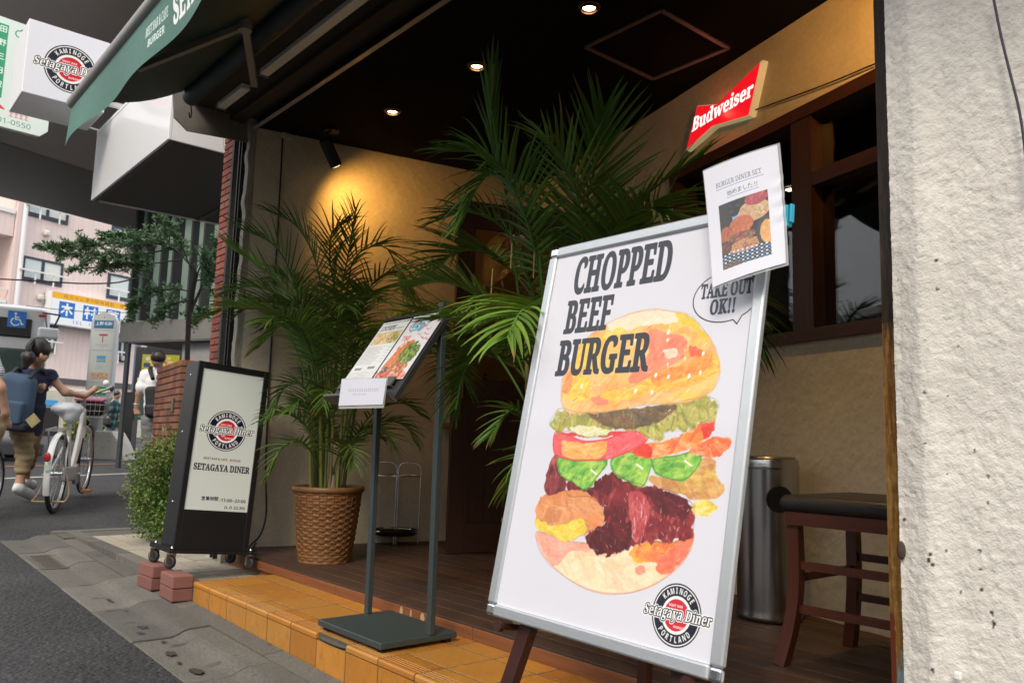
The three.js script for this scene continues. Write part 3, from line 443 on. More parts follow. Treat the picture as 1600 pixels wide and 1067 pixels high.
// ---------------------------------------------------------------- lit bow-tie beer sign on the window wall
{
  const q = (px, py) => onPlane(px, py, RN, RO.clone().addScaledVector(RN, .042));
  const pts = [[1072, 233], [1089, 165.5], [1119, 163.5], [1187.5, 96.5], [1169, 179.5], [1113, 196]].map(p => q(...p));
  const loc = pts.map(p => { const d = p.clone().sub(RO); return new THREE.Vector2(d.dot(RU), p.y); });
  const c0 = loc.reduce((a, b) => a.clone().add(b)).multiplyScalar(1 / 6), o = thing('beer_sign', 'lit red bow tie shaped beer sign with white script on plaster wall', 'sign', rwp(c0.x, c0.y, 0));
  const rim = new THREE.Shape(loc.map(p => p.clone().sub(c0).multiplyScalar(1.018).add(c0)));
  part('sign_case', new THREE.ExtrudeGeometry(rim, { depth: .03, bevelEnabled: true, bevelSize: .004, bevelThickness: .004, bevelSegments: 2 }).translate(0, 0, .002).applyMatrix4(rwM), mat([.72, .66, .46], .5, { emissive: new THREE.Color(.9, .75, .4), emissiveIntensity: .16 }), o);
  const b = new THREE.Box2().setFromPoints(loc), sz = b.getSize(new THREE.Vector2());
  const tx = canvasTex(1024, Math.round(1024 * sz.y / sz.x), (c, w, h) => {
    c.fillStyle = '#d0101c'; c.fillRect(0, 0, w, h);
    const X = p => (p.x - b.min.x) / sz.x * w, Y = p => (1 - (p.y - b.min.y) / sz.y) * h;
    const d = p => { const k = onPlane(...p, RN, RO.clone().addScaledVector(RN, .042)).sub(RO); return { x: k.dot(RU), y: k.y }; };
    const A = d([1080, 206]), B = d([1175, 149]); const ax = X(A), ay = Y(A), bx = X(B), by = Y(B);
    c.save(); c.translate(ax, ay); c.rotate(Math.atan2(by - ay, bx - ax)); c.font = 'italic bold 150px serif'; const m = c.measureText('Budweiser').width; c.scale(Math.hypot(bx - ax, by - ay) / m * 1.0, 1.12); c.fillStyle = c.strokeStyle = '#fff3ec'; c.lineWidth = 5; c.lineJoin = 'round'; c.fillText('Budweiser', 0, 0); c.strokeText('Budweiser', 0, 0);
    c.lineWidth = 9; c.lineCap = 'round'; c.beginPath(); c.moveTo(4, -72); c.bezierCurveTo(-36, -70, -30, -112, 14, -104); c.bezierCurveTo(40, -100, 60, -106, 66, -112); c.stroke(); c.restore();
  });
  const fg = new THREE.ShapeGeometry(new THREE.Shape(loc)), fp = fg.attributes.position, fu = fg.attributes.uv; for (let i = 0; i < fp.count; i++) fu.setXY(i, (fp.getX(i) - b.min.x) / sz.x, (fp.getY(i) - b.min.y) / sz.y);
  part('sign_face', fg.translate(0, 0, .0385).applyMatrix4(rwM), new THREE.MeshStandardMaterial({ color: 0x400406, map: tx, emissive: 0xffffff, emissiveMap: tx, emissiveIntensity: .85, roughness: .35 }), o);
  const l = new THREE.PointLight(new THREE.Color(1, .12, .08), .018, 2, 2); l.position.copy(rwp(c0.x, c0.y, .09)).sub(o.position); l.castShadow = true; o.add(l);
}
{ const d = .012, q = (px, py) => onPlane(px, py, RN, RO.clone().addScaledVector(RN, d));
  solo('sign_cable', tube([q(1171, 175), q(1230, 154), q(1300, 128), q(1372, 98), q(1420, 80)], .0035, 32, 6), mat([.02, .015, .012], .6), 'thin dark cable running from the beer sign along the plaster wall', 'cable'); }
// ---------------------------------------------------------------- open entrance door leaf
{
  const F = V(-3.865, 0, -2.83), Hn = V(-3.57, 0, -3.62), d = Hn.clone().sub(F), L = d.length(); d.normalize(); const n = V(-d.z, 0, d.x); if (n.x < 0) n.negate();
  const M4 = new THREE.Matrix4().makeBasis(d, V(0, 1, 0), d.clone().cross(V(0, 1, 0))).setPosition(F); const b = (u0, u1, y0, y1, t0, t1) => span(u0, u1, y0, y1, t0, t1).applyMatrix4(M4);
  const o = thing('entrance_door', 'dark wooden entrance door with glazed upper half standing open', 'door', F);
  const top = 2.14, y0 = DK + .012;
  part('stile', b(0, .11, y0, top, -.02, .02), mDkWoodV, o); part('stile', b(L - .11, L, y0, top, -.02, .02), mDkWoodV, o);
  part('rail', b(.111, L - .111, y0, y0 + .16, -.019, .019), mDkWood, o); part('rail', b(.111, L - .111, .95, 1.06, -.019, .019), mDkWood, o); part('rail', b(.111, L - .111, top - .16, top, -.019, .019), mDkWood, o);
  for (let i = 0; i < 6; i++) { const a = lerp(.112, L - .112, i / 6), e = lerp(.112, L - .112, (i + 1) / 6); part('panel_board', b(a + .001, e - .002, y0 + .161, .949, -.009, .009), mDkWoodV, o); }
  part('pane', b(.112, L - .112, 1.061, top - .161, -.003, .003), phys([.5, .44, .38], .03, { transmission: 1, thickness: 0, ior: 1.5 }), o);
  part('handle', [cyl(V(.05, .95, .055).applyMatrix4(M4), V(.05, 1.25, .055).applyMatrix4(M4), .01), cyl(V(.05, 1, .02).applyMatrix4(M4), V(.05, 1, .055).applyMatrix4(M4), .007), cyl(V(.05, 1.2, .02).applyMatrix4(M4), V(.05, 1.2, .055).applyMatrix4(M4), .007)], mBronze, o);
}
{ // small wooden shelf on the side wall
  const p = V(-4.36, .80, -3.27), o = thing('wall_shelf', 'small reddish wooden shelf with upright on the side wall', 'shelf', p), m = mat([.2, .07, .03], .55, { map: rep(txWood, 2, 4) });
  part('board', span(p.x - .05, p.x + .1, p.y - .012, p.y + .012, p.z - .2, p.z + .13), m, o); part('upright', span(p.x - .04, p.x + .03, p.y + .013, p.y + .36, p.z - .19, p.z - .165), m, o);
}
// ---------------------------------------------------------------- burger poster in a snap frame on an easel
const PW = .624, PH = .872, pBL = V(-1.452, .3195, -1.184), pU = V(.99988, -.008, .011).normalize(), pVv = V(.02, .9805, -.1925).normalize(); pVv.addScaledVector(pU, -pVv.dot(pU)).normalize(); const pN = pU.clone().cross(pVv);
const pp = (u, v, t = 0) => pBL.clone().addScaledVector(pU, u).addScaledVector(pVv, v).addScaledVector(pN, t);
const pM = new THREE.Matrix4().makeBasis(pU, pVv, pN).setPosition(pBL);
{
  const FR = .026, W = PW - 2 * FR, Hh = PH - 2 * FR, cw = 1152, ch = Math.round(cw * Hh / W), S = cw / W;
  // a photo pixel on the poster's plane gives a place on the print (canvas px)
  const toC = (px, py) => { const q = onPlane(px, py, pN, pBL).sub(pBL); return [(q.dot(pU) - FR) * S, (Hh - (q.dot(pVv) - FR)) * S]; };
  const tx = canvasTex(cw, ch, (c) => {
    seed = 4242; c.fillStyle = '#d6d6df'; c.fillRect(0, 0, cw, ch);
    const ZA = ([x, y]) => toC(820 + .2344 * x, 470 + .2344 * y), ZB = ([x, y]) => toC(820 + .2344 * x, 700 + .2344 * y);
    const path = (pts) => { const p = new Path2D(), n = pts.length, g = i => pts[(i + n) % n]; p.moveTo(...pts[0]); for (let i = 0; i < n; i++) { const [a, b, c2, d] = [g(i - 1), g(i), g(i + 1), g(i + 2)]; p.bezierCurveTo(b[0] + (c2[0] - a[0]) / 6, b[1] + (c2[1] - a[1]) / 6, c2[0] - (d[0] - b[0]) / 6, c2[1] - (d[1] - b[1]) / 6, ...c2); } p.closePath(); return p; };
    const bb = pts => [Math.min(...pts.map(p => p[0])), Math.min(...pts.map(p => p[1])), Math.max(...pts.map(p => p[0])), Math.max(...pts.map(p => p[1]))];
    // painted area: base wash, then clipped brush strokes in the given colours
    const rag = (pts, amp) => { const n = pts.length, g = i => pts[(i + n) % n], out = []; for (let i = 0; i < n; i++) { const [a, b, c2, d] = [g(i - 1), g(i), g(i + 1), g(i + 2)]; for (let k = 0; k < 14; k++) { const t = k / 14, t2 = t * t, t3 = t2 * t, w = [-.5 * t3 + t2 - .5 * t, 1.5 * t3 - 2.5 * t2 + 1, -1.5 * t3 + 2 * t2 + .5 * t, .5 * t3 - .5 * t2]; const x = w[0] * a[0] + w[1] * b[0] + w[2] * c2[0] + w[3] * d[0], y = w[0] * a[1] + w[1] * b[1] + w[2] * c2[1] + w[3] * d[1]; out.push([x + amp * (fbm(x * .045 + 9, y * .045 + 4, 3) - .5) * 2 + rr(-.12, .12) * amp, y + amp * (fbm(x * .045 + 70, y * .045 + 31, 3) - .5) * 2 + rr(-.12, .12) * amp]); } } const p = new Path2D(); out.forEach((q, i) => p[i ? 'lineTo' : 'moveTo'](...q)); p.closePath(); return p; };
    const paint = (pts, base, cols, n, len, wid, ang, alpha = .5, amp = 9) => {
      const p = rag(pts, amp), [x0, y0, x1, y1] = bb(pts), S0 = Math.min(x1 - x0, y1 - y0); c.save(); c.globalAlpha = .94; c.fillStyle = base; c.fill(p); c.clip(p); c.lineCap = 'round'; const col = () => cols[Math.floor(rnd() * cols.length)];
      for (let i = 0; i < 10 + n * .25; i++) { const x = rr(x0, x1), y = rr(y0, y1), r = S0 * rr(.10, .3), q = []; for (let k = 0; k < 9; k++) { const a = k / 9 * 6.283 + rr(-.2, .2), e = r * rr(.5, 1.2); q.push([x + Math.cos(a) * e * 1.4, y + Math.sin(a) * e * .8]); } c.globalAlpha = rr(.2, .55); c.fillStyle = col(); c.fill(rag(q, r * .3)); }
      n = Math.round(n * 2.0); for (let i = 0; i < n; i++) { const x = rr(x0, x1), y = rr(y0, y1), a = ang + rr(-.9, .9), l = len * rr(.3, 1.1), k = rr(-.7, .7) * l; c.globalAlpha = alpha * rr(.3, .9); c.strokeStyle = col(); c.lineWidth = wid * rr(.15, .9); c.beginPath(); c.moveTo(x, y); c.quadraticCurveTo(x + Math.cos(a) * l * .5 - Math.sin(a) * k * .5, y + Math.sin(a) * l * .5 + Math.cos(a) * k * .5, x + Math.cos(a) * l, y + Math.sin(a) * l); c.stroke(); }
      for (let i = 0; i < n * .9; i++) { const x = rr(x0, x1), y = rr(y0, y1), a = ang + rr(-.9, .9), l = len * rr(.15, .6); c.globalAlpha = rr(.15, .6); c.strokeStyle = rnd() < .22 ? '#f6ece0' : col(); c.lineWidth = rr(.8, 2.8); c.beginPath(); c.moveTo(x, y); c.quadraticCurveTo(x + Math.cos(a) * l * .5 + rr(-9, 9), y + Math.sin(a) * l * .5 + rr(-9, 9), x + Math.cos(a) * l, y + Math.sin(a) * l); c.stroke(); }
      c.restore();
    };
    const sketch = (pts, col, lw = 1.4, n = 3) => { c.save(); c.strokeStyle = col; for (let i = 0; i < n; i++) { c.globalAlpha = .45; c.lineWidth = lw * rr(.5, 1.2); c.stroke(path(pts.map(p => [p[0] + rr(-5, 5), p[1] + rr(-5, 5)]))); } c.restore(); };
    // bottom bun
    const bun2 = [[80, 560], [200, 590], [300, 620], [430, 640], [600, 700], [720, 650], [830, 620], [1000, 630], [1120, 560], [1110, 650], [1050, 760], [960, 850], [850, 920], [700, 960], [540, 970], [400, 930], [270, 860], [160, 760], [100, 660]].map(ZB);
    paint(bun2, '#f0dcb6', ['#f2d9a8', '#f6e6c8', '#efc79a', '#f4b58e', '#f3e2c0'], 170, 120, 22, .3);
    paint([[700, 690], [830, 620], [1000, 630], [1120, 560], [1112, 650], [1050, 760], [960, 830], [900, 820], [880, 760], [760, 760]].map(ZB), '#f0a04a', ['#ee6a3c', '#f2b23e', '#f07a50', '#f6c23c', '#ec5a40'], 70, 70, 20, -.5);
    paint([[1120, 570], [1110, 650], [1050, 750], [950, 840], [880, 820], [900, 740], [1020, 650]].map(ZB), '#f07a5c', ['#ee5a48', '#f49078', '#f06a50'], 30, 60, 18, -.8);
    paint([[80, 560], [200, 590], [300, 620], [420, 640], [430, 680], [300, 690], [200, 790], [110, 670]].map(ZB), '#f2a894', ['#f08a78', '#f6bba6', '#f29c84'], 40, 70, 18, .4);
    paint([[735, 800], [770, 775], [805, 795], [800, 830], [760, 840]].map(ZB), '#ee8a70', ['#f0a088'], 4, 20, 8, 0);
    sketch(bun2, '#b5685a', 2, 4);
    // meat
    const meat = [[260, 210], [400, 270], [520, 190], [600, 170], [690, 215], [780, 245], [850, 265], [960, 285], [1050, 330], [1120, 380], [1130, 530], [1090, 600], [960, 630], [830, 620], [730, 640], [640, 680], [590, 712], [480, 690], [420, 620], [410, 560], [520, 510], [520, 400], [430, 330], [300, 310]].map(ZB);
    paint(meat, '#7a1a20', ['#5a0f16', '#8e2228', '#a8363a', '#4a0a12', '#c05a50', '#6a141c'], 170, 70, 20, 1.2, .6, 24);
    paint([[420, 620], [520, 510], [700, 500], [720, 560], [700, 640], [590, 712], [480, 690]].map(ZB), '#4e0c14', ['#3c0810', '#6a1418', '#7c2a20'], 36, 60, 20, .8, .5, 20);
    paint([[830, 290], [960, 285], [1050, 330], [1110, 400], [1060, 470], [940, 440], [860, 360]].map(ZB), '#52101a', ['#3e0a12', '#6e1820', '#7a2028'], 26, 60, 20, .5);
    paint([[700, 310], [800, 300], [830, 440], [760, 620], [715, 560]].map(ZB), '#b8434a', ['#d06a66', '#9a2a34', '#e09088', '#c2504e'], 36, 80, 12, 1.5);
    c.save(); c.strokeStyle = '#f4e4e4'; c.lineCap = 'round'; for (let i = 0; i < 26; i++) { const [x, y] = ZB([rr(700, 1100), rr(320, 610)]); c.globalAlpha = rr(.3, .8); c.lineWidth = rr(1.5, 4); c.beginPath(); c.moveTo(x, y); c.lineTo(x + rr(-6, 8), y + rr(8, 34)); c.stroke(); } c.restore();
    paint([[140, 200], [180, 70], [225, 55], [240, 180], [270, 200], [262, 300], [190, 340], [135, 290]].map(ZB), '#7c2026', ['#4a0c14', '#a03a3a', '#c8685e'], 24, 60, 14, 1.4);
    paint([[75, 430], [110, 320], [200, 310], [300, 280], [420, 300], [520, 400], [525, 500], [420, 560], [350, 600], [270, 620], [180, 570], [90, 520]].map(ZB), '#dd9560', ['#e8a870', '#c87a48', '#f0b488', '#d68a4a', '#ee8a4a', '#b86a48'], 90, 70, 16, .7);
    paint([[80, 470], [180, 515], [280, 500], [390, 470], [405, 550], [340, 600], [270, 622], [180, 580], [90, 540]].map(ZB), '#e0c43c', ['#f0d84c', '#cfae30', '#f6e884', '#d8b838'], 50, 50, 14, .2);
    paint([[850, 180], [1050, 215], [1180, 80], [1270, 80], [1280, 170], [1330, 270], [1280, 330], [1150, 345], [1000, 290], [850, 240]].map(ZB), '#d0965a', ['#e0aa6a', '#b87a40', '#e8bc80', '#d8803c', '#a86a3c', '#e6d060'], 70, 70, 14, .3);
    paint([[1120, 370], [1220, 350], [1285, 390], [1270, 412], [1180, 462], [1122, 430]].map(ZB), '#e6cc40', ['#f6e27a', '#d0b030', '#f0e8d0'], 20, 40, 12, .2);
    // cucumber
    for (const g of [[[225, 55], [330, 80], [520, 75], [552, 100], [480, 200], [400, 282], [320, 230], [240, 180]], [[575, 80], [680, 22], [842, 60], [832, 170], [780, 262], [690, 222], [600, 170]], [[860, 70], [1000, 50], [1120, 22], [1182, 60], [1140, 150], [1060, 216], [950, 202], [870, 160]]]) {
      paint(g.map(ZB), '#74b840', ['#5aa038', '#9ace4c', '#bcd85a', '#3c8434', '#86c448', '#d8dc6c'], 44, 60, 22, -.7, .6);
      c.save(); c.clip(path(g.map(ZB))); c.strokeStyle = '#2c6a30'; c.globalAlpha = .5; c.lineWidth = 12; c.stroke(path(g.map(ZB))); c.restore();
      const [x, y] = ZB([(g[2][0] + g[5][0]) / 2, (g[2][1] + g[5][1]) / 2 - 20]); c.strokeStyle = '#f2f4ec'; c.lineWidth = 7; c.lineCap = 'round'; c.beginPath(); c.moveTo(x - 16, y - 8); c.lineTo(x + 18, y + 8); c.stroke();
    }
    // tomato slices
    const rim = (pts, col) => { c.save(); c.strokeStyle = col; c.lineWidth = 6; c.globalAlpha = .8; c.stroke(path(pts)); c.restore(); };
    const t1 = [[205, 875], [300, 900], [400, 935], [550, 920], [700, 865], [812, 900], [800, 945], [700, 1002], [550, 1052], [400, 1062], [280, 1052], [198, 1010]].map(ZA);
    const t2 = [[812, 945], [950, 930], [1100, 865], [1252, 765], [1266, 850], [1200, 920], [1100, 982], [950, 1032], [800, 1045], [715, 1010]].map(ZA);
    paint(t2, '#f08a3c', ['#ee6a34', '#f4a858', '#e8483a', '#f8c890', '#f07a3c'], 60, 90, 22, -.4, .6);
    paint([[1180, 830], [1255, 768], [1266, 850], [1205, 918]].map(ZA), '#e03c30', ['#e8503c', '#c82a28'], 14, 40, 14, -1);
    paint([[715, 1010], [812, 945], [850, 980], [830, 1045]].map(ZA), '#e2402e', ['#e8503c', '#c8302a'], 14, 40, 14, -.6);
    paint(t1, '#ea5a5e', ['#e84858', '#f07a80', '#ee6a70', '#e23c48'], 50, 90, 22, -.15, .6);
    paint([[250, 930], [400, 950], [540, 935], [520, 1040], [400, 1060], [270, 1040]].map(ZA), '#f2a652', ['#f4b868', '#f09040', '#f6d090'], 36, 70, 20, 0, .6);
    paint([[230, 885], [330, 900], [420, 905], [560, 905], [690, 865], [560, 880], [400, 880]].map(ZA), '#dc2f34', ['#e8404a'], 12, 50, 12, 0); rim(t1, '#e8404a');
    paint([[1100, 990], [1200, 930], [1280, 908], [1386, 932], [1332, 1012], [1250, 1046], [1150, 1032]].map(ZA), '#ee6a34', ['#e84a30', '#f4904c', '#f8b070', '#f6d8c0'], 30, 50, 14, .3);
    // lettuce
    const let1 = [[168, 825], [200, 762], [240, 718], [400, 742], [700, 722], [950, 690], [1200, 640], [1292, 680], [1282, 740], [1200, 805], [1100, 852], [960, 868], [872, 930], [770, 872], [640, 850], [560, 892], [400, 902], [300, 868], [230, 874]].map(ZA);
    paint(let1, '#b2a648', ['#8a8a34', '#c4b850', '#6c7a34', '#d2cc74', '#9a9a3c', '#b08a40', '#56682c', '#dcd88c'], 190, 60, 13, 1.1, .65, 26);
    paint([[420, 740], [700, 722], [1000, 690], [960, 770], [820, 830], [640, 850], [520, 820]].map(ZA), '#6a4c30', ['#4a3a26', '#7c5a38', '#8a4a34', '#3a4a2a', '#9a8a40'], 80, 60, 12, .8, .6);
    paint([[300, 850], [420, 830], [560, 860], [520, 895], [400, 902]].map(ZA), '#e4e0c0', ['#f2f0e0', '#d0cc80', '#c2d060'], 20, 40, 12, .2);
    // top bun
    const bun = [[244, 620], [258, 505], [330, 380], [420, 240], [560, 150], [700, 88], [850, 58], [1000, 72], [1100, 100], [1180, 180], [1252, 280], [1297, 400], [1292, 520], [1232, 612], [1120, 662], [950, 692], [800, 690], [600, 732], [430, 748], [290, 742], [246, 680]].map(ZA);
    paint(bun, '#f0b070', ['#f2bc80', '#f4a050', '#f6cc8a', '#f08a44', '#f4d8a0', '#f0c040', '#eeb878', '#f2d04a'], 200, 110, 30, -.5, .5);
    paint([[560, 150], [700, 92], [850, 62], [1000, 78], [1020, 140], [860, 160], [700, 190], [600, 220]].map(ZA), '#f2dcc0', ['#f6e8d6', '#f4d0a4', '#eee0d0'], 40, 90, 26, -.2);
    paint([[840, 190], [1000, 220], [1080, 260], [1050, 380], [900, 470], [760, 540], [690, 520], [820, 360], [830, 240]].map(ZA), '#ee7a58', ['#f08a66', '#ec6848', '#f4a080', '#f29070'], 60, 80, 30, -.8, .55);
    paint([[1010, 80], [1090, 92], [1170, 170], [1240, 280], [1190, 260], [1110, 170], [1040, 150]].map(ZA), '#e8c830', ['#f0d848', '#d8b428'], 26, 50, 14, .9);
    paint([[580, 200], [650, 175], [640, 220], [420, 280], [500, 250]].map(ZA), '#ecc838', ['#f4d858', '#f2e0a0'], 16, 60, 14, -.3);
    paint([[380, 280], [540, 255], [540, 300], [430, 420], [340, 420]].map(ZA), '#efc23a', ['#f4d458', '#f0a440'], 24, 60, 18, -1);
    paint([[520, 610], [700, 580], [860, 500], [1080, 440], [1250, 360], [1295, 400], [1280, 470], [1120, 560], [900, 600], [700, 650], [560, 660]].map(ZA), '#e9bb34', ['#f2cc44', '#ee9a34', '#f4d860', '#e8802c', '#f0b04c'], 110, 90, 22, -.35, .6);
    paint([[860, 480], [1060, 420], [1240, 330], [1220, 450], [1040, 520], [880, 570]].map(ZA), '#ef8a34', ['#f4a44c', '#ec6a2c', '#f2b83c'], 50, 60, 16, -.5, .55);
    paint([[280, 560], [330, 500], [430, 520], [440, 640], [330, 660], [280, 620]].map(ZA), '#efc832', ['#f6e05c', '#ee9a3c'], 30, 60, 18, -.4);
    paint([[250, 600], [290, 480], [320, 480], [300, 600]].map(ZA), '#f08a40', ['#ee6a34', '#f4a868'], 16, 50, 14, -1.2);
    paint([[455, 640], [548, 650], [550, 690], [462, 690]].map(ZA), '#ee7a58', ['#f09a78'], 8, 30, 16, 0);
    paint([[1100, 300], [1170, 320], [1180, 360], [1110, 370]].map(ZA), '#e8542c', ['#ee6a3c'], 8, 30, 14, 0);
    paint([[920, 330], [1000, 310], [1020, 360], [960, 390]].map(ZA), '#f6c8a4', ['#fae0cc'], 8, 30, 18, 0);
    c.fillStyle = '#f6f2ee'; for (const [x, y, r] of [[875, 495, 9], [960, 505, 8], [1098, 500, 9], [1172, 475, 7], [850, 608, 9], [740, 600, 9], [1192, 350, 8], [1070, 382, 6], [955, 420, 5], [380, 570, 8], [660, 255, 8], [960, 210, 9], [955, 260, 7], [740, 260, 8]]) { const [a, b] = ZA([x, y]); c.beginPath(); c.ellipse(a, b, r * .8, r * 1.2, .3, 0, 7); c.fill(); }
    c.strokeStyle = '#c03a30'; c.lineWidth = 3; for (const [x, y] of [[830, 175], [335, 655], [600, 235]]) { const [a, b] = ZA([x, y]); c.beginPath(); c.moveTo(a - 10, b + 6); c.lineTo(a + 12, b - 6); c.stroke(); }
    sketch(bun, '#b8806a', 1.6, 3); sketch(let1, '#6a6030', 1.2, 2); sketch(t1, '#a03030', 1.2, 2); sketch(meat, '#3a0a10', 1.4, 2);
    c.save(); for (const [dx, dy, al] of [[2, 1, .4], [-2, 1, .35], [1, -2, .3], [-1, 2, .25]]) { c.globalAlpha = al; c.drawImage(c.canvas, dx, dy); } c.restore(); sketch(bun, '#b8806a', 1.2, 2); sketch(let1, '#6a6030', 1, 1); for (const g of [[bun, '#f6eadb', 26], [meat, '#e8b0a8', 30], [let1, '#eee8b0', 26], [t1, '#fbe2d0', 10], [t2, '#fbe6c8', 10]]) { c.save(); c.clip(path(g[0])); const [x0, y0, x1, y1] = bb(g[0]); c.strokeStyle = g[1]; c.lineCap = 'round'; for (let i = 0; i < g[2]; i++) { const x = rr(x0, x1), y = rr(y0, y1); c.globalAlpha = rr(.4, .9); c.lineWidth = rr(1, 4.5); c.beginPath(); c.moveTo(x, y); c.lineTo(x + rr(-14, 14), y + rr(2, 16)); c.stroke(); } c.restore(); }
    // lettering
    const ink = '#181b28';
    const word = (t, bl, br, tl) => { const a = toC(...bl), b = toC(...br), d = toC(...tl); slabText(c, t, a[0], (a[1] + b[1]) / 2, (a[1] - d[1]), b[0] - a[0], ink, .06); };
    word('CHOPPED', [894, 457], [1047, 437], [908, 403]); word('BEEF', [880, 521], [953, 512], [893, 472]); word('BURGER', [867, 586], [1011, 578], [880, 534]);
    { const [cx, cy] = toC(1134, 463), [ex] = toC(1188, 455), [, ty] = toC(1134, 425); c.strokeStyle = ink; c.lineWidth = 5; c.beginPath(); const rx = ex - cx, ry = (cy - ty) * 1.02; c.ellipse(cx, cy, rx, ry, 0, 1.25, 1.25 + Math.PI * 2 - .28); const [tx1, ty1] = toC(1152, 506); c.lineTo(tx1, ty1); c.closePath(); c.stroke();
      slabText(c, 'TAKE OUT', cx - rx * .78, cy - ry * .02, ry * .56, rx * 1.56, ink, .06); slabText(c, 'OK!!', cx - rx * .44, cy + ry * .66, ry * .56, rx * .80, ink, .06); }
    { const [cx, cy] = toC(1057, 961), [, ly] = toC(1060, 909); logo(c, cx, cy, (cy - ly) * .96); }
  });
  const o = thing('poster_frame', 'large silver snap frame with painted burger poster leaning on the easel', 'poster', pp(PW / 2, 0));
  const L = (g) => g.applyMatrix4(pM), bv = { bevelEnabled: true, bevelSize: .004, bevelThickness: .004, bevelSegments: 3 };
  const rail = (w, h, x, y) => L(rbox(w, h, .016, .005, 3).translate(x, y, .0));
  const mFr = mat([.60, .63, .66], .33, { metalness: .75, bumpMap: rep(bpFine, 8), bumpScale: .0002 });
  part('frame_rail', rail(FR, PH - .05, FR / 2, PH / 2), mFr, o); part('frame_rail', rail(FR, PH - .05, PW - FR / 2, PH / 2), mFr, o);
  part('frame_rail', rail(PW - .05, FR, PW / 2, FR / 2), mFr, o); part('frame_rail', rail(PW - .05, FR, PW / 2, PH - FR / 2), mFr, o);
  const mCorner = mat([.68, .7, .72], .15, { metalness: 1 });
  for (const [x, y] of [[.0125, .0125], [PW - .0125, .0125], [.0125, PH - .0125], [PW - .0125, PH - .0125]]) part('frame_corner', L(rbox(.0255, .0255, .017, .007, 4).translate(x, y, 0)), mCorner, o);
  part('back_board', L(box(PW - .03, PH - .03, .004, PW / 2, PH / 2, -.0055)), mat([.25, .25, .25], .7), o);
  const pr = new THREE.PlaneGeometry(W, Hh).translate(PW / 2, PH / 2, .0005);
  part('print', L(pr), phys('#ffffff', .55, { map: tx, clearcoat: .6, clearcoatRoughness: .03 }), o);
}
{ // wooden easel behind the poster
  const m = mat([.05, .014, .010], .4, { map: rep(txWood, 3, 1) });
  const pl = pp(0, 0, -.03), qa = onPlane(803, 990, pN, pl), qb = onPlane(783, 1062, pN, pl), d = qb.clone().sub(qa).normalize();
  const foot = qa.clone().addScaledVector(d, (qa.y - (gy(-1.3) + .005)) / -d.y), mid = pp(.312, 0, -.03).x, top = pp(.312, PH * .86, -.03), mir = p => V(2 * mid - p.x, p.y, p.z), topL = top.clone().add(V(-.02, 0, 0));
  const o = thing('easel', 'dark red wooden tripod easel holding up the burger poster', 'easel', V(mid, gy(mid), foot.z));
  part('leg', bar(foot, topL, .034, .022, V(1, 0, 0)), m, o); part('leg', bar(mir(foot), mir(topL), .034, .022, V(1, 0, 0)), m, o);
  part('leg', bar(V(mid - .26, .0, top.z - .30), top.clone().add(V(0, 0, -.025)), .03, .022, V(1, 0, 0)), m, o);
  const pg = pp(.022, -.014, .0), pgb = pg.clone().addScaledVector(pN, -.05);
  const peg = (c) => [cyl(c.clone().addScaledVector(pN, -.03), c.clone().addScaledVector(pN, .035), .0075, .0075, 14), cyl(c.clone().addScaledVector(pN, .035), c.clone().addScaledVector(pN, .045), .0125, .0115, 16)];
  const lp = qa.clone().addScaledVector(d, -.01); part('peg', peg(lp.clone().addScaledVector(pU, -.008).addScaledVector(pVv, .002)), m, o); part('peg', peg(mir(lp)), m, o);
  part('cross_bar', bar(V(lp.x, pp(0, .02, -.04).y, pp(0, .02, -.045).z), V(mir(lp).x, pp(0, .02, -.04).y, pp(0, .02, -.045).z), .03, .02, V(0, 1, 0)), m, o);
}
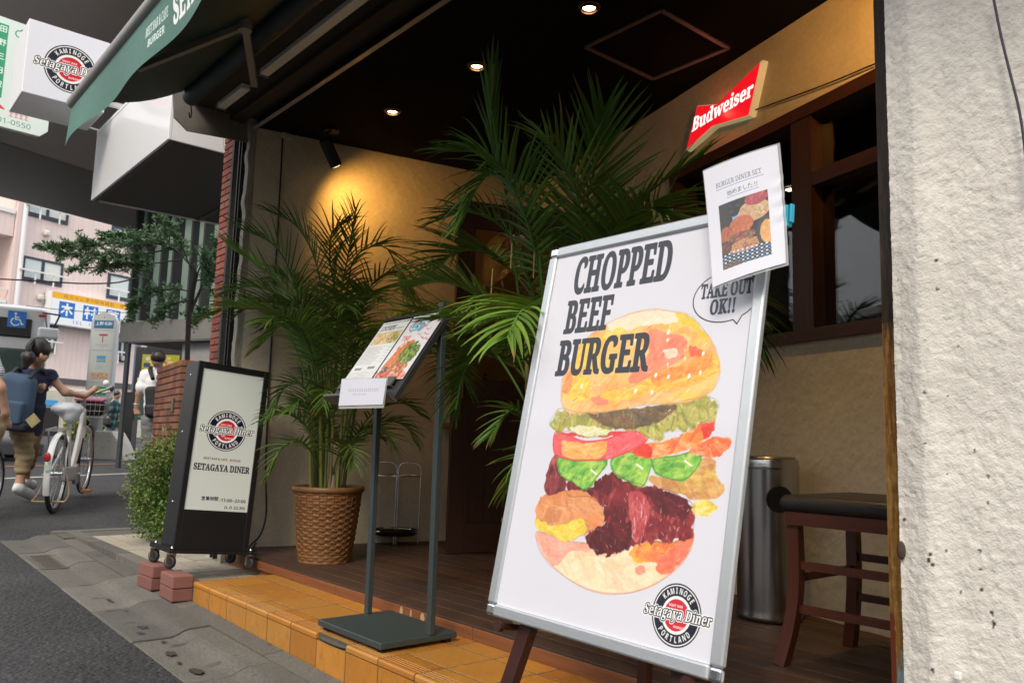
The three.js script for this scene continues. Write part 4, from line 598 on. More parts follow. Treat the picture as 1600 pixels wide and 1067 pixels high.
{ // laminated flyer clipped over the corner of the frame
  const z = -1.30, tl = onZ(1105, 272, z), tr = onZ(1221, 231, z), br = onZ(1229, 411, z + .03), bl = onZ(1114, 449, z + .045);
  const tx = canvasTex(480, 680, (c, w, h) => {
    c.fillStyle = '#dcdde8'; c.fillRect(0, 0, w, h); seed = 99; c.fillStyle = '#2a2c38'; fitText(c, 'BURGER DINER SET', 78, 132, 300, '40px serif', '#3a3c48'); c.fillStyle = '#6a74a8'; c.fillRect(78, 143, 312, 3); cjk(c, '始めました', 150, 166, 34, 2.6, '#3a3c48', 1); fitText(c, '!!', 326, 198, 24, '36px serif', '#3a3c48'); c.fillRect(148, 208, 208, 3);
    const x0 = 84, y0 = 236, x1 = 402, y1 = 610; c.save(); c.beginPath(); c.rect(x0, y0, x1 - x0, y1 - y0); c.clip(); c.fillStyle = '#2c2826'; c.fillRect(x0, y0, 400, 400);
    const blob = (x, y, rx, ry, col, n = 60) => { c.fillStyle = col[0]; c.beginPath(); c.ellipse(x, y, rx, ry, 0, 0, 7); c.fill(); for (let i = 0; i < n; i++) { const a = rnd() * 7, r = Math.sqrt(rnd()); c.fillStyle = col[i % col.length]; c.globalAlpha = .5; c.beginPath(); c.ellipse(x + rx * r * Math.cos(a), y + ry * r * Math.sin(a), rr(3, 12), rr(2, 8), rnd() * 3, 0, 7); c.fill(); } c.globalAlpha = 1; };
    c.fillStyle = '#7ea3c8'; c.fillRect(x0 + 88, y0 + 90, 50, 60); blob(310, 330, 100, 60, ['#c8a07c', '#d86a5c', '#e0c8a0', '#7a9a4a'], 120); blob(330, 262, 70, 40, ['#a8404a', '#8a4a4a', '#c07a70'], 60); blob(190, 280, 40, 50, ['#1c1c20', '#2c3448', '#4a4a50'], 30);
    blob(225, 390, 80, 52, ['#b8643c', '#c87a4c', '#a8542f', '#d08a5c'], 80); blob(125, 420, 46, 46, ['#a85a38', '#c0744a', '#8a3a2c'], 50); blob(230, 455, 88, 26, ['#7a3a38', '#a84a50', '#b88a5a', '#6a8a3a'], 90); blob(240, 510, 110, 36, ['#c08a60', '#a86a48', '#5a3a2c'], 80); blob(118, 490, 36, 36, ['#5a3428', '#8a5038'], 30); blob(380, 470, 60, 90, ['#3a3c40', '#2c2c30'], 20); blob(385, 470, 44, 66, ['#d8a05a', '#e8b878', '#c88844', '#f0c890'], 70);
    for (let j = 0; j < 12; j++) for (let i = 0; i < 22; i++) if ((i + j) % 2) { const x = x0 + i * 15, y = 526 + j * 10 - i * 0.5 + Math.abs(i - 5) * 1.2; if (y > 515) { c.fillStyle = j % 2 ? '#5a84b4' : '#d8e0ea'; c.fillRect(x, y, 13, 9); } } c.fillStyle = '#6a4c3c'; c.globalAlpha = .7; c.fillRect(x0, 580, 130, 40); c.globalAlpha = 1; c.restore();
  });
  const bu = (u, v) => .006 * Math.sin(u * 3) + .012 * v * v + (v > .3 && v < .75 && u > .8 ? .0012 * Math.sin(v * 50) * (u - .8) * 5 : 0);
  const o = thing('flyer', 'small laminated flyer with a burger photo clipped above the poster corner', 'flyer', bl);
  part('sheet', quad(tl, tr, br, bl, 24, 30, bu), phys('#ffffff', .5, { map: tx, clearcoat: .9, clearcoatRoughness: .06, side: THREE.DoubleSide }), o);
  part('laminate_border', quad(tl.clone().add(V(-.003, .004, -.001)), tr.clone().add(V(.004, .004, -.001)), br.clone().add(V(.004, -.004, -.001)), bl.clone().add(V(-.003, -.004, -.001)), 24, 30, (u, v) => bu(u, v) - .0012), phys([.85, .88, .9], .1, { transmission: .6, thickness: 0 }), o);
  const ck = onZ(1231, 338, z - .012); const k = thing('clip', 'turquoise plastic clip holding the flyer to the frame', 'clip', ck); part('jaw', rbox(.010, .04, .02, .003, 2).rotateZ(-.06).translate(ck.x, ck.y, ck.z), mat([.03, .42, .62], .4), k); part('jaw', rbox(.004, .034, .012, .0015, 2).rotateZ(-.06).translate(ck.x + .009, ck.y + .004, ck.z), mat([.05, .5, .7], .4), k);
}
// ---------------------------------------------------------------- menu stand
{
  const x0 = -2.80, x1 = -2.37, m = mat([.062, .082, .084], .38, { metalness: .35, bumpMap: rep(bpFine, 8), bumpScale: .0003 });
  const o = thing('menu_stand', 'dark grey steel menu stand with tilted board on the tiled step', 'menu stand', V(-2.585, 0, -1.64));
  part('base_plate', rbox(.437, .022, .312, .004, 2).translate(-2.584, .024, -1.638), m, o);
  for (const [a, b] of [[-2.77, -1.51], [-2.40, -1.51], [-2.77, -1.77], [-2.40, -1.77]]) part('foot', new THREE.CylinderGeometry(.018, .018, .0135, 16).translate(a, .00645, b), mDark, o);
  part('post', rbox(.026, 1.06, .022, .003, 2).translate(-2.793, .565, -1.687), m, o); part('post', rbox(.026, 1.16, .022, .003, 2).translate(-2.377, .615, -1.687), m, o);
  const B = V(0, .905, -1.526), T = V(0, 1.168, -1.706), dv = T.clone().sub(B).normalize(), n = V(0, -dv.z, dv.y);
  const at = (x, s, t) => V(x, 0, 0).addScaledVector(dv, s).addScaledVector(n, t).add(B);
  const bd = (xa, xb, s0, s1, t0, t1) => boxUV(new THREE.BoxGeometry(xb - xa, s1 - s0, t1 - t0)).applyMatrix4(new THREE.Matrix4().makeBasis(V(1, 0, 0), dv, n).setPosition(at((xa + xb) / 2, (s0 + s1) / 2, (t0 + t1) / 2)));
  part('board', bd(x0 - .01, x1 + .01, -.075, .335, -.022, -.004), mat([.03, .03, .032], .5), o);
  part('ledge', [bd(x0 - .01, x1 + .01, -.085, -.076, -.022, .03), bd(x0 + .02, x1 - .035, -.03, .004, .006, .012), bd(x0 + .02, x1 - .035, -.036, -.031, -.003, .012)], mat([.10, .115, .112], .42, { metalness: .3 }), o);
  const blobs = (c, x, y, rx, ry, cols, n, s = 8) => { for (let i = 0; i < n; i++) { const a = rnd() * 7, r = Math.sqrt(rnd()); c.fillStyle = cols[Math.floor(rnd() * cols.length)]; c.globalAlpha = .65; c.beginPath(); c.ellipse(x + rx * r * Math.cos(a), y + ry * r * Math.sin(a), rr(.4, 1.4) * s, rr(.3, 1) * s, rnd() * 3, 0, 7); c.fill(); } c.globalAlpha = 1; };
  const t1 = canvasTex(420, 594, (c, w, h) => { seed = 12; c.fillStyle = '#dfe3e4'; c.fillRect(0, 0, w, h); c.fillStyle = '#555'; c.fillRect(20, 14, 370, 5); slabText(c, 'LUNCH MENU', 30, 92, 46, 220, '#3a3c40', .05); c.fillStyle = '#777'; c.fillRect(265, 76, 110, 5); c.fillRect(265, 86, 90, 4); c.fillStyle = '#d8c090'; c.fillRect(22, 108, 376, 130); c.save(); c.beginPath(); c.rect(22, 108, 376, 130); c.clip(); blobs(c, 120, 180, 110, 60, ['#e8d8a0', '#c89a50', '#e0b060', '#b87838', '#f0e8d0'], 160, 14); blobs(c, 310, 175, 90, 55, ['#7a9a3c', '#c86a3c', '#4c6a2a', '#d8a050', '#9ab44c'], 170, 10); c.restore(); for (let i = 0; i < 13; i++) { c.fillStyle = '#8a8e90'; c.fillRect(26, 262 + i * 14, rr(180, 300), 3); if (i % 2) c.fillRect(330, 262 + i * 14, 50, 4); } c.fillStyle = '#2c2e30'; for (const [bx, by] of [[50, 466], [240, 460]]) for (let i = 0; i < 7; i++) c.fillRect(bx + i * 15, by + (i % 2) * 4, 11, 22); for (let i = 0; i < 5; i++) { c.fillStyle = '#a0a4a6'; c.fillRect(30, 512 + i * 13, rr(220, 350), 3); } });
  const t2 = canvasTex(420, 594, (c, w, h) => { seed = 13; c.fillStyle = '#e2e2e8'; c.fillRect(0, 0, w, h); blobs(c, 160, 90, 130, 70, ['#9ad4e4', '#6ac0dc', '#bce4ee', '#4a9cc0', '#e06a5a'], 120, 16); c.strokeStyle = '#2a3c50'; c.lineWidth = 5; for (let i = 0; i < 16; i++) { c.beginPath(); const x = rr(60, 260), y = rr(30, 150); c.moveTo(x, y); c.bezierCurveTo(x + rr(-40, 40), y + rr(-30, 30), x + rr(-40, 40), y + rr(-30, 30), x + rr(-60, 60), y + rr(-20, 20)); c.stroke(); } c.strokeStyle = '#d0503c'; c.lineWidth = 6; for (let i = 0; i < 12; i++) { c.beginPath(); const x = rr(150, 390), y = rr(60, 260); c.moveTo(x, y); c.bezierCurveTo(x + 20, y - 20, x + 30, y + 30, x + rr(40, 80), y + rr(-20, 10)); c.stroke(); } slabText(c, '780', 40, 238, 46, 110, '#d4604c', .03);
    blobs(c, 180, 560, 230, 60, ['#d0503c', '#e07a60', '#e8a890', '#b84030'], 200, 18); c.fillStyle = '#d8773c'; c.beginPath(); c.moveTo(30, 490); c.bezierCurveTo(40, 340, 150, 240, 230, 236); c.bezierCurveTo(300, 300, 250, 420, 200, 500); c.closePath(); c.fill(); blobs(c, 140, 360, 80, 110, ['#e08a4c', '#c8602c', '#e8a060', '#d07038'], 120, 14); blobs(c, 270, 370, 110, 110, ['#3c5c28', '#5a7c34', '#2c4620', '#86a83c', '#a8c04c'], 420, 13); blobs(c, 240, 480, 120, 40, ['#c83c2c', '#e06a4c', '#8a9a3c', '#a84a2c', '#e8c0a0'], 160, 12); blobs(c, 80, 500, 40, 26, ['#3a3430', '#6a5a4c'], 40, 9); });
  const xm = -2.587;
  part('menu_sheet', quad(at(x0 + .004, .307, 0), at(xm - .004, .307, 0), at(xm - .004, .008, 0), at(x0 + .004, .008, 0)), phys('#ffffff', .5, { map: t1, clearcoat: .9, clearcoatRoughness: .08 }), o);
  part('menu_sheet', quad(at(xm + .004, .312, .001), at(x1 - .002, .312, .001), at(x1 - .002, .0, .001), at(xm + .004, .0, .001)), phys('#ffffff', .5, { map: t2, clearcoat: .9, clearcoatRoughness: .08 }), o);
  part('sheet_edge', bd(xm - .003, xm + .003, 0, .31, -.0035, .0025), mDark, o); part('top_trim', bd(x0 - .008, x1 + .008, .315, .33, -.0035, .002), mDark, o);
  // note in a clear sleeve hung on the ledge
  const z = -1.446, c4 = [[533.5, 592.5], [603, 591], [596.5, 632], [528.5, 634]].map(p => onZ(...p, z)), nt = thing('notice_card', 'blank white card with small print hanging from the menu ledge', 'notice card', c4[3]);
  const t3 = canvasTex(512, 160, (c, w, h) => { c.fillStyle = '#dfe0ee'; c.fillRect(0, 0, w, h); c.strokeStyle = '#8a8ca0'; c.lineWidth = 2.4; seed = 3; for (let i = 0; i < 17; i++) { const x = 110 + i * 20; c.beginPath(); c.moveTo(x, 62 + rr(0, 4)); c.lineTo(x + rr(6, 12), 64); c.moveTo(x + 5, 58); c.lineTo(x + rr(2, 8), 78); c.moveTo(x + 1, 76); c.lineTo(x + 11, 72 + rr(0, 6)); c.stroke(); } for (let i = 0; i < 9; i++) { const x = 170 + i * 18; c.beginPath(); c.moveTo(x, 92); c.lineTo(x + 8, 92); c.moveTo(x + 4, 88); c.lineTo(x + 3, 102); c.stroke(); } });
  part('sheet', quad(c4[0], c4[1], c4[2], c4[3], 8, 4, (u, v) => .003 * Math.sin(u * 5)), mat('#ffffff', .6, { map: t3, side: THREE.DoubleSide }), nt);
  const sl = c4.map((p, i) => p.clone().add(V(i == 1 || i == 2 ? .003 : -.003, i < 2 ? .003 : -.011, -.003))); part('sleeve', quad(sl[0], sl[1], sl[2], sl[3], 8, 4, (u, v) => .003 * Math.sin(u * 5)), phys([.75, .8, .78], .12, { transmission: .5, thickness: 0 }), nt);
}
// ---------------------------------------------------------------- illuminated standing sign on casters
{
  const o = thing('standing_sign', 'black standing sign box on casters with white lit panel', 'sign', V(-4.32, -.003, -1.86)); o.rotation.x = -.085;
  // the box: front face looks along +x and leans back a little
  const y0 = .085, y1 = 1.045, zf = [-1.452, -1.842], xf = -4.205, lean = .055, dp = .185;
  const BL = V(xf, y0, -1.452), BR = V(xf, y0, -1.84), TL = V(xf - lean, y1, -1.452);
  const u = BR.clone().sub(BL).normalize(), v = TL.clone().sub(BL).normalize(), n = u.clone().cross(v); if (n.x < 0) n.negate();
  const W = BL.distanceTo(BR), H = BL.distanceTo(TL);
  const P = (a, b, t = 0) => BL.clone().addScaledVector(u, a).addScaledVector(v, b).addScaledVector(n, t);
  const blk = (a0, a1, b0, b1, t0, t1, r = .003) => rbox(a1 - a0, b1 - b0, t1 - t0, r, 2).applyMatrix4(new THREE.Matrix4().makeBasis(u, v, n).setPosition(P((a0 + a1) / 2, (b0 + b1) / 2, (t0 + t1) / 2)));
  const mB = mat([.010, .010, .011], .38, { bumpMap: rep(bpFine, 6), bumpScale: .0002 });
  const mS = mat([.022, .024, .026], .36, { metalness: .3 });
  part('case', blk(0, W, 0, H, -dp, -.012), mS, o);
  const pa = [.028, W - .03], pb = [.205, H - .035];
  part('front_bezel', merge([blk(0, pa[0], 0, H, -.0115, 0), blk(pa[1], W, 0, H, -.0115, 0), blk(pa[0] - .002, pa[1] + .002, pb[1], H - .0005, -.0115, -.0005), blk(pa[0] - .002, pa[1] + .002, .0005, pb[0], -.0115, -.0005)]), mB, o);
  const tx = canvasTex(640, Math.round(640 * (pb[1] - pb[0]) / (pa[1] - pa[0])), (c, w, h) => { c.fillStyle = '#cbd2cc'; c.fillRect(0, 0, w, h); logo(c, w * .5, h * .43, w * .40 * .80); fitText(c, 'MEET BAR & CAFE . BURGER', w * .19, h * .645, w * .60, 'bold 30px sans-serif', '#7c3030'); slabText(c, 'SETAGAYA DINER', w * .055, h * .722, 62, w * .90, '#14172b', .05); cjk(c, '営業時間', w * .24, h * .902, 42, 5.5, '#2a2e34', 1.04); fitText(c, ':11:00~23:00', w * .53, h * .935, w * .43, 'bold 44px sans-serif', '#2a2e34'); fitText(c, '(L.O 22:30)', w * .62, h * .982, w * .34, 'bold 40px sans-serif', '#2a2e34'); });
  part('panel', quad(P(pa[0], pb[1], -.006), P(pa[1], pb[1], -.006), P(pa[1], pb[0], -.006), P(pa[0], pb[0], -.006)), new THREE.MeshStandardMaterial({ color: 0xffffff, map: tx, roughness: .35, emissive: 0xffffff, emissiveMap: tx, emissiveIntensity: .1 }), o);
  for (const [a, b] of [[0, .25], [0, .62], [0, .93]]) part('screw', new THREE.SphereGeometry(.005, 10, 6).translate(...P(-.001, H * b, -.10).toArray()), mChrome, o);
  // dolly: flat bar frame, four casters with chrome nuts
  const X0 = -4.475, X1 = -4.165, Z0 = -1.87, Z1 = -1.425, fy = .078, wd = .03;
  const mF = mat([.016, .016, .017], .45, { metalness: .3 });
  part('dolly_frame', [span(X0, X1, fy, fy + .012, Z1 - wd, Z1), span(X0, X1, fy, fy + .012, Z0, Z0 + wd), span(X0, X0 + wd, fy, fy + .0115, Z0 + wd, Z1 - wd), span(X1 - wd, X1, fy, fy + .0115, Z0 + wd, Z1 - wd), span(X0, X1, fy + .012, fy + .026, Z1 - .004, Z1), span(X0, X1, fy + .012, fy + .026, Z0, Z0 + .004)], mF, o);
  const rub = mat([.02, .02, .022], .6);
  for (const [x, z] of [[X0 + .03, Z1 - .02], [X1 - .03, Z1 - .02], [X0 + .03, Z0 + .02], [X1 - .03, Z0 + .02]]) {
    const c = part('caster', [new THREE.TorusGeometry(.021, .0125, 10, 24).rotateY(.5).translate(x, .0335, z), new THREE.CylinderGeometry(.021, .021, .016, 20).rotateX(Math.PI / 2).rotateY(.5).translate(x, .0335, z)], rub, o);
    part('fork', [box(.004, .05, .03, 0, 0, .0165).rotateY(.5).translate(x, .05, z), box(.004, .05, .03, 0, 0, -.0165).rotateY(.5).translate(x, .05, z), new THREE.CylinderGeometry(.02, .02, .006, 16).translate(x, .075, z)], mat([.55, .5, .42], .35, { metalness: .8 }), c);
    part('nut', new THREE.SphereGeometry(.009, 10, 8).scale(1, 1.3, 1).translate(x, fy + .02, z), mChrome, c);
  }
  o.position.z += .05;
  part('tape', span(X1 - .075, X1 - .045, fy - .003, fy + .0275, Z1 - .006, Z1 + .002), mat([.42, .36, .26], .8), o);
}
// red concrete blocks that level the casters
{
  const mats = [[.36, .15, .13], [.40, .175, .15], [.33, .135, .12], [.38, .16, .14]].map((c, i) => mat(c, .9, { map: rep(txConc, 5), bumpMap: rep(bpFine, 9), bumpScale: .002 }));
  const g0 = new RoundedBoxGeometry(.19, .06, .098, 3, .007); { const p = g0.attributes.position; for (let i = 0; i < p.count; i++) { const x = p.getX(i), y = p.getY(i), z = p.getZ(i), k = (fbm(x * 90 + 50, y * 90 + z * 70 + 50, 3) - .5) * .0035; p.setXYZ(i, x * (1 + k * 9), y * (1 + k * 9), z * (1 + k * 9)); } g0.computeVertexNormals(); }
  const lab = ['bottom reddish concrete block beside the orange tiles', 'top reddish concrete block beside the orange tiles', 'bottom reddish concrete block under the rear caster', 'top reddish concrete block under the rear caster'];
  [[-4.103, 0, -1.407], [-4.100, 1, -1.406], [-4.412, 0, -1.398], [-4.409, 1, -1.40]].forEach(([x, k, z], i) => { const b = solo('concrete_block', g0, mats[i], lab[i], 'block', 'concrete blocks beside the step'); b.position.set(x, gy(x) + .0305 + k * .0605, z); b.rotation.y = i > 1 ? .05 : -.02; });
}
// ---------------------------------------------------------------- small things in the recess
solo('power_cord', tube([V(-4.640, CE - .02, -2.03), V(-4.632, 1.8, -2.035), V(-4.628, 1.0, -2.04), V(-4.62, .5, -2.05), V(-4.60, .22, -2.06), V(-4.58, .12, -2.02), V(-4.56, .075, -1.96), V(-4.5, .066, -1.93), V(-4.42, .07, -1.905), V(-4.3, .12, -1.88)], .0055, 80, 8), mat([.015, .015, .016], .5), 'black power cord hanging down the side wall to the standing sign', 'cord');
solo('wall_outlet', rbox(.03, .03, .06, .004, 2).translate(-4.625, CE - .02, -2.05), mat([.5, .47, .4], .5), 'small pale cable outlet at the top of side wall', 'outlet');
{ // chrome umbrella stand
  const c = V(-4.36, DK, -2.80), o = thing('umbrella_stand', 'slim chrome wire umbrella stand with round black tray', 'umbrella stand', c);
  const d = V(.52, 0, -.85), s = V(.85, 0, .52);
  const at = (a, b, y) => c.clone().addScaledVector(d, a).addScaledVector(s, b).setY(DK + y);
  for (const k of [-1, 1]) { const m = k * .075; part('hoop', tube([at(m - .068, 0, 0), at(m - .068, 0, .30), at(m - .066, 0, .475), at(m - .05, 0, .495), at(m + .05, 0, .495), at(m + .066, 0, .475), at(m + .068, 0, .3), at(m + .068, 0, 0)], .0055, 60, 8), mChrome, o); }
  part('ring', [tube([...Array(12).keys()].map(i => at(.145 * Math.cos(i / 12 * 6.283), .075 * Math.sin(i / 12 * 6.283), .42)), .005, 48, 8, true), tube([...Array(12).keys()].map(i => at(.15 * Math.cos(i / 12 * 6.283), .10 * Math.sin(i / 12 * 6.283), .085)), .005, 48, 8, true)], mChrome, o);
  part('tray', new THREE.LatheGeometry([[0, 0], [.125, 0], [.14, .035], [.132, .035], [.12, .008], [0, .006]].map(p => new THREE.Vector2(...p)), 36).scale(1, 1, .85).rotateY(1.0).translate(c.x, DK + .06, c.z), mat([.012, .012, .013], .4), o);
}
{ // steel bin
  const c = V(-1.815, DK, -2.885), o = thing('steel_bin', 'tall brushed steel cylindrical bin with black opening by window wall', 'bin', c);
  const ms = mat([.45, .45, .46], .24, { metalness: 1 });
  part('bin_body', new THREE.LatheGeometry([[.0, .004], [.122, .004], [.124, .02], [.120, .026], [.122, .04], [.119, .046], [.119, .57], [.122, .574], [.122, .584], [.119, .588], [.119, .605], [.112, .612], [0, .612]].map(p => new THREE.Vector2(...p)), 56).translate(c.x, DK, c.z), ms, o);
  part('lid_dish', new THREE.LatheGeometry([[0, .613], [.085, .613], [.098, .619], [.106, .6185], [.108, .6125]].map(p => new THREE.Vector2(...p)), 48).translate(c.x, DK, c.z), mat([.35, .35, .36], .3, { metalness: 1 }), o);
  const dirn = V(.80, 0, .60).normalize(), q = V(c.x, DK + .46, c.z).addScaledVector(dirn, .1185);
  part('opening', new THREE.CylinderGeometry(.05, .05, .012, 32).rotateX(Math.PI / 2).rotateY(Math.atan2(dirn.x, dirn.z)).translate(q.x, q.y, q.z), mat([.004, .004, .004], .9), o);
}
{ // wooden stool with black seat
  const x0 = -1.375, x1 = -1.0, z1 = -2.335, z0 = -2.70, o = thing('wooden_stool', 'reddish brown wooden stool with padded black seat behind the pillar', 'stool', V((x0 + x1) / 2, DK, (z0 + z1) / 2));
  const m = mat([.10, .024, .011], .38, { map: rep(txWood, 4, 1.5) });
  const leg = (x, z, sx, sz) => { const pts = [V(x + sx * .035, DK, z + sz * .03), V(x + sx * .014, DK + .1, z + sz * .012), V(x, DK + .22, z), V(x, DK + .455, z)]; const g = new THREE.CatmullRomCurve3(pts); const sh = new THREE.Shape(); const r = .018; sh.moveTo(-r, -r); sh.lineTo(r, -r); sh.lineTo(r, r); sh.lineTo(-r, r); return new THREE.ExtrudeGeometry(sh, { steps: 14, extrudePath: g, bevelEnabled: false }); };
  for (const [x, z, sx, sz] of [[x0, z1, -1, 1], [x1, z1, 1, 1], [x0, z0, -1, -1], [x1, z0, 1, -1]]) part('leg', leg(x, z, sx, sz), m, o);
  part('apron', [span(x0 - .016, x1 + .016, DK + .42, DK + .46, z1 + .019, z1 + .03), span(x0 - .016, x1 + .016, DK + .42, DK + .46, z0 - .03, z0 - .019), span(x0 - .03, x0 - .019, DK + .42, DK + .46, z0, z1), span(x1 + .019, x1 + .03, DK + .42, DK + .46, z0, z1)], m, o);
  const bars = [[V(x0, DK + .30, z1), V(x1, DK + .30, z1)], [V(x0, DK + .17, z1), V(x1, DK + .17, z1)], [V(x0, DK + .30, z0), V(x1, DK + .30, z0)], [V(x0, DK + .17, z0), V(x1, DK + .17, z0)], [V(x0, DK + .26, z0), V(x0, DK + .26, z1)], [V(x1, DK + .26, z0), V(x1, DK + .26, z1)]];
  for (const [a, b] of bars) part('stretcher', bar(a, b, .024, .016, V(0, 1, 0)), m, o);
  const sg = new RoundedBoxGeometry(.45, .052, .45, 6, .024); { const p = sg.attributes.position; for (let i = 0; i < p.count; i++) { const x = p.getX(i), z = p.getZ(i); if (p.getY(i) > 0) p.setY(i, p.getY(i) + .014 * Math.cos(x * 6.5) * Math.cos(z * 6.5)); } sg.computeVertexNormals(); }
  part('seat', sg.translate((x0 + x1) / 2, DK + .483, (z0 + z1) / 2), phys([.012, .012, .013], .42, { bumpMap: rep(bpFine, 3), bumpScale: .0006 }), o);
}
// ---------------------------------------------------------------- palms in woven baskets
const mLeaf = [[.085, .185, .03], [.065, .15, .025], [.14, .285, .05], [.10, .185, .04]].map(c => phys(c, .5, { transmission: .2, thickness: 0, specularIntensity: .4, vertexColors: true }));
const mDry = mat([.32, .20, .08], .8), mStem = [[.20, .22, .05], [.12, .17, .04], [.27, .25, .08]].map(c => mat(c, .5, { map: rep(txGrain, 12) }));
// one frond: curved rachis with two rows of folded, drooping leaflets
function frondGeo(pts, o = {}) {
  const { n = 26, len = .26, wid = .013, start = .28, droop = .55, open = 1.0, up = V(0, 1, 0), stiff = .15, curl = .5, rad = .0045 } = o;
  const cv = new THREE.CatmullRomCurve3(pts, false, 'centripetal'), P = [], I = [], N = 40, U = [], CL = [];
  const addTube = tube(pts, rad, 30, 6);
  for (let i = 0; i < n; i++) for (const s of [-1, 1]) {
    const t = Math.min(.995, start + (1 - start) * (i + .5 * (s > 0)) / n), c = cv.getPointAt(t), T = cv.getTangentAt(t), S = T.clone().cross(up).normalize().multiplyScalar(s), Un = S.clone().cross(T).multiplyScalar(s).normalize();
    const k = (t - start) / (1 - start), L = len * (Math.sin(Math.PI * Math.min(1, .18 + .72 * k)) * .8 + .28) * rr(.85, 1.12), a = lerp(1.25, .35, k) * open * rr(.88, 1.1);
    const d = T.clone().multiplyScalar(Math.cos(a)).addScaledVector(S, Math.sin(a)).addScaledVector(Un, .28 * rr(.5, 1.3)).normalize();
    let p = c.clone(); const dir = d.clone(), m = 6, base = P.length / 3, w0 = wid * rr(.8, 1.2), g = droop * rr(.4, 1.6), sway = rr(-.5, .3), tn = rr(.6, 1.25), yl = rr(-.1, .3), tip = rnd() < .3 ? rr(.1, .34) : 0;
    for (let j = 0; j <= m; j++) {
      const q = j / m, w = w0 * (q < .15 ? .45 + q * 3.6 : 1) * Math.pow(1 - Math.max(0, q - .15) / .85, .75) + .0006;
      const side = dir.clone().cross(Un).normalize(), fold = Un.clone().multiplyScalar(-.25 * w);
      P.push(p.x - side.x * w / 2 + fold.x * -1, p.y - side.y * w / 2 - fold.y, p.z - side.z * w / 2 - fold.z, p.x + fold.x, p.y + fold.y, p.z + fold.z, p.x + side.x * w / 2 - fold.x, p.y + side.y * w / 2 - fold.y, p.z + side.z * w / 2 - fold.z);
      U.push(0, q, .5, q, 1, q); { const br = tip > 0 ? Math.max(0, (q - 1 + tip) / tip) : 0, c0 = [tn * (1 + yl), tn, tn * (1 - yl)], c1 = [2.2, .75, 1.2]; for (let h = 0; h < 3; h++) CL.push(...c0.map((v, ii) => br > 0 ? c1[ii] : v)); }
      p = p.clone().addScaledVector(dir, L / m); dir.y -= g * (stiff + q) / m * 1.3; dir.addScaledVector(S, sway * q / m).normalize();
      if (j) { const b = base + (j - 1) * 3; for (const h of [0, 1]) I.push(b + h, b + h + 3, b + h + 1, b + h + 1, b + h + 3, b + h + 4); }
    }
  }
  const g = new THREE.BufferGeometry(); g.setAttribute('position', new THREE.Float32BufferAttribute(P, 3)); g.setAttribute('uv', new THREE.Float32BufferAttribute(U, 2)); g.setAttribute('color', new THREE.Float32BufferAttribute(CL, 3)); g.setIndex(I); g.computeVertexNormals();
  return merge([addTube, g]);
}
function arcPts(b, az, el, L, bend, n = 7) { const r = [b.clone()]; let e = el, p = b.clone(); for (let i = 1; i <= n; i++) { p = p.clone().add(V(Math.cos(az) * Math.cos(e), Math.sin(e), Math.sin(az) * Math.cos(e)).multiplyScalar(L / n)); r.push(p); e -= bend * (i / n) * 2 / n; } return r; }
function basket(o, c, rt, rb, h, col) {
  const m = [mat([.33, .15, .048].map(k => k * col), .6, { map: rep(txWood, 6, 6) }), mat([.25, .11, .036].map(k => k * col), .6, { map: rep(txWood, 6, 6) })];
  const rows = 24, st = 30, geos = [[], []];
  for (let i = 0; i < rows; i++) {
    const y = (i + .5) / rows * h * .94, R = lerp(rb, rt, y / h), hh = h / rows * .47, N = st * 6, P = [], I = [], K = 5;
    const fine = i < 4 || i > rows - 5;
    for (let a = 0; a < N; a++) { const th = a / N * Math.PI * 2, wv = Math.cos(th * st / 2 + (i % 2) * Math.PI) * (fine ? .5 : 1), r = R + .0045 * wv, yo = (fine ? 0 : .0018 * Math.sin(th * st / 2 * 2));
      for (let k = 0; k < K; k++) { const ph = (k / (K - 1) - .5) * Math.PI; P.push(c.x + Math.cos(th) * (r + .003 * Math.cos(ph)), c.y + y + yo + hh * Math.sin(ph), c.z + Math.sin(th) * (r + .003 * Math.cos(ph))); } }
    for (let a = 0; a < N; a++) for (let k = 0; k < K - 1; k++) { const q = a * K + k, s = ((a + 1) % N) * K + k; I.push(q, q + 1, s, s, q + 1, s + 1); }
    const g = new THREE.BufferGeometry(); g.setAttribute('position', new THREE.Float32BufferAttribute(P, 3)); g.setAttribute('uv', new THREE.Float32BufferAttribute(P.flatMap((_, q) => q % 3 ? [] : [P[q] * .5 + P[q + 2] * .4, P[q + 1]]), 2)); g.setIndex(I); g.computeVertexNormals(); geos[i % 2].push(g);
  }
  const b = part('basket', new THREE.LatheGeometry([[.0, 0], [rb - .006, 0], [rt - .008, h * .97], [rt - .02, h * .97], [rt - .02, h * .8]].map(p => new THREE.Vector2(...p)), 40).translate(c.x, c.y, c.z), mat([.09, .045, .02], .8), o);
  part('weave', geos[0], m[0], b); part('weave', geos[1], m[1], b);
  const stakes = []; for (let k = 0; k < st; k++) { const a = (k + .5) / st * Math.PI * 2; stakes.push(cyl(V(c.x + Math.cos(a) * rb, c.y + .002, c.z + Math.sin(a) * rb), V(c.x + Math.cos(a) * rt, c.y + h * .95, c.z + Math.sin(a) * rt), .003, .003, 5)); }
  part('stakes', stakes, m[1], b);
  part('rim', [new THREE.TorusGeometry(rt + .002, .010, 8, 60).rotateX(Math.PI / 2).scale(1, 1.5, 1).translate(c.x, c.y + h * .975, c.z)], mat([.26, .13, .045].map(k => k * col), .5, { map: rep(txWood, 8, 4) }), b);
  part('soil', new THREE.CircleGeometry(rt - .018, 24).rotateX(-Math.PI / 2).translate(c.x, c.y + h * .84, c.z), mat([.03, .022, .015], .95), o);
}
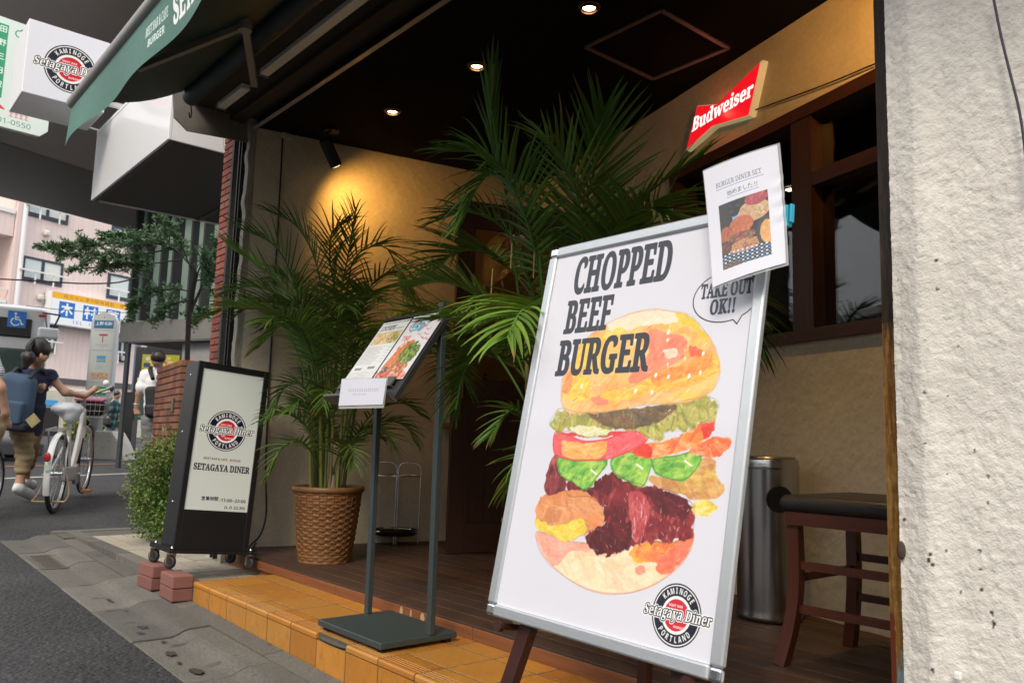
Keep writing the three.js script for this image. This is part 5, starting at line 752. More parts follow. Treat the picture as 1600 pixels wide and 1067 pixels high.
{ // palm beside the standing sign
  seed = 501; const c = V(-3.955, DK, -2.11), o = thing('potted_palm', 'bushy green palm in brown woven basket beside the standing sign', 'potted palm', c, 'potted palms on the deck');
  basket(o, c, .178, .132, .385, .85);
  const hub = [];
  for (let i = 0; i < 18; i++) { const a = i * 2.4, r = .03 + .07 * rnd(), b = V(c.x + Math.cos(a) * r, c.y + .33, c.z + Math.sin(a) * r), t = V(b.x + Math.cos(a) * rr(.02, .09), c.y + rr(.72, 1.05), b.z + Math.sin(a) * rr(.02, .09)); hub.push([t, a]); part('stem', tube([b, b.clone().lerp(t, .5).add(V(0, .02, 0)), t], rr(.006, .011), 10, 8), mStem[i % 3], o); }
  for (let i = 0; i < 5; i++) { const a = rnd() * 7, b = V(c.x + Math.cos(a) * .06, c.y + .33, c.z + Math.sin(a) * .06); part('stem_sheath', cyl(b, b.clone().add(V(0, rr(.08, .18), 0)), .014, .008, 8), mat([.34, .24, .17], .8), o); }
  hub.forEach(([t, a], i) => { let el = [1.35, 1.15, 1.0, .85, 1.25, .75, 1.1][i % 7]; if (Math.cos(a - 2.2) > .2) el = 1.25 + .1 * (i % 3); part('frond', frondGeo(arcPts(t, a + rr(-.4, .4), el, rr(.62, .88), rr(1.6, 2.4)), { n: 26, len: .24, wid: .012, droop: .9 }), mLeaf[i % 4], o); });
  for (let i = 0; i < 9; i++) { const a = [.2, 1.0, 4.6, 5.4, .6, 3.2, 3.7, 1.5, 5.9][i], b = V(c.x + Math.cos(a) * .05, c.y + rr(.42, .6), c.z + Math.sin(a) * .05); part('frond', frondGeo(arcPts(b, a, rr(1.0, 1.3), rr(.4, .62), rr(1.8, 2.6)), { n: 18, len: .17, wid: .011, droop: 1.0, start: .3 }), mLeaf[i % 2 ? 0 : 3], o); }
  // fronds seen singly in the picture
  const F = (L, opt, k = 0) => part('frond', frondGeo(L.map(([x, y, d]) => atDepth(x, y, d)), opt), mLeaf[k], o);
  F([[530, 640, 4.35], [540, 480, 4.35], [556, 400, 4.35], [600, 385, 4.3], [636, 470, 4.2]], { n: 30, len: .26, wid: .011, droop: 1.0, start: .35 }, 1);
  F([[520, 640, 4.3], [530, 480, 4.3], [545, 390, 4.3], [556, 325, 4.3]], { n: 26, len: .2, wid: .011, droop: .8, start: .4 }, 1);
  F([[500, 640, 4.3], [470, 480, 4.25], [430, 385, 4.2], [372, 355, 4.15]], { n: 24, len: .24, wid: .012, droop: .6, start: .35 }, 0);
  F([[490, 640, 4.3], [460, 470, 4.15], [415, 425, 4.1], [355, 382, 4.05]], { n: 22, len: .22, wid: .013, droop: .5, start: .35 }, 2);
  F([[500, 640, 4.3], [470, 520, 4.1], [430, 490, 4.0], [365, 478, 3.95]], { n: 22, len: .22, wid: .013, droop: .9, start: .3 }, 2);
  F([[505, 640, 4.3], [480, 520, 4.05], [450, 500, 3.95], [400, 545, 3.9]], { n: 22, len: .18, wid: .013, droop: 1.0, start: .35 }, 2);
  F([[545, 640, 4.4], [560, 500, 4.45], [585, 440, 4.45], [620, 430, 4.4], [650, 470, 4.35]], { n: 26, len: .22, wid: .011, droop: 1.0, start: .4 }, 1);
  F([[515, 640, 4.4], [505, 480, 4.4], [490, 400, 4.4], [460, 350, 4.4], [420, 330, 4.35]], { n: 26, len: .22, wid: .011, droop: .8, start: .45 }, 3);
  F([[525, 640, 4.4], [525, 470, 4.4], [515, 400, 4.4], [520, 360, 4.35], [545, 345, 4.3]], { n: 24, len: .22, wid: .011, droop: .9, start: .45 }, 1);
  F([[500, 700, 4.3], [470, 600, 4.1], [445, 605, 4.1], [425, 650, 4.05]], { n: 18, len: .17, wid: .012, droop: .9, start: .3 }, 0);
  F([[505, 740, 4.25], [470, 690, 4.1], [440, 700, 4.0], [420, 740, 3.95]], { n: 14, len: .15, wid: .012, droop: 1.0, start: .3 }, 0);
  F([[540, 700, 4.3], [590, 640, 4.3], [630, 630, 4.3], [660, 650, 4.3]], { n: 18, len: .16, wid: .010, droop: .9, start: .35 }, 1);
}
{ // taller palm behind the poster
  seed = 733; const c = atDepth(862, 830, 2.98); c.y = DK; const o = thing('potted_palm', 'tall dark green palm in basket behind the burger poster', 'potted palm', c, 'potted palms on the deck');
  basket(o, c, .175, .13, .37, .9);
  const hub = [];
  for (let i = 0; i < 17; i++) { const a = i * 2.4 + .5, r = .02 + .07 * rnd(), b = V(c.x + Math.cos(a) * r, c.y + .31, c.z + Math.sin(a) * r), t = V(b.x + Math.cos(a) * rr(.02, .08), c.y + rr(.75, 1.15), b.z + Math.sin(a) * rr(.02, .08)); hub.push([t, a]); part('stem', tube([b, b.clone().lerp(t, .5), t], rr(.006, .011), 10, 8), mStem[i % 3], o); }
  hub.forEach(([t, a], i) => { if (Math.cos(a - 1.2) > .75) return; const el = [1.2, .9, 1.0, .75, 1.1, .55][i % 6]; part('frond', frondGeo(arcPts(t, a + rr(-.3, .3), el, rr(.55, .8), rr(1.5, 2.3)), { n: 26, len: .27, wid: .017, droop: .8 }), mLeaf[i % 4], o); });
  const F = (L, opt, k = 0) => part('frond', frondGeo(L.map(([x, y, d]) => atDepth(x, y, d)), opt), mLeaf[k], o);
  F([[890, 640, 2.95], [895, 480, 2.95], [912, 340, 2.9], [932, 250, 2.85], [945, 170, 2.8]], { n: 22, len: .30, wid: .017, droop: .25, start: .42, open: .85, up: V(.7, .3, .6) }, 0);
  F([[860, 640, 2.9], [850, 500, 2.85], [838, 400, 2.8], [800, 290, 2.75], [760, 240, 2.7], [705, 235, 2.65]], { n: 26, len: .24, wid: .013, droop: 1.0, start: .45 }, 1);
  F([[860, 640, 2.9], [850, 480, 2.8], [830, 330, 2.8], [790, 260, 2.75], [750, 285, 2.7], [720, 350, 2.65]], { n: 26, len: .22, wid: .012, droop: 1.2, start: .5 }, 0);
  F([[872, 640, 2.85], [868, 530, 2.6], [856, 482, 2.35], [832, 478, 2.2], [812, 490, 2.1], [792, 530, 2.0]], { n: 24, len: .235, wid: .0165, droop: .8, start: .5, stiff: .35, up: V(.35, .75, .5) }, 2);
  F([[866, 640, 2.88], [850, 540, 2.7], [820, 505, 2.5], [770, 500, 2.35], [730, 520, 2.3]], { n: 20, len: .17, wid: .014, droop: .9, start: .45 }, 2);
  F([[905, 640, 2.9], [912, 420, 2.8], [905, 320, 2.75], [880, 250, 2.7], [850, 215, 2.65]], { n: 24, len: .25, wid: .015, droop: .7, start: .42 }, 3);
  F([[865, 640, 2.9], [820, 520, 2.8], [770, 490, 2.7], [720, 488, 2.6], [672, 500, 2.55]], { n: 22, len: .16, wid: .011, droop: .8, start: .45 }, 2);
  F([[855, 660, 2.9], [820, 560, 2.85], [770, 540, 2.8], [730, 570, 2.8], [712, 640, 2.8]], { n: 24, len: .18, wid: .012, droop: 1.2, start: .35 }, 1);
  F([[850, 700, 2.9], [830, 660, 2.8], [800, 640, 2.75], [770, 680, 2.7]], { n: 16, len: .14, wid: .012, droop: .9, start: .3 }, 0);
  F([[862, 700, 2.9], [840, 700, 2.75], [812, 720, 2.7], [790, 770, 2.7]], { n: 12, len: .14, wid: .013, droop: .9, start: .3 }, 2);
  F([[900, 640, 3.0], [940, 420, 3.0], [985, 330, 3.0], [1040, 280, 2.95], [1100, 240, 2.9]], { n: 22, len: .2, wid: .012, droop: .5, start: .45, up: V(.2, .9, .3) }, 1);
  F([[900, 640, 3.0], [950, 450, 3.0], [1000, 380, 3.0], [1035, 330, 3.0], [1070, 330, 3.0]], { n: 18, len: .22, wid: .014, droop: .5, start: .4 }, 3);
  F([[870, 640, 2.95], [830, 450, 2.95], [790, 360, 2.95], [730, 330, 2.9], [680, 345, 2.9]], { n: 24, len: .2, wid: .011, droop: .8, start: .4 }, 1);
  part('spear_leaf', frondGeo([[815, 500, 2.9], [790, 300, 2.9], [768, 200, 2.85], [772, 100, 2.8]].map(q => atDepth(...q)), { n: 14, len: .2, wid: .012, droop: .1, start: .5, open: .25 }), mLeaf[1], o);
  for (const [x, y, d] of [[835, 395, 2.7], [800, 380, 2.68], [770, 420, 2.68], [745, 470, 2.6]]) { const a = atDepth(x, y, d); part('dry_tip', tube([a, a.clone().add(V(.01, -.04, .01)), a.clone().add(V(.015, -.09, .015))], .0022, 8, 5), mDry, o); }
}
// ---------------------------------------------------------------- neighbours of the shop along the street
{ // narrow brick column at the mouth of the recess
  seed = 61; const x0 = -5.275, x1 = -5.115, z = -1.905, o = thing('brick_column', 'narrow red brick column beside the shutter rail of the diner', 'column', V((x0 + x1) / 2, 0, z - .06));
  const ms = [[.30, .075, .05], [.36, .10, .065], [.24, .055, .04], [.34, .13, .09]].map(c => mat(c, .8, { map: rep(txGrain, 9), bumpMap: rep(bpFine, 9), bumpScale: .001 }));
  part('mortar', span(x0 + .004, x1 - .004, -.03, 2.72, z - .12, z - .006), mat([.10, .095, .09], .95), o);
  part('side_trim', span(x1 + .001, x1 + .03, -.03, 2.75, z - .08, z + .004), mat([.05, .05, .05], .7), o);
  const gF = rbox(.157, .037, .12, .002, 1), gH = rbox(.075, .037, .12, .002, 1);
  for (let i = 0; i < 60; i++) { const y = .0 + i * .0452; if (i % 2) piece('brick', gF, ms[Math.floor(rnd() * 4)], o, V(0, y + .02, rr(-.001, .001))); else for (const k of [-1, 1]) piece('brick', gH, ms[Math.floor(rnd() * 4)], o, V(k * .0405, y + .02, rr(-.001, .001))); }
}
{ // white canopy box of the next building
  const o = thing('white_canopy', 'glossy white panelled canopy with dark underside beyond the awning', 'canopy', V(-6.7, 2.7, -1.9));
  const X0 = -7.72, X1 = -5.66, Y = 2.70, T = 3.3, Zf = -1.665, Zb = -3.4, m = phys([.84, .85, .87], .25, { clearcoat: .6, clearcoatRoughness: .1 });
  part('front_panel', boxUV(rbox(X1 - X0, T - Y, .02, .003, 2).translate((X0 + X1) / 2, (Y + T) / 2, Zf)), m, o);
  for (let i = 0; i < 3; i++) { const a = Zf - .011 - i * .36; part('side_panel', span(X1 - .021, X1, Y + .001, T, a - .357, a), m, o); }
  part('far_panel', span(X0, X0 + .02, Y + .001, T, Zb, Zf - .011), m, o);
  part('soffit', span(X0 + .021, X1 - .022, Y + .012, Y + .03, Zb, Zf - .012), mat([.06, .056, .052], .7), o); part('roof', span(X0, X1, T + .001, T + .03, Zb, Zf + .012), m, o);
  part('edge_trim', [span(X0 + .02, X1 - .02, Y - .004, Y + .012, Zf - .045, Zf - .012), span(X0 + .02, X1 - .02, Y - .002, Y + .011, -2.6, -2.56)], mat([.04, .04, .04], .5), o);
  for (const [a, b] of [[-1.85, 2.95], [-2.0, 2.82], [-2.3, 2.95], [-2.3, 2.8]]) part('rivet', new THREE.SphereGeometry(.006, 8, 6).translate(X1, b, a), mat([.1, .1, .1], .5), o);
  const lp = V(-6.35, 2.60, -2.72), l = thing('canopy_lamp', 'small lit spotlight under the white canopy', 'lamp', lp); part('lamp_body', [cyl(lp.clone().add(V(-.06, .05, -.02)), lp, .03, .034, 16), cyl(lp.clone().add(V(-.05, .11, -.02)), lp.clone().add(V(-.05, .03, -.02)), .008)], mBlackMetal, l); part('lamp_face', new THREE.SphereGeometry(.024, 14, 10).translate(lp.x + .012, lp.y - .006, lp.z + .004), mBulb, l);
  const sl = new THREE.SpotLight(warmW, .8, 5, .6, .6, 2); sl.position.set(.07, -.04, .03); sl.target.position.set(1.5, -2, .8); sl.castShadow = true; l.add(sl, sl.target);
}
{ // projecting box sign with the round badge
  const o0 = [[45, 28], [172, 66], [160, 175], [34, 141]], x = -7.2, tl = onX(45, 28, x), bl = onX(34, 141, x), w = .60, h = tl.y - bl.y + .01;
  const z1 = tl.z, z0 = z1 - w, y1 = tl.y, y0 = y1 - h, o = thing('projecting_sign', 'white square box sign with round badge hanging beyond the awning', 'sign', V(x, y0, (z0 + z1) / 2));
  const dx = Math.min(.7, Math.max(.2, x - onY(15, 175, y0).x)); part('case', boxUV(rbox(dx, h, w, .006, 2).translate(x - dx / 2 - .001, (y0 + y1) / 2, (z0 + z1) / 2)), mat([.8, .8, .82], .4), o);
  part('sign_face', quad(V(x + .001, y1 - .004, z1 - .004), V(x + .001, y1 - .004, z0 + .004), V(x + .001, y0 + .004, z0 + .004), V(x + .001, y0 + .004, z1 - .004)), phys('#ffffff', .3, { map: canvasTex(512, 512, (c, W, H) => { c.fillStyle = '#dfe0ea'; c.fillRect(0, 0, W, H); logo(c, W * .54, H * .53, W * .33); }) }), o);
  for (const yy of [y0 + .1, y1 - .14]) part('bracket', span(x - .10, x - .06, yy, yy + .04, -2.2, z0), mat([.5, .5, .5], .5), o);
}
{ // clinic sign further on
  const d = 10.2, q = (x, y) => atDepth(x, y, d), c = q(0, 110), n = V(.95, 0, -.1).normalize(), r = V(-.1, 0, -.995).normalize(), o = thing('clinic_sign', 'white sign with green vertical band, red arrow and phone number', 'sign', c);
  const P = (x, y) => onPlane(x, y, n, c), tl = P(-40, 22), br = P(65, 200), W = br.clone().sub(tl).dot(r), y1 = P(0, 25).y, y0 = P(30, 205).y, L = P(-40, 110).clone();
  const at = (u, v, t = 0) => V(L.x, 0, L.z).addScaledVector(r, u).addScaledVector(n, t).setY(v);
  const sh = new THREE.Shape(); const k = .09; sh.moveTo(0, y0); sh.lineTo(W - k, y0); sh.lineTo(W, y0 + k); sh.lineTo(W, y1); sh.lineTo(0, y1);
  const g = new THREE.ExtrudeGeometry(sh, { depth: .08, bevelEnabled: false }); const m4 = new THREE.Matrix4().makeBasis(r, V(0, 1, 0), n).setPosition(L.x, 0, L.z); part('case', g.translate(0, 0, -.082).applyMatrix4(m4), mat([.7, .74, .7], .5), o);
  const tx = canvasTex(512, 820, (c2, w, h) => { c2.fillStyle = '#dbe6de'; c2.fillRect(0, 0, w, h); c2.translate(-74, 0); c2.fillStyle = '#2f9a6c'; c2.fillRect(190, 50, 66, 560); cjk(c2, '田野三田駅', 196, 60, 54, 6, '#eef4f0', 0, 1.95); c2.strokeStyle = '#2f9a6c'; c2.lineWidth = 9; c2.beginPath(); c2.arc(330, 90, 26, 1.5, 4.7); c2.arc(362, 74, 28, 3.6, 6.2); c2.arc(392, 100, 22, 4.8, 8); c2.stroke(); c2.fillStyle = '#d43c44'; c2.beginPath(); c2.moveTo(230, 640); c2.lineTo(290, 690); c2.lineTo(250, 690); c2.lineTo(250, 740); c2.lineTo(212, 740); c2.lineTo(212, 690); c2.lineTo(172, 690); c2.fill(); fitText(c2, '3701-0550', 170, 790, 300, '54px sans-serif', '#3a8a68'); for (let i = 0; i < 5; i++) { c2.fillStyle = '#3a9a70'; c2.fillRect(320, 170 + i * 84, 54, 8); c2.fillRect(340, 160 + i * 84, 8, 50); c2.fillRect(322, 200 + i * 84, 50, 7); } c2.fillStyle = '#d8747c'; for (let i = 0; i < 4; i++) { c2.fillRect(318 + i * 34, 700, 26, 6); c2.fillRect(326 + i * 34, 690, 6, 40); c2.fillRect(318 + i * 34, 722, 26, 6); } });
  const f = new THREE.ShapeGeometry(sh), fp = f.attributes.position, fu = f.attributes.uv; for (let i = 0; i < fp.count; i++) fu.setXY(i, fp.getX(i) / W, (fp.getY(i) - y0) / (y1 - y0));
  part('sign_face', f.applyMatrix4(m4), mat('#ffffff', .4, { map: tx }), o);
  part('arm', [cyl(at(W, y1 - .2, -.04), at(W + 1.4, y1 - .2, -.04), .02), cyl(at(W, y0 + .3, -.04), at(W + 1.4, y0 + .3, -.04), .02)], mat([.3, .3, .3], .5, { metalness: .5 }), o);
}
// shrub, grass and low brick wall beside the standing sign
const blade = (P, I, b, d, L, w, bend) => { const m = 5, side = V(-d.z, 0, d.x).normalize(); let p = b.clone(); const dir = d.clone(); const base = P.length / 3; for (let j = 0; j <= m; j++) { const ww = w * (1 - j / m) + .0004; P.push(p.x - side.x * ww, p.y, p.z - side.z * ww, p.x + side.x * ww, p.y, p.z + side.z * ww); if (j) { const q = base + (j - 1) * 2; I.push(q, q + 1, q + 2, q + 1, q + 3, q + 2); } p = p.clone().addScaledVector(dir, L / m); dir.y -= bend / m; dir.normalize(); } };
const leafCloud = (n, where, size, wide, P = [], I = [], Cc = [], tone = () => [1, 1, 1]) => { for (let i = 0; i < n; i++) { const [c, out] = where(i); const a = rnd() * 6.28, e = rr(-.5, 1), d = V(Math.cos(a) * Math.cos(e), Math.sin(e), Math.sin(a) * Math.cos(e)).addScaledVector(out, .6).normalize(), s = d.clone().cross(V(rnd() - .5, rnd() - .5, rnd() - .5)).normalize(), L = size * rr(.6, 1.4), w = L * wide, o = P.length / 3, n2 = d.clone().cross(s).multiplyScalar(L * .12); const q = [c, c.clone().addScaledVector(d, L * .5).addScaledVector(s, w).add(n2), c.clone().addScaledVector(d, L), c.clone().addScaledVector(d, L * .5).addScaledVector(s, -w).add(n2)]; for (const v of q) P.push(v.x, v.y, v.z); const t = tone(i); for (let k = 0; k < 4; k++) Cc.push(...t); I.push(o, o + 1, o + 2, o, o + 2, o + 3); } return [P, I, Cc]; };
const cloudGeo = ([P, I, Cc]) => { const g = new THREE.BufferGeometry(); g.setAttribute('position', new THREE.Float32BufferAttribute(P, 3)); g.setAttribute('color', new THREE.Float32BufferAttribute(Cc, 3)); g.setAttribute('uv', new THREE.Float32BufferAttribute(new Float32Array(P.length / 3 * 2), 2)); g.setIndex(I); g.computeVertexNormals(); return g; };
{
  seed = 811; const c = V(-5.75, -.02, -1.99), o = thing('leafy_shrub', 'rounded small leaved green shrub beside the standing sign', 'shrub', c);
  const ell = [[0, .40, 0, .30, .36, .30], [-.05, .22, .13, .24, .24, .22], [.06, .60, -.05, .20, .2, .2], [-.12, .42, .14, .2, .24, .2], [.1, .15, .05, .2, .16, .2]];
  const where = i => { const e = ell[i % ell.length]; const th = rnd() * 6.28, ph = Math.acos(rr(-1, 1)), r = Math.pow(rnd(), .30); const n = V(Math.sin(ph) * Math.cos(th), Math.cos(ph), Math.sin(ph) * Math.sin(th)); const k = r * (1 + .75 * (fbm(th * 4 + 9, ph * 5 + e[0] * 30 + 9, 3) - .5)); return [V(c.x + e[0] + n.x * e[3] * k, Math.max(.0, c.y + e[1] + n.y * e[4] * k), c.z + e[2] + n.z * e[5] * k), n]; };
  const tone = () => { const t = rr(.7, 1.25), y = rnd() < .18 ? 1.35 : 1; return [t * y, t * (y > 1 ? 1.15 : 1), t * .9]; };
  part('foliage', cloudGeo(leafCloud(26000, where, .018, .34, [], [], [], tone)), mat([.105, .185, .04], .55, { vertexColors: true, side: THREE.DoubleSide }), o);
  const sprays = []; for (let i = 0; i < 110; i++) { const a = rr(0, 6.28), b = V(c.x + .2 * Math.cos(a), rr(.1, .6), c.z + .2 * Math.sin(a)), e = b.clone().add(V(Math.cos(a) * rr(.08, .22), rr(-.06, .14), Math.sin(a) * rr(.08, .24))); sprays.push([b, e]); part('twig', cyl(b, e, .0016, .0008, 4), mat([.1, .08, .03], .8), o); }
  part('foliage', cloudGeo(leafCloud(5200, i => { const [b, e] = sprays[i % sprays.length]; return [b.clone().lerp(e, rr(.3, 1)).add(V(rr(-.012, .012), rr(-.012, .012), rr(-.012, .012))), V(0, .3, 0)]; }, .014, .34, [], [], [], tone)), mat([.16, .2, .045], .55, { vertexColors: true, side: THREE.DoubleSide }), o);
  for (let i = 0; i < 5; i++) { const a = i * 1.3; part('stem', cyl(V(c.x + .05 * Math.cos(a), -.03, c.z + .05 * Math.sin(a)), V(c.x + .12 * Math.cos(a), .4, c.z + .12 * Math.sin(a)), .008, .004, 6), mat([.07, .05, .03], .9), o); }
  const P = [], I = []; for (let i = 0; i < 120; i++) { const a = rr(0, 6.28), b = V(-6.0 + rr(-.12, .12), .3 + rr(0, .15), -2.2 + rr(-.14, .1)); blade(P, I, b, V(Math.cos(a) * .55, rr(.7, 1), Math.sin(a) * .55).normalize(), rr(.3, .62), .0045, rr(1.4, 2.6)); }
  const g = new THREE.BufferGeometry(); g.setAttribute('position', new THREE.Float32BufferAttribute(P, 3)); g.setIndex(I); g.computeVertexNormals();
  const go = thing('grass_tuft', 'tuft of long arching pale green grass blades above the shrub', 'grass', V(-6.0, -.02, -2.2)); part('blades', merge([g]), mat([.26, .32, .10], .5, { side: THREE.DoubleSide }), go);
  part('root_clump', new THREE.ConeGeometry(.11, .42, 9).translate(-6.0, .19, -2.2), mat([.09, .11, .03], .9, { map: rep(txPatch, 5) }), go);
}
{ // low brick wall
  seed = 93; const A = atDepth(283, 561, 7.6), dir = V(-.989, 0, -.147), n = V(-dir.z, 0, dir.x).multiplyScalar(-1), y1 = A.y, y0 = gy(A.x) - .1, o = thing('low_brick_wall', 'low reddish brown brick wall with small metal plaque', 'wall', V(A.x, y0, A.z));
  if (n.z < 0) n.negate(); const Lf = 1.38, Ls = .62, pitch = .0655, bl = .2, ms = [[.30, .115, .06], [.24, .085, .05], [.34, .14, .075], [.20, .075, .05], [.27, .12, .075]].map(c => mat(c, .85, { map: rep(txGrain, 5), bumpMap: rep(bpFine, 6), bumpScale: .002 }));
  const m4 = new THREE.Matrix4().makeBasis(dir.clone().negate(), V(0, 1, 0), n).setPosition(A.x, 0, A.z); // local x toward the near corner, z out of the long face
  part('mortar', boxUV(new THREE.BoxGeometry(Lf - .012, y1 - y0 - .01, Ls - .012).translate(-Lf / 2, (y0 + y1) / 2 - .005, -Ls / 2)).applyMatrix4(m4), mat([.035, .03, .028], .95), o);
  const g1 = rbox(bl - .006, pitch - .013, .05, .003, 1), g2 = rbox(.05, pitch - .013, bl - .006, .003, 1), q = new THREE.Quaternion().setFromRotationMatrix(m4);
  const rows = Math.floor((y1 - y0) / pitch);
  for (let r = 0; r < rows; r++) { const y = y1 - (r + .5) * pitch; for (let k = 0; k < 7; k++) { const x = -(k + .5) * bl - (r % 2 ? .0 : -.0); const p = V(x, y, -.025 + rr(-.002, .003)).applyMatrix4(m4).sub(o.position); piece('brick', g1, ms[Math.floor(rnd() * 5)], o, p).quaternion.copy(q); } for (let k = 0; k < 3; k++) { const p = V(-.0235 + rr(-.002, .002), y, -.052 - (k + .5) * bl).applyMatrix4(m4).sub(o.position); piece('brick', g2, ms[Math.floor(rnd() * 5)], o, p).quaternion.copy(q); } }
  part('plaque', boxUV(rbox(.11, .13, .012, .003, 1).translate(-.24, y1 - .42, .008)).applyMatrix4(m4), mat([.2, .18, .13], .4, { metalness: .6, map: rep(txPatch, 8) }), o);
}
{ // tree with feathery dark green branches
  seed = 1201; const D = 8.6, q = (x, y, d = D) => atDepth(x, y, d), base = q(294, 700); base.y = gy(base.x) - .05; const o = thing('street_tree', 'slender tree with feathery dark green branches reaching over the road', 'tree', base);
  const mBark = mat([.035, .03, .024], .9, { map: rep(txPatch, 6) });
  part('trunk', [tube([base, q(292, 560), q(296, 480), q(306, 425)], .028, 24, 8), tube([q(296, 490), q(318, 440), q(330, 410)], .016, 12, 6)], mBark, o);
  const br = [[[306, 425], [268, 388], [215, 378], [150, 383], [95, 386], [52, 384]], [[268, 388], [215, 398], [160, 398], [95, 396]], [[285, 405], [235, 412], [170, 416], [112, 421]], [[300, 425], [276, 372], [252, 345]], [[285, 392], [240, 372], [190, 370], [160, 372]], [[300, 455], [262, 452], [222, 464], [200, 492]], [[306, 430], [322, 402], [328, 450]], [[292, 470], [262, 478], [240, 500]], [[298, 470], [310, 485], [300, 505]], [[300, 440], [330, 430], [335, 380]]];
  br.forEach((L, bi) => {
    const pts = L.map(([x, y], i) => q(x, y, D + (bi % 3 - 1) * .25 + i * .05 * (bi % 2 ? 1 : -1))); const cv = new THREE.CatmullRomCurve3(pts); const len = cv.getLength();
    const limb = part('limb', tube(pts, .008, 24, 5), mBark, o); const tw = [];
    for (let i = 0; i < 40 * len; i++) { const t = rr(.18, 1), p = cv.getPointAt(t), T = cv.getTangentAt(t); const d = T.clone().multiplyScalar(rr(.3, 1)).add(V(rr(-.6, .6), rr(-.5, .45), rr(-.6, .6))).normalize(), l = rr(.1, .26) * (1.15 - .75 * t); tw.push([p, p.clone().addScaledVector(d, l)]); }
    const tone = () => { const t = rr(.55, 1.35); return [t, t, t * .95]; };
    const cl = leafCloud(Math.round(tw.length * 42), i => { const [a, b] = tw[i % tw.length]; const f = rr(.1, 1.05); return [a.clone().lerp(b, f).add(V(rr(-.01, .01), rr(-.01, .01), rr(-.01, .01))), b.clone().sub(a).normalize()]; }, .048, .13, [], [], [], tone);
    part('foliage', cloudGeo(cl), mat([.11, .20, .10], .6, { vertexColors: true, side: THREE.DoubleSide }), limb);
  });
}
// ---------------------------------------------------------------- across the crossing
const FR2 = V(-.358, 0, -.934), FN2 = V(.934, 0, -.358); // far facades recede to the right
{ // dark overhead slab of the corner building
  const Y = 4.5, nA = onY(-420, 90, Y), nB = onY(214, 289, Y), fA = onY(-420, 199, Y), fB = onY(214, 362, Y), o = thing('dark_overhang', 'huge dark brown overhanging upper storey across the road', 'building', V(nB.x, Y, nB.z));
  const up = p => p.clone().setY(11); const m = mat([.05, .04, .034], .5, { map: rep(txGrain, .4) }), ms = mat([.055, .046, .04], .6, { map: rep(txGrain, .4) });
  part('soffit', quad(fA, fB, nB, nA), ms, o); part('front_face', quad(up(nA), up(nB), nB, nA), m, o); part('end_face', quad(up(nB), up(fB), fB, nB), m, o); part('rear_face', quad(up(fB), up(fA), fA, fB), m, o); part('roof', quad(up(nA), up(fA), up(fB), up(nB)), m, o);
  part('seam', bar(nA.clone().add(V(0, -.006, 0)), nB.clone().add(V(0, -.006, 0)), .02, .012, V(0, 1, 0)), mDark, o);
}
{ // glazed corner building with fins
  const A = atDepth(206, 503, 13.2), B = atDepth(345, 484, 12.4), d = B.clone().sub(A).setY(0).normalize(), n = V(-d.z, 0, d.x); if (n.dot(CAM.clone().sub(A)) < 0) n.negate(); const L = Math.hypot(B.x - A.x, B.z - A.z);
  const y0 = A.y, y1 = 4.48, o = thing('glazed_building', 'grey corner building with green glass wall and dark vertical fins', 'building', V(A.x, gy(A.x), A.z));
  const m4 = new THREE.Matrix4().makeBasis(d, V(0, 1, 0), n).setPosition(A.x, 0, A.z), b = (u0, u1, a0, a1, t0, t1) => span(u0, u1, a0, a1, t0, t1).applyMatrix4(m4);
  const mg = phys([.28, .38, .33], .06, { metalness: .1, clearcoat: 1, clearcoatRoughness: .02 }), mf = mat([.03, .032, .035], .5), mc = mat([.2, .195, .185], .7, { map: rep(txGrain, .6) });
  const N = 6; for (let i = 0; i < N; i++) { const a = L * i / N; part('pane', b(a + .02, a + L / N - .02, y0 + .02, y1, -.06, -.04), mg, o); part('fin', b(a - .018, a + .018, y0, y1, -.05, .09 + (i % 2) * .05), mf, o); }
  part('corner_post', b(-.07, .0, gy(A.x), y1, -.02, .03), mat([.05, .055, .065], .5), o);
  part('beam', b(-.2, L + .4, y0 - .33, y0 - .005, -.5, .06), mc, o);
  part('beam_soffit', b(.0, L + .4, y0 - .35, y0 - .331, -2, .05), mc, o);
  part('upper_mass', b(0, L + 3, y1 + .02, 9, -4, .5), mat([.016, .015, .014], .8), o);
  part('grey_wall', b(1.05, L + .4, gy(A.x), y0 - .36, -.3, -.1), mat([.32, .32, .33], .8, { map: rep(txGrain, .6) }), o);
  part('back_wall', b(-.1, L + 6, gy(A.x), y0 - .36, -2.2, -2.1), mat([.05, .05, .052], .6), o);
}
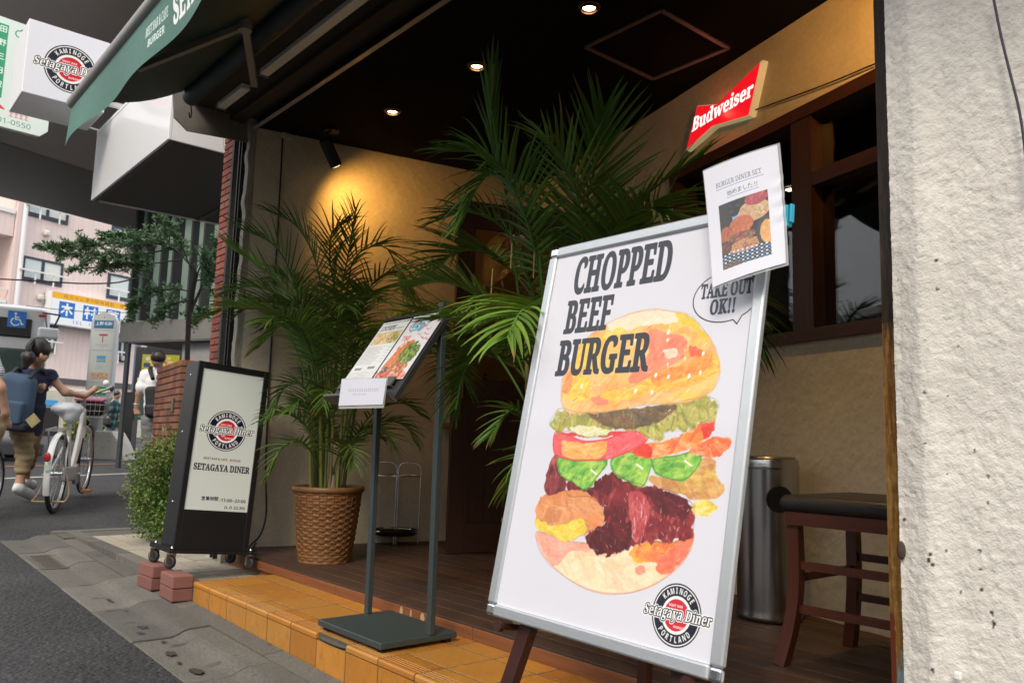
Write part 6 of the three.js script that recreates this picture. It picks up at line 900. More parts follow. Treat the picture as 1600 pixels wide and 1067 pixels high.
{ // pink apartment block
  const C0 = atDepth(100, 450, 34), pt = (x, y) => onPlane(x, y, FN2, C0), uv = (x, y) => { const p = pt(x, y); return [p.clone().sub(C0).dot(FR2), p.y]; };
  const m4 = new THREE.Matrix4().makeBasis(FR2, V(0, 1, 0), FN2).setPosition(C0.x, 0, C0.z), b = (u0, u1, a0, a1, t0, t1) => span(u0, u1, a0, a1, t0, t1).applyMatrix4(m4);
  const Gd = gy(C0.x) - .3, o = thing('pink_apartments', 'pale pink sided apartment block with railed windows across the road', 'building', V(C0.x, Gd, C0.z));
  const stripes = dataTex(128, (u, v) => { const s = Math.abs((u * 8) % 1 - .5) < .06 ? .8 : 1; return s * (.94 + .06 * vn(u * 32, v * 8, 32)); });
  const mp = mat([.78, .64, .605], .8, { map: rep(stripes, .55, .3) }), mfr = mat([.03, .035, .06], .5), mgl = phys([.55, .62, .62], .12, { clearcoat: 1, clearcoatRoughness: .05 }), mr = mat([.78, .77, .76], .5), mTan = mat([.66, .68, .64], .6);
  const uL = uv(14, 450)[0], uR = uv(235, 450)[0] + 6;
  part('wall', b(uL, uR, uv(110, 592)[1], 16, -6, 0), mp, o); part('wall', b(uL, uR, Gd, uv(110, 592)[1] - .25, -6, -.02), mp, o); part('wall', b(uL - 8, uL - .02, Gd, 16, -6, -1.6), mp, o);
  part('dark_band', b(uL, uR, uv(110, 592)[1] - .249, uv(110, 592)[1] - .002, -6, .06), mat([.09, .085, .085], .7), o);
  const win = (x0, yt, x1, yb, rail = true) => { const [u0, a1] = uv(x0, yt), [u1, a0] = uv(x1, yb); const y0 = Math.min(a0, a1), y1 = Math.max(a0, a1), w = part('window', [b(u0, u1, y0, y0 + .16, -.02, .05), b(u0, u1, y1 - .09, y1, -.02, .05), b(u0, u0 + .12, y0 + .16, y1 - .09, -.02, .05), b(u1 - .1, u1, y0 + .16, y1 - .09, -.02, .05), b((u0 + u1) / 2 - .06, (u0 + u1) / 2 + .06, y0 + .16, y1 - .09, -.02, .045)], mfr, o); const um = (u0 + u1) / 2; part('pane', b(u0 + .12, um - .06, y0 + .16, y1 - .09, .003, .02), mgl, w); part('pane', b(um + .06, u1 - .1, y0 + .16, y1 - .09, .003, .02), mTan, w); if (rail) { part('railing', [b(u0 - .2, u1 + .15, y0 + .38, y0 + .44, .22, .27), b(u0 + .45, u0 + .5, y0 - .1, y0 + .379, .2, .24), b(u1 - .5, u1 - .45, y0 - .1, y0 + .379, .2, .24)], mr, w); } };
  win(42, 300, 104, 352); win(34, 398.5, 94.5, 449); win(168, 426, 232, 478); win(174, 352, 236, 395); win(66, 505, 84.5, 551); win(178, 524, 193, 566); win(150, 230, 215, 290);
  // balconies at the left
  for (const [yt, yb] of [[308, 330], [452, 474]]) { const y1 = uv(8, yt)[1], y0 = uv(8, yb)[1]; const bl = part('balcony', [b(uL - 8, uL - .03, y0 - .9, y0, -1.6, -.1)], mp, o); part('railing', [b(uL - 8, uL - .05, y0 + .002, y0 + .16, -.16, -.04), b(uL - 8, uL - .05, y0 + .55, y0 + .6, -.15, -.06)], mr, bl); part('recess_window', b(uL - 4, uL - 1.2, y0 + .02, y0 + 1.9, -1.62, -1.55), mfr, bl); }
  { const a = uv(29, 315), c = uv(10, 470); part('drain_pipe', [cyl(V(uL + .25, 16, .12).applyMatrix4(m4), V(uL + .25, Gd, .12).applyMatrix4(m4), .09, .09, 12)], mat([.74, .73, .76], .5), o); }
  for (const [x, y] of [[70, 365], [60, 465], [190, 560]]) { const [u, v] = uv(x, y); part('vent_hood', rbox(.24, .24, .2, .08, 3).translate(u, v, .1).applyMatrix4(m4), mat([.62, .6, .55], .5), o); }
  // pharmacy board
  const S = thing('pharmacy_sign', 'long white pharmacy board with yellow band and blue character squares', 'sign', pt(66, 505)); const [su0, sy1] = uv(69, 455), sy0 = uv(66, 506)[1], sw = 4.5, z = .5;
  part('board', b(su0, su0 + sw, sy0, sy1, .05, z), mat([.75, .76, .78], .5), S);
  const tx = canvasTex(2048, Math.round(2048 * (sy1 - sy0) / sw), (c, w, h) => { c.fillStyle = '#eef1f6'; c.fillRect(0, 0, w, h); c.fillStyle = '#f2b31c'; c.fillRect(0, 0, w, h * .2); cjk(c, '処方せん受付', 220, h * .025, h * .15, 5, '#6a4a10', 1.18); cjk(c, '保険調剤', 850, h * .025, h * .15, 5, '#6a4a10', 1.18); cjk(c, '医薬', 1400, h * .025, h * .15, 5, '#6a4a10', 1.18); const s = h * .48; [...'木村薬局'].forEach((k, i) => { const x = 150 + i * 480; c.fillStyle = '#1f6cc4'; c.fillRect(x, h * .27, s * 1.06, s * 1.05); cjk(c, k, x + s * .08, h * .29, s * .92, s * .125, '#eef4fa', 1); }); fitText(c, 'TEL   03-', 420, h * .93, 560, `${h * .14}px sans-serif`, '#7a96c8'); });
  part('sign_face', quad(V(su0 + .02, sy1 - .02, z + .004).applyMatrix4(m4), V(su0 + sw, sy1 - .02, z + .004).applyMatrix4(m4), V(su0 + sw, sy0 + .02, z + .004).applyMatrix4(m4), V(su0 + .02, sy0 + .02, z + .004).applyMatrix4(m4)), mat('#ffffff', .5, { map: tx }), S);
  // light ground floor front below and hedge
  const H = thing('shop_shutter', 'cream shop front wall at street level of the pink block', 'wall', pt(100, 640)); part('panel', b(uL + .5, uR, Gd, uv(100, 612)[1], .02, .35), mat([.6, .57, .47], .7, { map: rep(txGrain, .4) }), H); part('blue_board', b(uv(62, 628)[0], uv(80, 628)[0], uv(70, 634)[1], uv(70, 625)[1], .36, .4), mat([.05, .3, .62], .5), H); part('dark_opening', b(uv(60, 640)[0], uv(84, 640)[0], Gd + .2, uv(70, 637)[1], .351, .37), mDark, H);
}
{ // overhead wire
  const P = [[-60, 433], [60, 439], [130, 443], [185, 441], [212, 434]].map(([x, y]) => atDepth(x, y, 12.6)); solo('overhead_wire', tube(P, .012, 30, 5), mat([.04, .045, .045], .6), 'grey overhead wire sagging in front of the pink block', 'wire');
  const P2 = [[40, 478], [120, 486], [205, 489]].map(([x, y]) => atDepth(x, y, 14)); solo('overhead_wire', tube(P2, .006, 20, 5), mat([.1, .1, .1], .6), 'thin pale wire crossing the pharmacy board', 'wire');
}
{ // hedge beyond the crossing
  seed = 77; const c = atDepth(150, 690, 25), o = thing('low_hedge', 'bright yellow green low hedge behind the walking man', 'hedge', c.clone().setY(gy(c.x)));
  const cl = leafCloud(5000, () => { const p = atDepth(rr(98, 205), 690, 26 + rr(-.4, .4)); p.y = gy(p.x) + rr(.02, .85 + .15 * Math.sin(p.z * 4)); return [p, V(0, .4, 0)]; }, .13, .4, [], [], [], () => { const t = rr(.6, 1.3); return [t, t, t * .8]; });
  part('foliage', cloudGeo(cl), mat([.25, .3, .04], .6, { vertexColors: true, side: THREE.DoubleSide }), o);
}
{ // bus stop sign and its concrete foot
  const D = 17, s = D / FOC, c = atDepth(158, 705, D), yb = c.y, P = (x, y) => atDepth(x, y, D), r = V(1, 0, 0).applyQuaternion(CQ).setY(0).normalize(), n = V(-r.z, 0, r.x); if (n.dot(CAM.clone().sub(c)) < 0) n.negate();
  const o = thing('bus_stop_sign', 'pale grey round topped bus stop sign with timetables on a post', 'sign', V(c.x, gy(c.x), c.z));
  const w = 38 * s, top = P(158, 487).y, bot = P(152, 652).y, cx = P(156, 570), m4 = new THREE.Matrix4().makeBasis(r, V(0, 1, 0), n).setPosition(cx.x, 0, cx.z);
  const sh = new THREE.Shape(); sh.moveTo(-w / 2, bot); sh.lineTo(w * .18, bot); sh.quadraticCurveTo(w * .28, bot + .25, w / 2, bot + .42); sh.lineTo(w / 2, top - w / 2); sh.absarc(0, top - w / 2, w / 2, 0, Math.PI, false); sh.lineTo(-w / 2, bot);
  part('case', new THREE.ExtrudeGeometry(sh, { depth: .12, bevelEnabled: true, bevelSize: .015, bevelThickness: .01, bevelSegments: 2 }).translate(0, 0, -.13).applyMatrix4(m4), mat([.5, .52, .53], .4, { metalness: .3 }), o);
  const tx = canvasTex(256, 1100, (k, W, H) => { k.fillStyle = '#c4c8c4'; k.fillRect(0, 0, W, H); k.fillStyle = '#c8604c'; k.fillRect(W * .46, 26, 18, 14); k.fillStyle = '#2a6a94'; k.fillRect(10, 74, W - 20, 112); cjk(k, '上野毛駅', 24, 92, 50, 6, '#e8eef2', 1.03); k.fillStyle = '#7a8288'; k.fillRect(20, 210, W - 40, 6); k.fillStyle = '#b8333c'; k.fillRect(W * .32, 262, W * .4, 26); k.fillRect(W * .48, 290, 12, 90); k.fillStyle = '#9aa0a4'; for (let i = 0; i < 3; i++) k.fillRect(W * .2, 400 + i * 12, W * .6, 4); k.fillStyle = '#2c8a5c'; k.fillRect(W * .5, 440, 10, 10); k.fillStyle = '#a8aeb2'; k.fillRect(0, 480, W, 14); k.fillStyle = '#4aa4d0'; k.fillRect(W * .3, 560, W * .42, 90); k.fillStyle = '#e0b03c'; k.fillRect(W * .3, 610, W * .42, 16); k.fillStyle = '#a4aab8'; for (let i = 0; i < 5; i++) k.fillRect(W * .3, 680 + i * 14, W * .3, 5); k.fillStyle = '#d8a888'; k.fillRect(W * .1, 790, W * .8, 90); seed = 6; for (let i = 0; i < 30; i++) { k.fillStyle = ['#e07a50', '#8ab06a', '#6a9ac0', '#e8c080'][i % 4]; k.fillRect(W * (.12 + .7 * rnd()), 795 + 70 * rnd(), 22, 12); } k.fillStyle = '#a8aeb2'; k.fillRect(0, 920, W, 10); k.fillStyle = '#3aa05a'; k.fillRect(W * .16, 980, W * .72, 120); k.fillStyle = '#e6e04a'; k.fillRect(W * .3, 1010, W * .5, 16); k.fillRect(W * .22, 1050, W * .6, 16); });
  part('timetable_face', quad(V(-w / 2 + .03, top - .05, .003).applyMatrix4(m4), V(w / 2 - .03, top - .05, .003).applyMatrix4(m4), V(w / 2 - .03, bot + .45, .003).applyMatrix4(m4), V(-w / 2 + .03, bot + .45, .003).applyMatrix4(m4)).translate(0, 0, 0), mat('#ffffff', .5, { map: tx }), o);
  part('post', [cyl(V(cx.x, bot + .02, cx.z).addScaledVector(n, -.07).addScaledVector(r, -.02), V(cx.x, gy(cx.x), cx.z).addScaledVector(n, -.07).addScaledVector(r, -.02), .13, .13, 16)], mat([.18, .2, .2], .5, { metalness: .4 }), o);
  const F = atDepth(158, 721, 16.3), fy = gy(F.x) - .02, ft = thing('concrete_block', 'flared pale concrete block standing before the bus stop post', 'concrete block', V(F.x, fy, F.z)), hh = 42 * 16.3 / FOC;
  const f2 = new THREE.Shape(); f2.moveTo(-.36, 0); f2.lineTo(.42, 0); f2.quadraticCurveTo(.36, hh * .5, .14, hh); f2.lineTo(-.3, hh); f2.closePath(); part('block', new THREE.ExtrudeGeometry(f2, { depth: .5, bevelEnabled: true, bevelSize: .02, bevelThickness: .02, bevelSegments: 2 }).translate(0, 0, -.5).applyMatrix4(new THREE.Matrix4().makeBasis(r, V(0, 1, 0), n).setPosition(F.x, fy, F.z)), mat([.5, .49, .44], .85, { map: rep(txConc, .8) }), ft);
}
{ // information kiosk
  const D = 19.5, c = atDepth(205, 712, D), r = V(1, 0, 0).applyQuaternion(CQ).setY(0).normalize(), n = V(-r.z, 0, r.x); if (n.dot(CAM.clone().sub(c)) < 0) n.negate();
  const m4 = new THREE.Matrix4().makeBasis(r, V(0, 1, 0), n).setPosition(c.x, 0, c.z), u = x => (x - 205) * D / FOC, y = (x, py) => atDepth(x, py, D).y, b = (a0, a1, y0, y1, t0, t1) => span(a0, a1, y0, y1, t0, t1).applyMatrix4(m4), g0 = gy(c.x);
  const o = thing('information_kiosk', 'black information kiosk with yellow screen and map board', 'kiosk', V(c.x, g0, c.z)), mk = mat([.018, .018, .02], .4), yt = y(250, 541), ym = y(220, 612);
  part('frame', [b(u(198), u(300), ym, yt, -.3, 0)], mk, o); part('leg', b(u(189), u(201), g0, ym - .002, -.3, -.02), mk, o); part('leg', b(u(280), u(296), g0, ym - .002, -.3, -.02), mk, o); part('side_rail', b(u(194), u(197.5), g0 + .8, yt + .6, -.25, -.05), mat([.12, .16, .22], .4), o); part('top_cap', b(u(214), u(270), yt + .002, yt + .12, -.28, -.02), mk, o);
  const tx = canvasTex(400, 220, (k, w, h) => { seed = 19; k.fillStyle = '#b8b028'; k.fillRect(0, 0, w, h); for (let i = 0; i < 30; i++) { k.fillStyle = ['#d44a90', '#e888b8', '#f0e8ec', '#c83070', '#e8d860'][i % 5]; k.beginPath(); k.ellipse(rr(110, 310), rr(40, 200), rr(12, 36), rr(8, 22), 0, 0, 7); k.fill(); } k.fillStyle = '#3a4a7a'; k.fillRect(20, 100, 70, 50); k.fillStyle = '#d8d0e8'; k.beginPath(); k.arc(60, 50, 22, 0, 7); k.arc(130, 66, 26, 0, 7); k.fill(); });
  part('screen', quad(V(u(209), y(237, 552), .006).applyMatrix4(m4), V(u(268), y(237, 552), .006).applyMatrix4(m4), V(u(268), y(237, 582), .006).applyMatrix4(m4), V(u(209), y(237, 582), .006).applyMatrix4(m4)), new THREE.MeshStandardMaterial({ color: 0x888888, map: tx, emissive: 0xffffff, emissiveMap: tx, emissiveIntensity: .3, roughness: .3 }), o);
  const t2 = canvasTex(256, 256, (k, w, h) => { seed = 20; k.fillStyle = '#3c4c48'; k.fillRect(0, 0, w, h); for (let i = 0; i < 90; i++) { k.fillStyle = ['#4c645c', '#2c3c3a', '#5a7a50', '#6a8a8a', '#384840'][i % 5]; k.fillRect(rnd() * w, rnd() * h, rr(8, 50), rr(5, 26)); } k.strokeStyle = '#7a8c80'; k.lineWidth = 3; for (let i = 0; i < 14; i++) { k.beginPath(); k.moveTo(rnd() * w, rnd() * h); k.lineTo(rnd() * w, rnd() * h); k.stroke(); } });
  part('map_board', b(u(196), u(252), y(220, 656), ym - .03, -.14, -.05), mat('#ffffff', .3, { map: rep(t2, .9) }), o); part('glass_panel', b(u(214), u(262), g0 + .3, y(220, 658), -.16, -.1), phys([.25, .42, .38], .1, { clearcoat: 1 }), o);
  part('notice', b(u(204), u(212), y(208, 600), y(208, 589), .003, .012), mat([.6, .58, .5], .6), o);
}
{ // city bus facing the camera
  const D = 15, A = atDepth(73, 560, D), r = V(.1, 0, -.995).normalize(), n = V(.995, 0, .1).normalize(); // right edge of its front
  const m4 = new THREE.Matrix4().makeBasis(r, V(0, 1, 0), n).setPosition(A.x, 0, A.z), g0 = gy(A.x), W = 2.3, top = atDepth(40, 478, D).y, o = thing('city_bus', 'silver city bus with wheelchair symbol behind the woman', 'bus', V(A.x, g0, A.z));
  const U = (x, y) => { const p = onPlane(x, y, n, A); return [p.clone().sub(A).dot(r), p.y]; }, b = (u0, u1, y0, y1, t0, t1) => span(u0, u1, y0, y1, t0, t1).applyMatrix4(m4), ms = phys([.55, .57, .58], .3, { metalness: .3, clearcoat: .6 });
  part('body', new RoundedBoxGeometry(W, top - g0 - .25, 7, 5, .16).translate(-W / 2, (top + g0 + .25) / 2, -3.5).applyMatrix4(m4), ms, o);
  const rq = (x0, y0, x1, y1, rad, t0, t1, m, name, par) => { const [a, p] = U(x0, y0), [c2, q] = U(x1, y1); return part(name, new RoundedBoxGeometry(c2 - a, p - q, .06, 3, rad).translate((a + c2) / 2, (p + q) / 2, t0).applyMatrix4(m4), m, par || o); };
  rq(-90, 486, 47, 529, .028, .0, 0, mat([.01, .01, .012], .25), 'destination_box');
  const [wa, wy] = U(12, 485), [wb, wz] = U(38.5, 513), tx = canvasTex(128, 128, (k) => { k.fillStyle = '#2474c8'; k.fillRect(0, 0, 128, 128); k.strokeStyle = '#e8eef4'; k.fillStyle = '#e8eef4'; k.lineWidth = 9; k.beginPath(); k.arc(52, 20, 9, 0, 7); k.fill(); k.beginPath(); k.moveTo(52, 32); k.lineTo(54, 66); k.lineTo(86, 66); k.lineTo(98, 102); k.lineTo(112, 98); k.moveTo(54, 48); k.lineTo(80, 48); k.stroke(); k.beginPath(); k.arc(56, 84, 30, -2.2, 1.9 + .4, true); k.stroke(); k.beginPath(); k.arc(56, 82, 30, .5, 4.2); k.stroke(); });
  part('wheelchair_symbol', quad(V(wa, wy, .033).applyMatrix4(m4), V(wb, wy, .033).applyMatrix4(m4), V(wb, wz, .033).applyMatrix4(m4), V(wa, wz, .033).applyMatrix4(m4)), mat('#ffffff', .4, { map: tx }), o);
  const ws = rq(-95, 535, 62, 640, .028, .0, 0, phys([.06, .085, .08], .06, { clearcoat: 1 }), 'windshield'); part('wiper', b(-1.4, -.5, U(0, 600)[1], U(0, 600)[1] + .03, .035, .05), mBlackMetal, ws);
  rq(60, 491, 72, 496, .01, .012, 0, mat([.5, .03, .03], .4), 'marker_light'); rq(-80, 690, 66, 712, .028, -.02, 0, mat([.06, .06, .065], .5), 'bumper');
  const [mu, my] = U(58, 522); part('mirror', [rbox(.34, .2, .14, .05, 3).translate(mu + .14, my, .3).applyMatrix4(m4)], mat([.78, .8, .82], .35), o); part('mirror_arm', [cyl(V(mu + .05, my + .4, .02).applyMatrix4(m4), V(mu + .3, my + .35, .3).applyMatrix4(m4), .016), cyl(V(mu + .3, my + .35, .3).applyMatrix4(m4), V(mu + .2, my + .05, .3).applyMatrix4(m4), .016), cyl(V(mu + .1, my + .3, .05).applyMatrix4(m4), V(mu + .12, my + .05, .3).applyMatrix4(m4), .014)], mBlackMetal, o);
  for (const x of [-W + .35, -.35]) part('wheel', new THREE.CylinderGeometry(.48, .48, .28, 24).rotateZ(Math.PI / 2).translate(x, g0 + .48, -1.6).applyMatrix4(m4), mat([.02, .02, .02], .8), o);
}
// building on the other side of the street (mirrored in the window glass)
{
  const z = 7.5, o = thing('opposite_building', 'pale plaster building on the opposite side of the street', 'building', V(-3, -.3, z)); const m = mat([.72, .71, .68], .85, { map: rep(txGrain, .3) }), mg = phys([.08, .1, .11], .05, { clearcoat: 1 });
  part('wall', span(-48, 12, -.5, 4.4, z, z + 6), m, o); part('cornice', span(-48.1, 12.1, 4.4, 4.6, z - .2, z + 6), m, o);
  for (let f = 0; f < 1; f++) for (let k = 0; k < 14; k++) { const x = -40 + k * 3.6, y = .6 + f * 3.2, w = part('window', [span(x, x + 1.8, y, y + .08, z - .08, z - .001), span(x, x + 1.8, y + 1.6, y + 1.68, z - .08, z - .001), span(x, x + .08, y + .081, y + 1.599, z - .08, z - .001), span(x + 1.72, x + 1.8, y + .081, y + 1.599, z - .08, z - .001)], mat([.06, .06, .06], .5), o); part('pane', span(x + .081, x + 1.719, y + .081, y + 1.599, z - .04, z - .03), mg, w); }
}
// ---------------------------------------------------------------- people (smooth joined surfaces) and bicycles
// distance field of tapered capsules and ellipsoids, meshed with surface nets
const cap = (a, b, ra, rb = ra) => { const ba = b.clone().sub(a), l2 = ba.lengthSq(); return { f: (x, y, z) => { const px = x - a.x, py = y - a.y, pz = z - a.z; let h = (px * ba.x + py * ba.y + pz * ba.z) / l2; h = h < 0 ? 0 : h > 1 ? 1 : h; const dx = px - ba.x * h, dy = py - ba.y * h, dz = pz - ba.z * h; return Math.sqrt(dx * dx + dy * dy + dz * dz) - (ra + (rb - ra) * h); }, lo: V(Math.min(a.x, b.x), Math.min(a.y, b.y), Math.min(a.z, b.z)).addScalar(-Math.max(ra, rb)), hi: V(Math.max(a.x, b.x), Math.max(a.y, b.y), Math.max(a.z, b.z)).addScalar(Math.max(ra, rb)) }; };
const ell = (c, rx, ry, rz, q) => { const qi = q ? q.clone().invert() : null, t = V(0, 0, 0), R = Math.max(rx, ry, rz); return { f: (x, y, z) => { t.set(x - c.x, y - c.y, z - c.z); if (qi) t.applyQuaternion(qi); const k0 = Math.hypot(t.x / rx, t.y / ry, t.z / rz), k1 = Math.hypot(t.x / rx / rx, t.y / ry / ry, t.z / rz / rz); return k1 < 1e-9 ? -Math.min(rx, ry, rz) : k0 * (k0 - 1) / k1; }, lo: c.clone().addScalar(-R), hi: c.clone().addScalar(R) }; };
const cut = p => ({ ...p, cut: true });
function blobGeo(prims, k = .03, cell = .014, fn = null) {
  const lo = V(1e9, 1e9, 1e9), hi = V(-1e9, -1e9, -1e9); for (const p of prims) if (!p.cut) { lo.min(p.lo); hi.max(p.hi); } lo.addScalar(-k - 2 * cell); hi.addScalar(k + 2 * cell);
  const nx = Math.ceil((hi.x - lo.x) / cell) + 1, ny = Math.ceil((hi.y - lo.y) / cell) + 1, nz = Math.ceil((hi.z - lo.z) / cell) + 1, F = new Float32Array(nx * ny * nz);
  const smin = (a, b) => { const h = Math.max(k - Math.abs(a - b), 0) / k; return Math.min(a, b) - h * h * k * .25; };
  let o = 0; for (let z = 0; z < nz; z++) for (let y = 0; y < ny; y++) for (let x = 0; x < nx; x++) { const X = lo.x + x * cell, Y = lo.y + y * cell, Z = lo.z + z * cell; let d = 1e3; for (const p of prims) { const v = p.f(X, Y, Z); d = p.cut ? Math.max(d, -v) : smin(d, v); } if (fn) d += fn(X, Y, Z); F[o++] = d; }
  const id = new Int32Array(F.length).fill(-1), P = [], I = [], at = (x, y, z) => F[x + nx * (y + ny * z)], E = [[0, 1], [0, 2], [0, 4], [1, 3], [1, 5], [2, 3], [2, 6], [3, 7], [4, 5], [4, 6], [5, 7], [6, 7]];
  for (let z = 0; z < nz - 1; z++) for (let y = 0; y < ny - 1; y++) for (let x = 0; x < nx - 1; x++) { const c = []; let m = 0; for (let i = 0; i < 8; i++) { c[i] = at(x + (i & 1), y + (i >> 1 & 1), z + (i >> 2)); if (c[i] < 0) m |= 1 << i; } if (m === 0 || m === 255) continue; let n = 0, sx = 0, sy = 0, sz = 0; for (const [a, b] of E) if ((m >> a & 1) !== (m >> b & 1)) { const t = c[a] / (c[a] - c[b]); sx += (a & 1) + t * ((b & 1) - (a & 1)); sy += (a >> 1 & 1) + t * ((b >> 1 & 1) - (a >> 1 & 1)); sz += (a >> 2) + t * ((b >> 2) - (a >> 2)); n++; } id[x + nx * (y + ny * z)] = P.length / 3; P.push(lo.x + (x + sx / n) * cell, lo.y + (y + sy / n) * cell, lo.z + (z + sz / n) * cell); }
  const q = (a, b, c, d, fl) => { if (a < 0 || b < 0 || c < 0 || d < 0) return; fl ? I.push(a, b, c, a, c, d) : I.push(a, c, b, a, d, c); }, g = (x, y, z) => id[x + nx * (y + ny * z)];
  for (let z = 1; z < nz - 1; z++) for (let y = 1; y < ny - 1; y++) for (let x = 1; x < nx - 1; x++) { const v = at(x, y, z) < 0; if (v !== at(x + 1, y, z) < 0) q(g(x, y - 1, z - 1), g(x, y, z - 1), g(x, y, z), g(x, y - 1, z), v); if (v !== at(x, y + 1, z) < 0) q(g(x - 1, y, z - 1), g(x - 1, y, z), g(x, y, z), g(x, y, z - 1), v); if (v !== at(x, y, z + 1) < 0) q(g(x - 1, y - 1, z), g(x, y - 1, z), g(x, y, z), g(x - 1, y, z), v); }
  const geo = new THREE.BufferGeometry(); geo.setAttribute('position', new THREE.Float32BufferAttribute(P, 3)); geo.setAttribute('uv', new THREE.Float32BufferAttribute(P.flatMap((_, i) => i % 3 ? [] : [P[i] + P[i + 2], P[i + 1]]), 2)); geo.setIndex(I); geo.computeVertexNormals(); return geo;
}
const J = (x, y, d) => atDepth(x, y, d);
// a hand: palm, four fingers that curl about the grip axis and a thumb
function hand(w, c, ax, back) { // wrist, palm centre, grip axis, direction from the palm away from the grip
  const f = c.clone().sub(w).normalize(), out = [cap(w, c, .021, .026)], pr = []; const s = ax.clone().normalize();
  for (let i = 0; i < 4; i++) { const b = c.clone().addScaledVector(s, (i - 1.5) * .019).addScaledVector(f, .018), m = b.clone().addScaledVector(f, .028).addScaledVector(back, .012), e = m.clone().addScaledVector(f, .008).addScaledVector(back, -.03); out.push(cap(b, m, .0092, .0085), cap(m, e, .0085, .0075)); }
  const t0 = c.clone().addScaledVector(s, -.034).addScaledVector(f, -.012), t1 = t0.clone().addScaledVector(f, .03).addScaledVector(back, -.018); out.push(cap(t0, t1, .011, .009)); return out;
}
const skin = [[.42, .245, .165], [.36, .21, .145]].map(c => mat(c, .6)), mHair = mat([.014, .011, .010], .45), navy = mat([.014, .02, .055], .85, { map: rep(txGrain, 6) }), khaki = mat([.30, .225, .125], .9, { map: rep(txGrain, 8) }), mShoe = mat([.62, .62, .63], .6), mGreyT = mat([.2, .2, .21], .9, { map: rep(txGrain, 6) });
const wrinkle = (a, s = 26) => (x, y, z) => a * (Math.sin(y * s * 2.1 + 3 * Math.sin(x * s * .7) + z * 9) + Math.sin(y * s * 3.7 + x * s)) * .5;
{ // woman pushing the bicycle
  const d = 7.2, hd = J(59, 549, 7.15), nk = J(54, 574, 7.2), ch = J(49, 600, 7.2), wa = J(46, 640, 7.2), hp = J(40, 668, 7.2), sR = J(77, 588, 7.28), sL = J(24, 589, 7.12), eR = J(101, 613, 7.32), wR = J(131, 619, 7.5), hR = J(140, 613, 7.53), eL = J(40, 632, 7.3), wL = J(55, 614, 7.2), hL = J(62, 608, 7.15);
  const hipL = J(34, 672, 7.14), hipR = J(48, 672, 7.28), kL = J(38, 712, 7.12), aL = J(29, 758, 7.05), tL = J(46, 772, 7.2), kR = J(46, 706, 7.5), aR = J(38, 748, 7.62), tR = J(50, 757, 7.8);
  const o = thing('person', 'person in navy shirt and khaki trousers pushing the white bicycle', 'person', V(hp.x, gy(hp.x), hp.z));
  const grip = J(146, 606, 7.45).sub(J(133, 612, 7.55)).normalize(), upv = V(0, 1, 0);
  const fwd = V(-.93, 0, -.36).normalize(), face = hd.clone().addScaledVector(fwd, .06).add(J(70, 556, 7.2).sub(hd).multiplyScalar(.5));
  const body = [ell(hd, .078, .108, .09), cap(nk.clone().add(V(0, -.02, 0)), hd.clone().add(V(0, -.06, 0)), .048, .05), cap(ch, nk, .10, .05), cap(ch, wa, .115, .105), cap(wa, hp, .105, .125), cap(sL, sR, .05, .05), cap(sR, eR, .042, .033), cap(eR, wR, .033, .023), ...hand(wR, hR, grip, upv), cap(sL, eL, .042, .033), cap(eL, wL, .033, .023), ...hand(wL, hL, grip, upv), cap(hipL, kL, .08, .055), cap(kL, aL, .05, .034), cap(hipR, kR, .08, .055), cap(kR, aR, .05, .034), cap(aL, tL, .035, .03), cap(aR, tR, .035, .03), ell(J(68, 559, 7.12), .016, .024, .016), ell(J(71, 557, 7.2), .018, .02, .018)];
  const bd = part('body', blobGeo(body, .028, .0125), skin[0], o);
  part('hair', blobGeo([ell(hd.clone().add(V(0, .022, 0)).addScaledVector(fwd, -.012), .09, .10, .10), ell(J(44, 558, 6.98), .052, .058, .052), cap(J(44, 560, 6.98), J(38, 573, 6.96), .04, .028), cap(J(36, 553, 6.98), J(31, 560, 6.98), .016, .008), cut(ell(J(71, 562, 7.05), .052, .062, .07))], .03, .011), mHair, bd);
  for (let i = 0; i < 26; i++) { const a = rr(-1.2, 1.9), b0 = hd.clone().add(V(-.05 * Math.sin(a), .055 + .05 * Math.cos(a), .03)), b1 = J(44 + rr(-4, 4), 556 + rr(-5, 5), 6.96); part('hair_strand', tube([b0.clone().addScaledVector(fwd, -.05), b0.clone().lerp(b1, .5).add(V(.02, .015, .01)).addScaledVector(fwd, -.045), b1], .0035, 8, 4), mHair, bd); }
  part('ear', blobGeo([ell(J(63.5, 556, 7.04), .012, .026, .014)], .01, .007), skin[0], bd);
  part('shirt', blobGeo([cap(ch, nk.clone().add(V(0, -.035, 0)), .11, .066), cap(ch, wa, .122, .112), cap(wa, hp.clone().add(V(0, .0, 0)), .112, .132), cap(sL, sR, .06, .06), cap(sR, sR.clone().lerp(eR, .52), .054, .056), cap(sL, sL.clone().lerp(eL, .55), .054, .056), cut(cap(sR.clone().lerp(eR, .56), sR.clone().lerp(eR, 1.2), .075))], .035, .0125, wrinkle(.004)), navy, bd);
  part('trousers', blobGeo([cap(hipL, hipR, .09, .09), cap(hp, hp.clone().add(V(0, -.05, 0)), .128, .115), cap(hipL, kL, .092, .068), cap(kL, kL.clone().lerp(aL, .48), .068, .062), cap(hipR, kR, .092, .068), cap(kR, kR.clone().lerp(aR, .48), .068, .06)], .03, .0125, wrinkle(.007, 30)), khaki, bd);
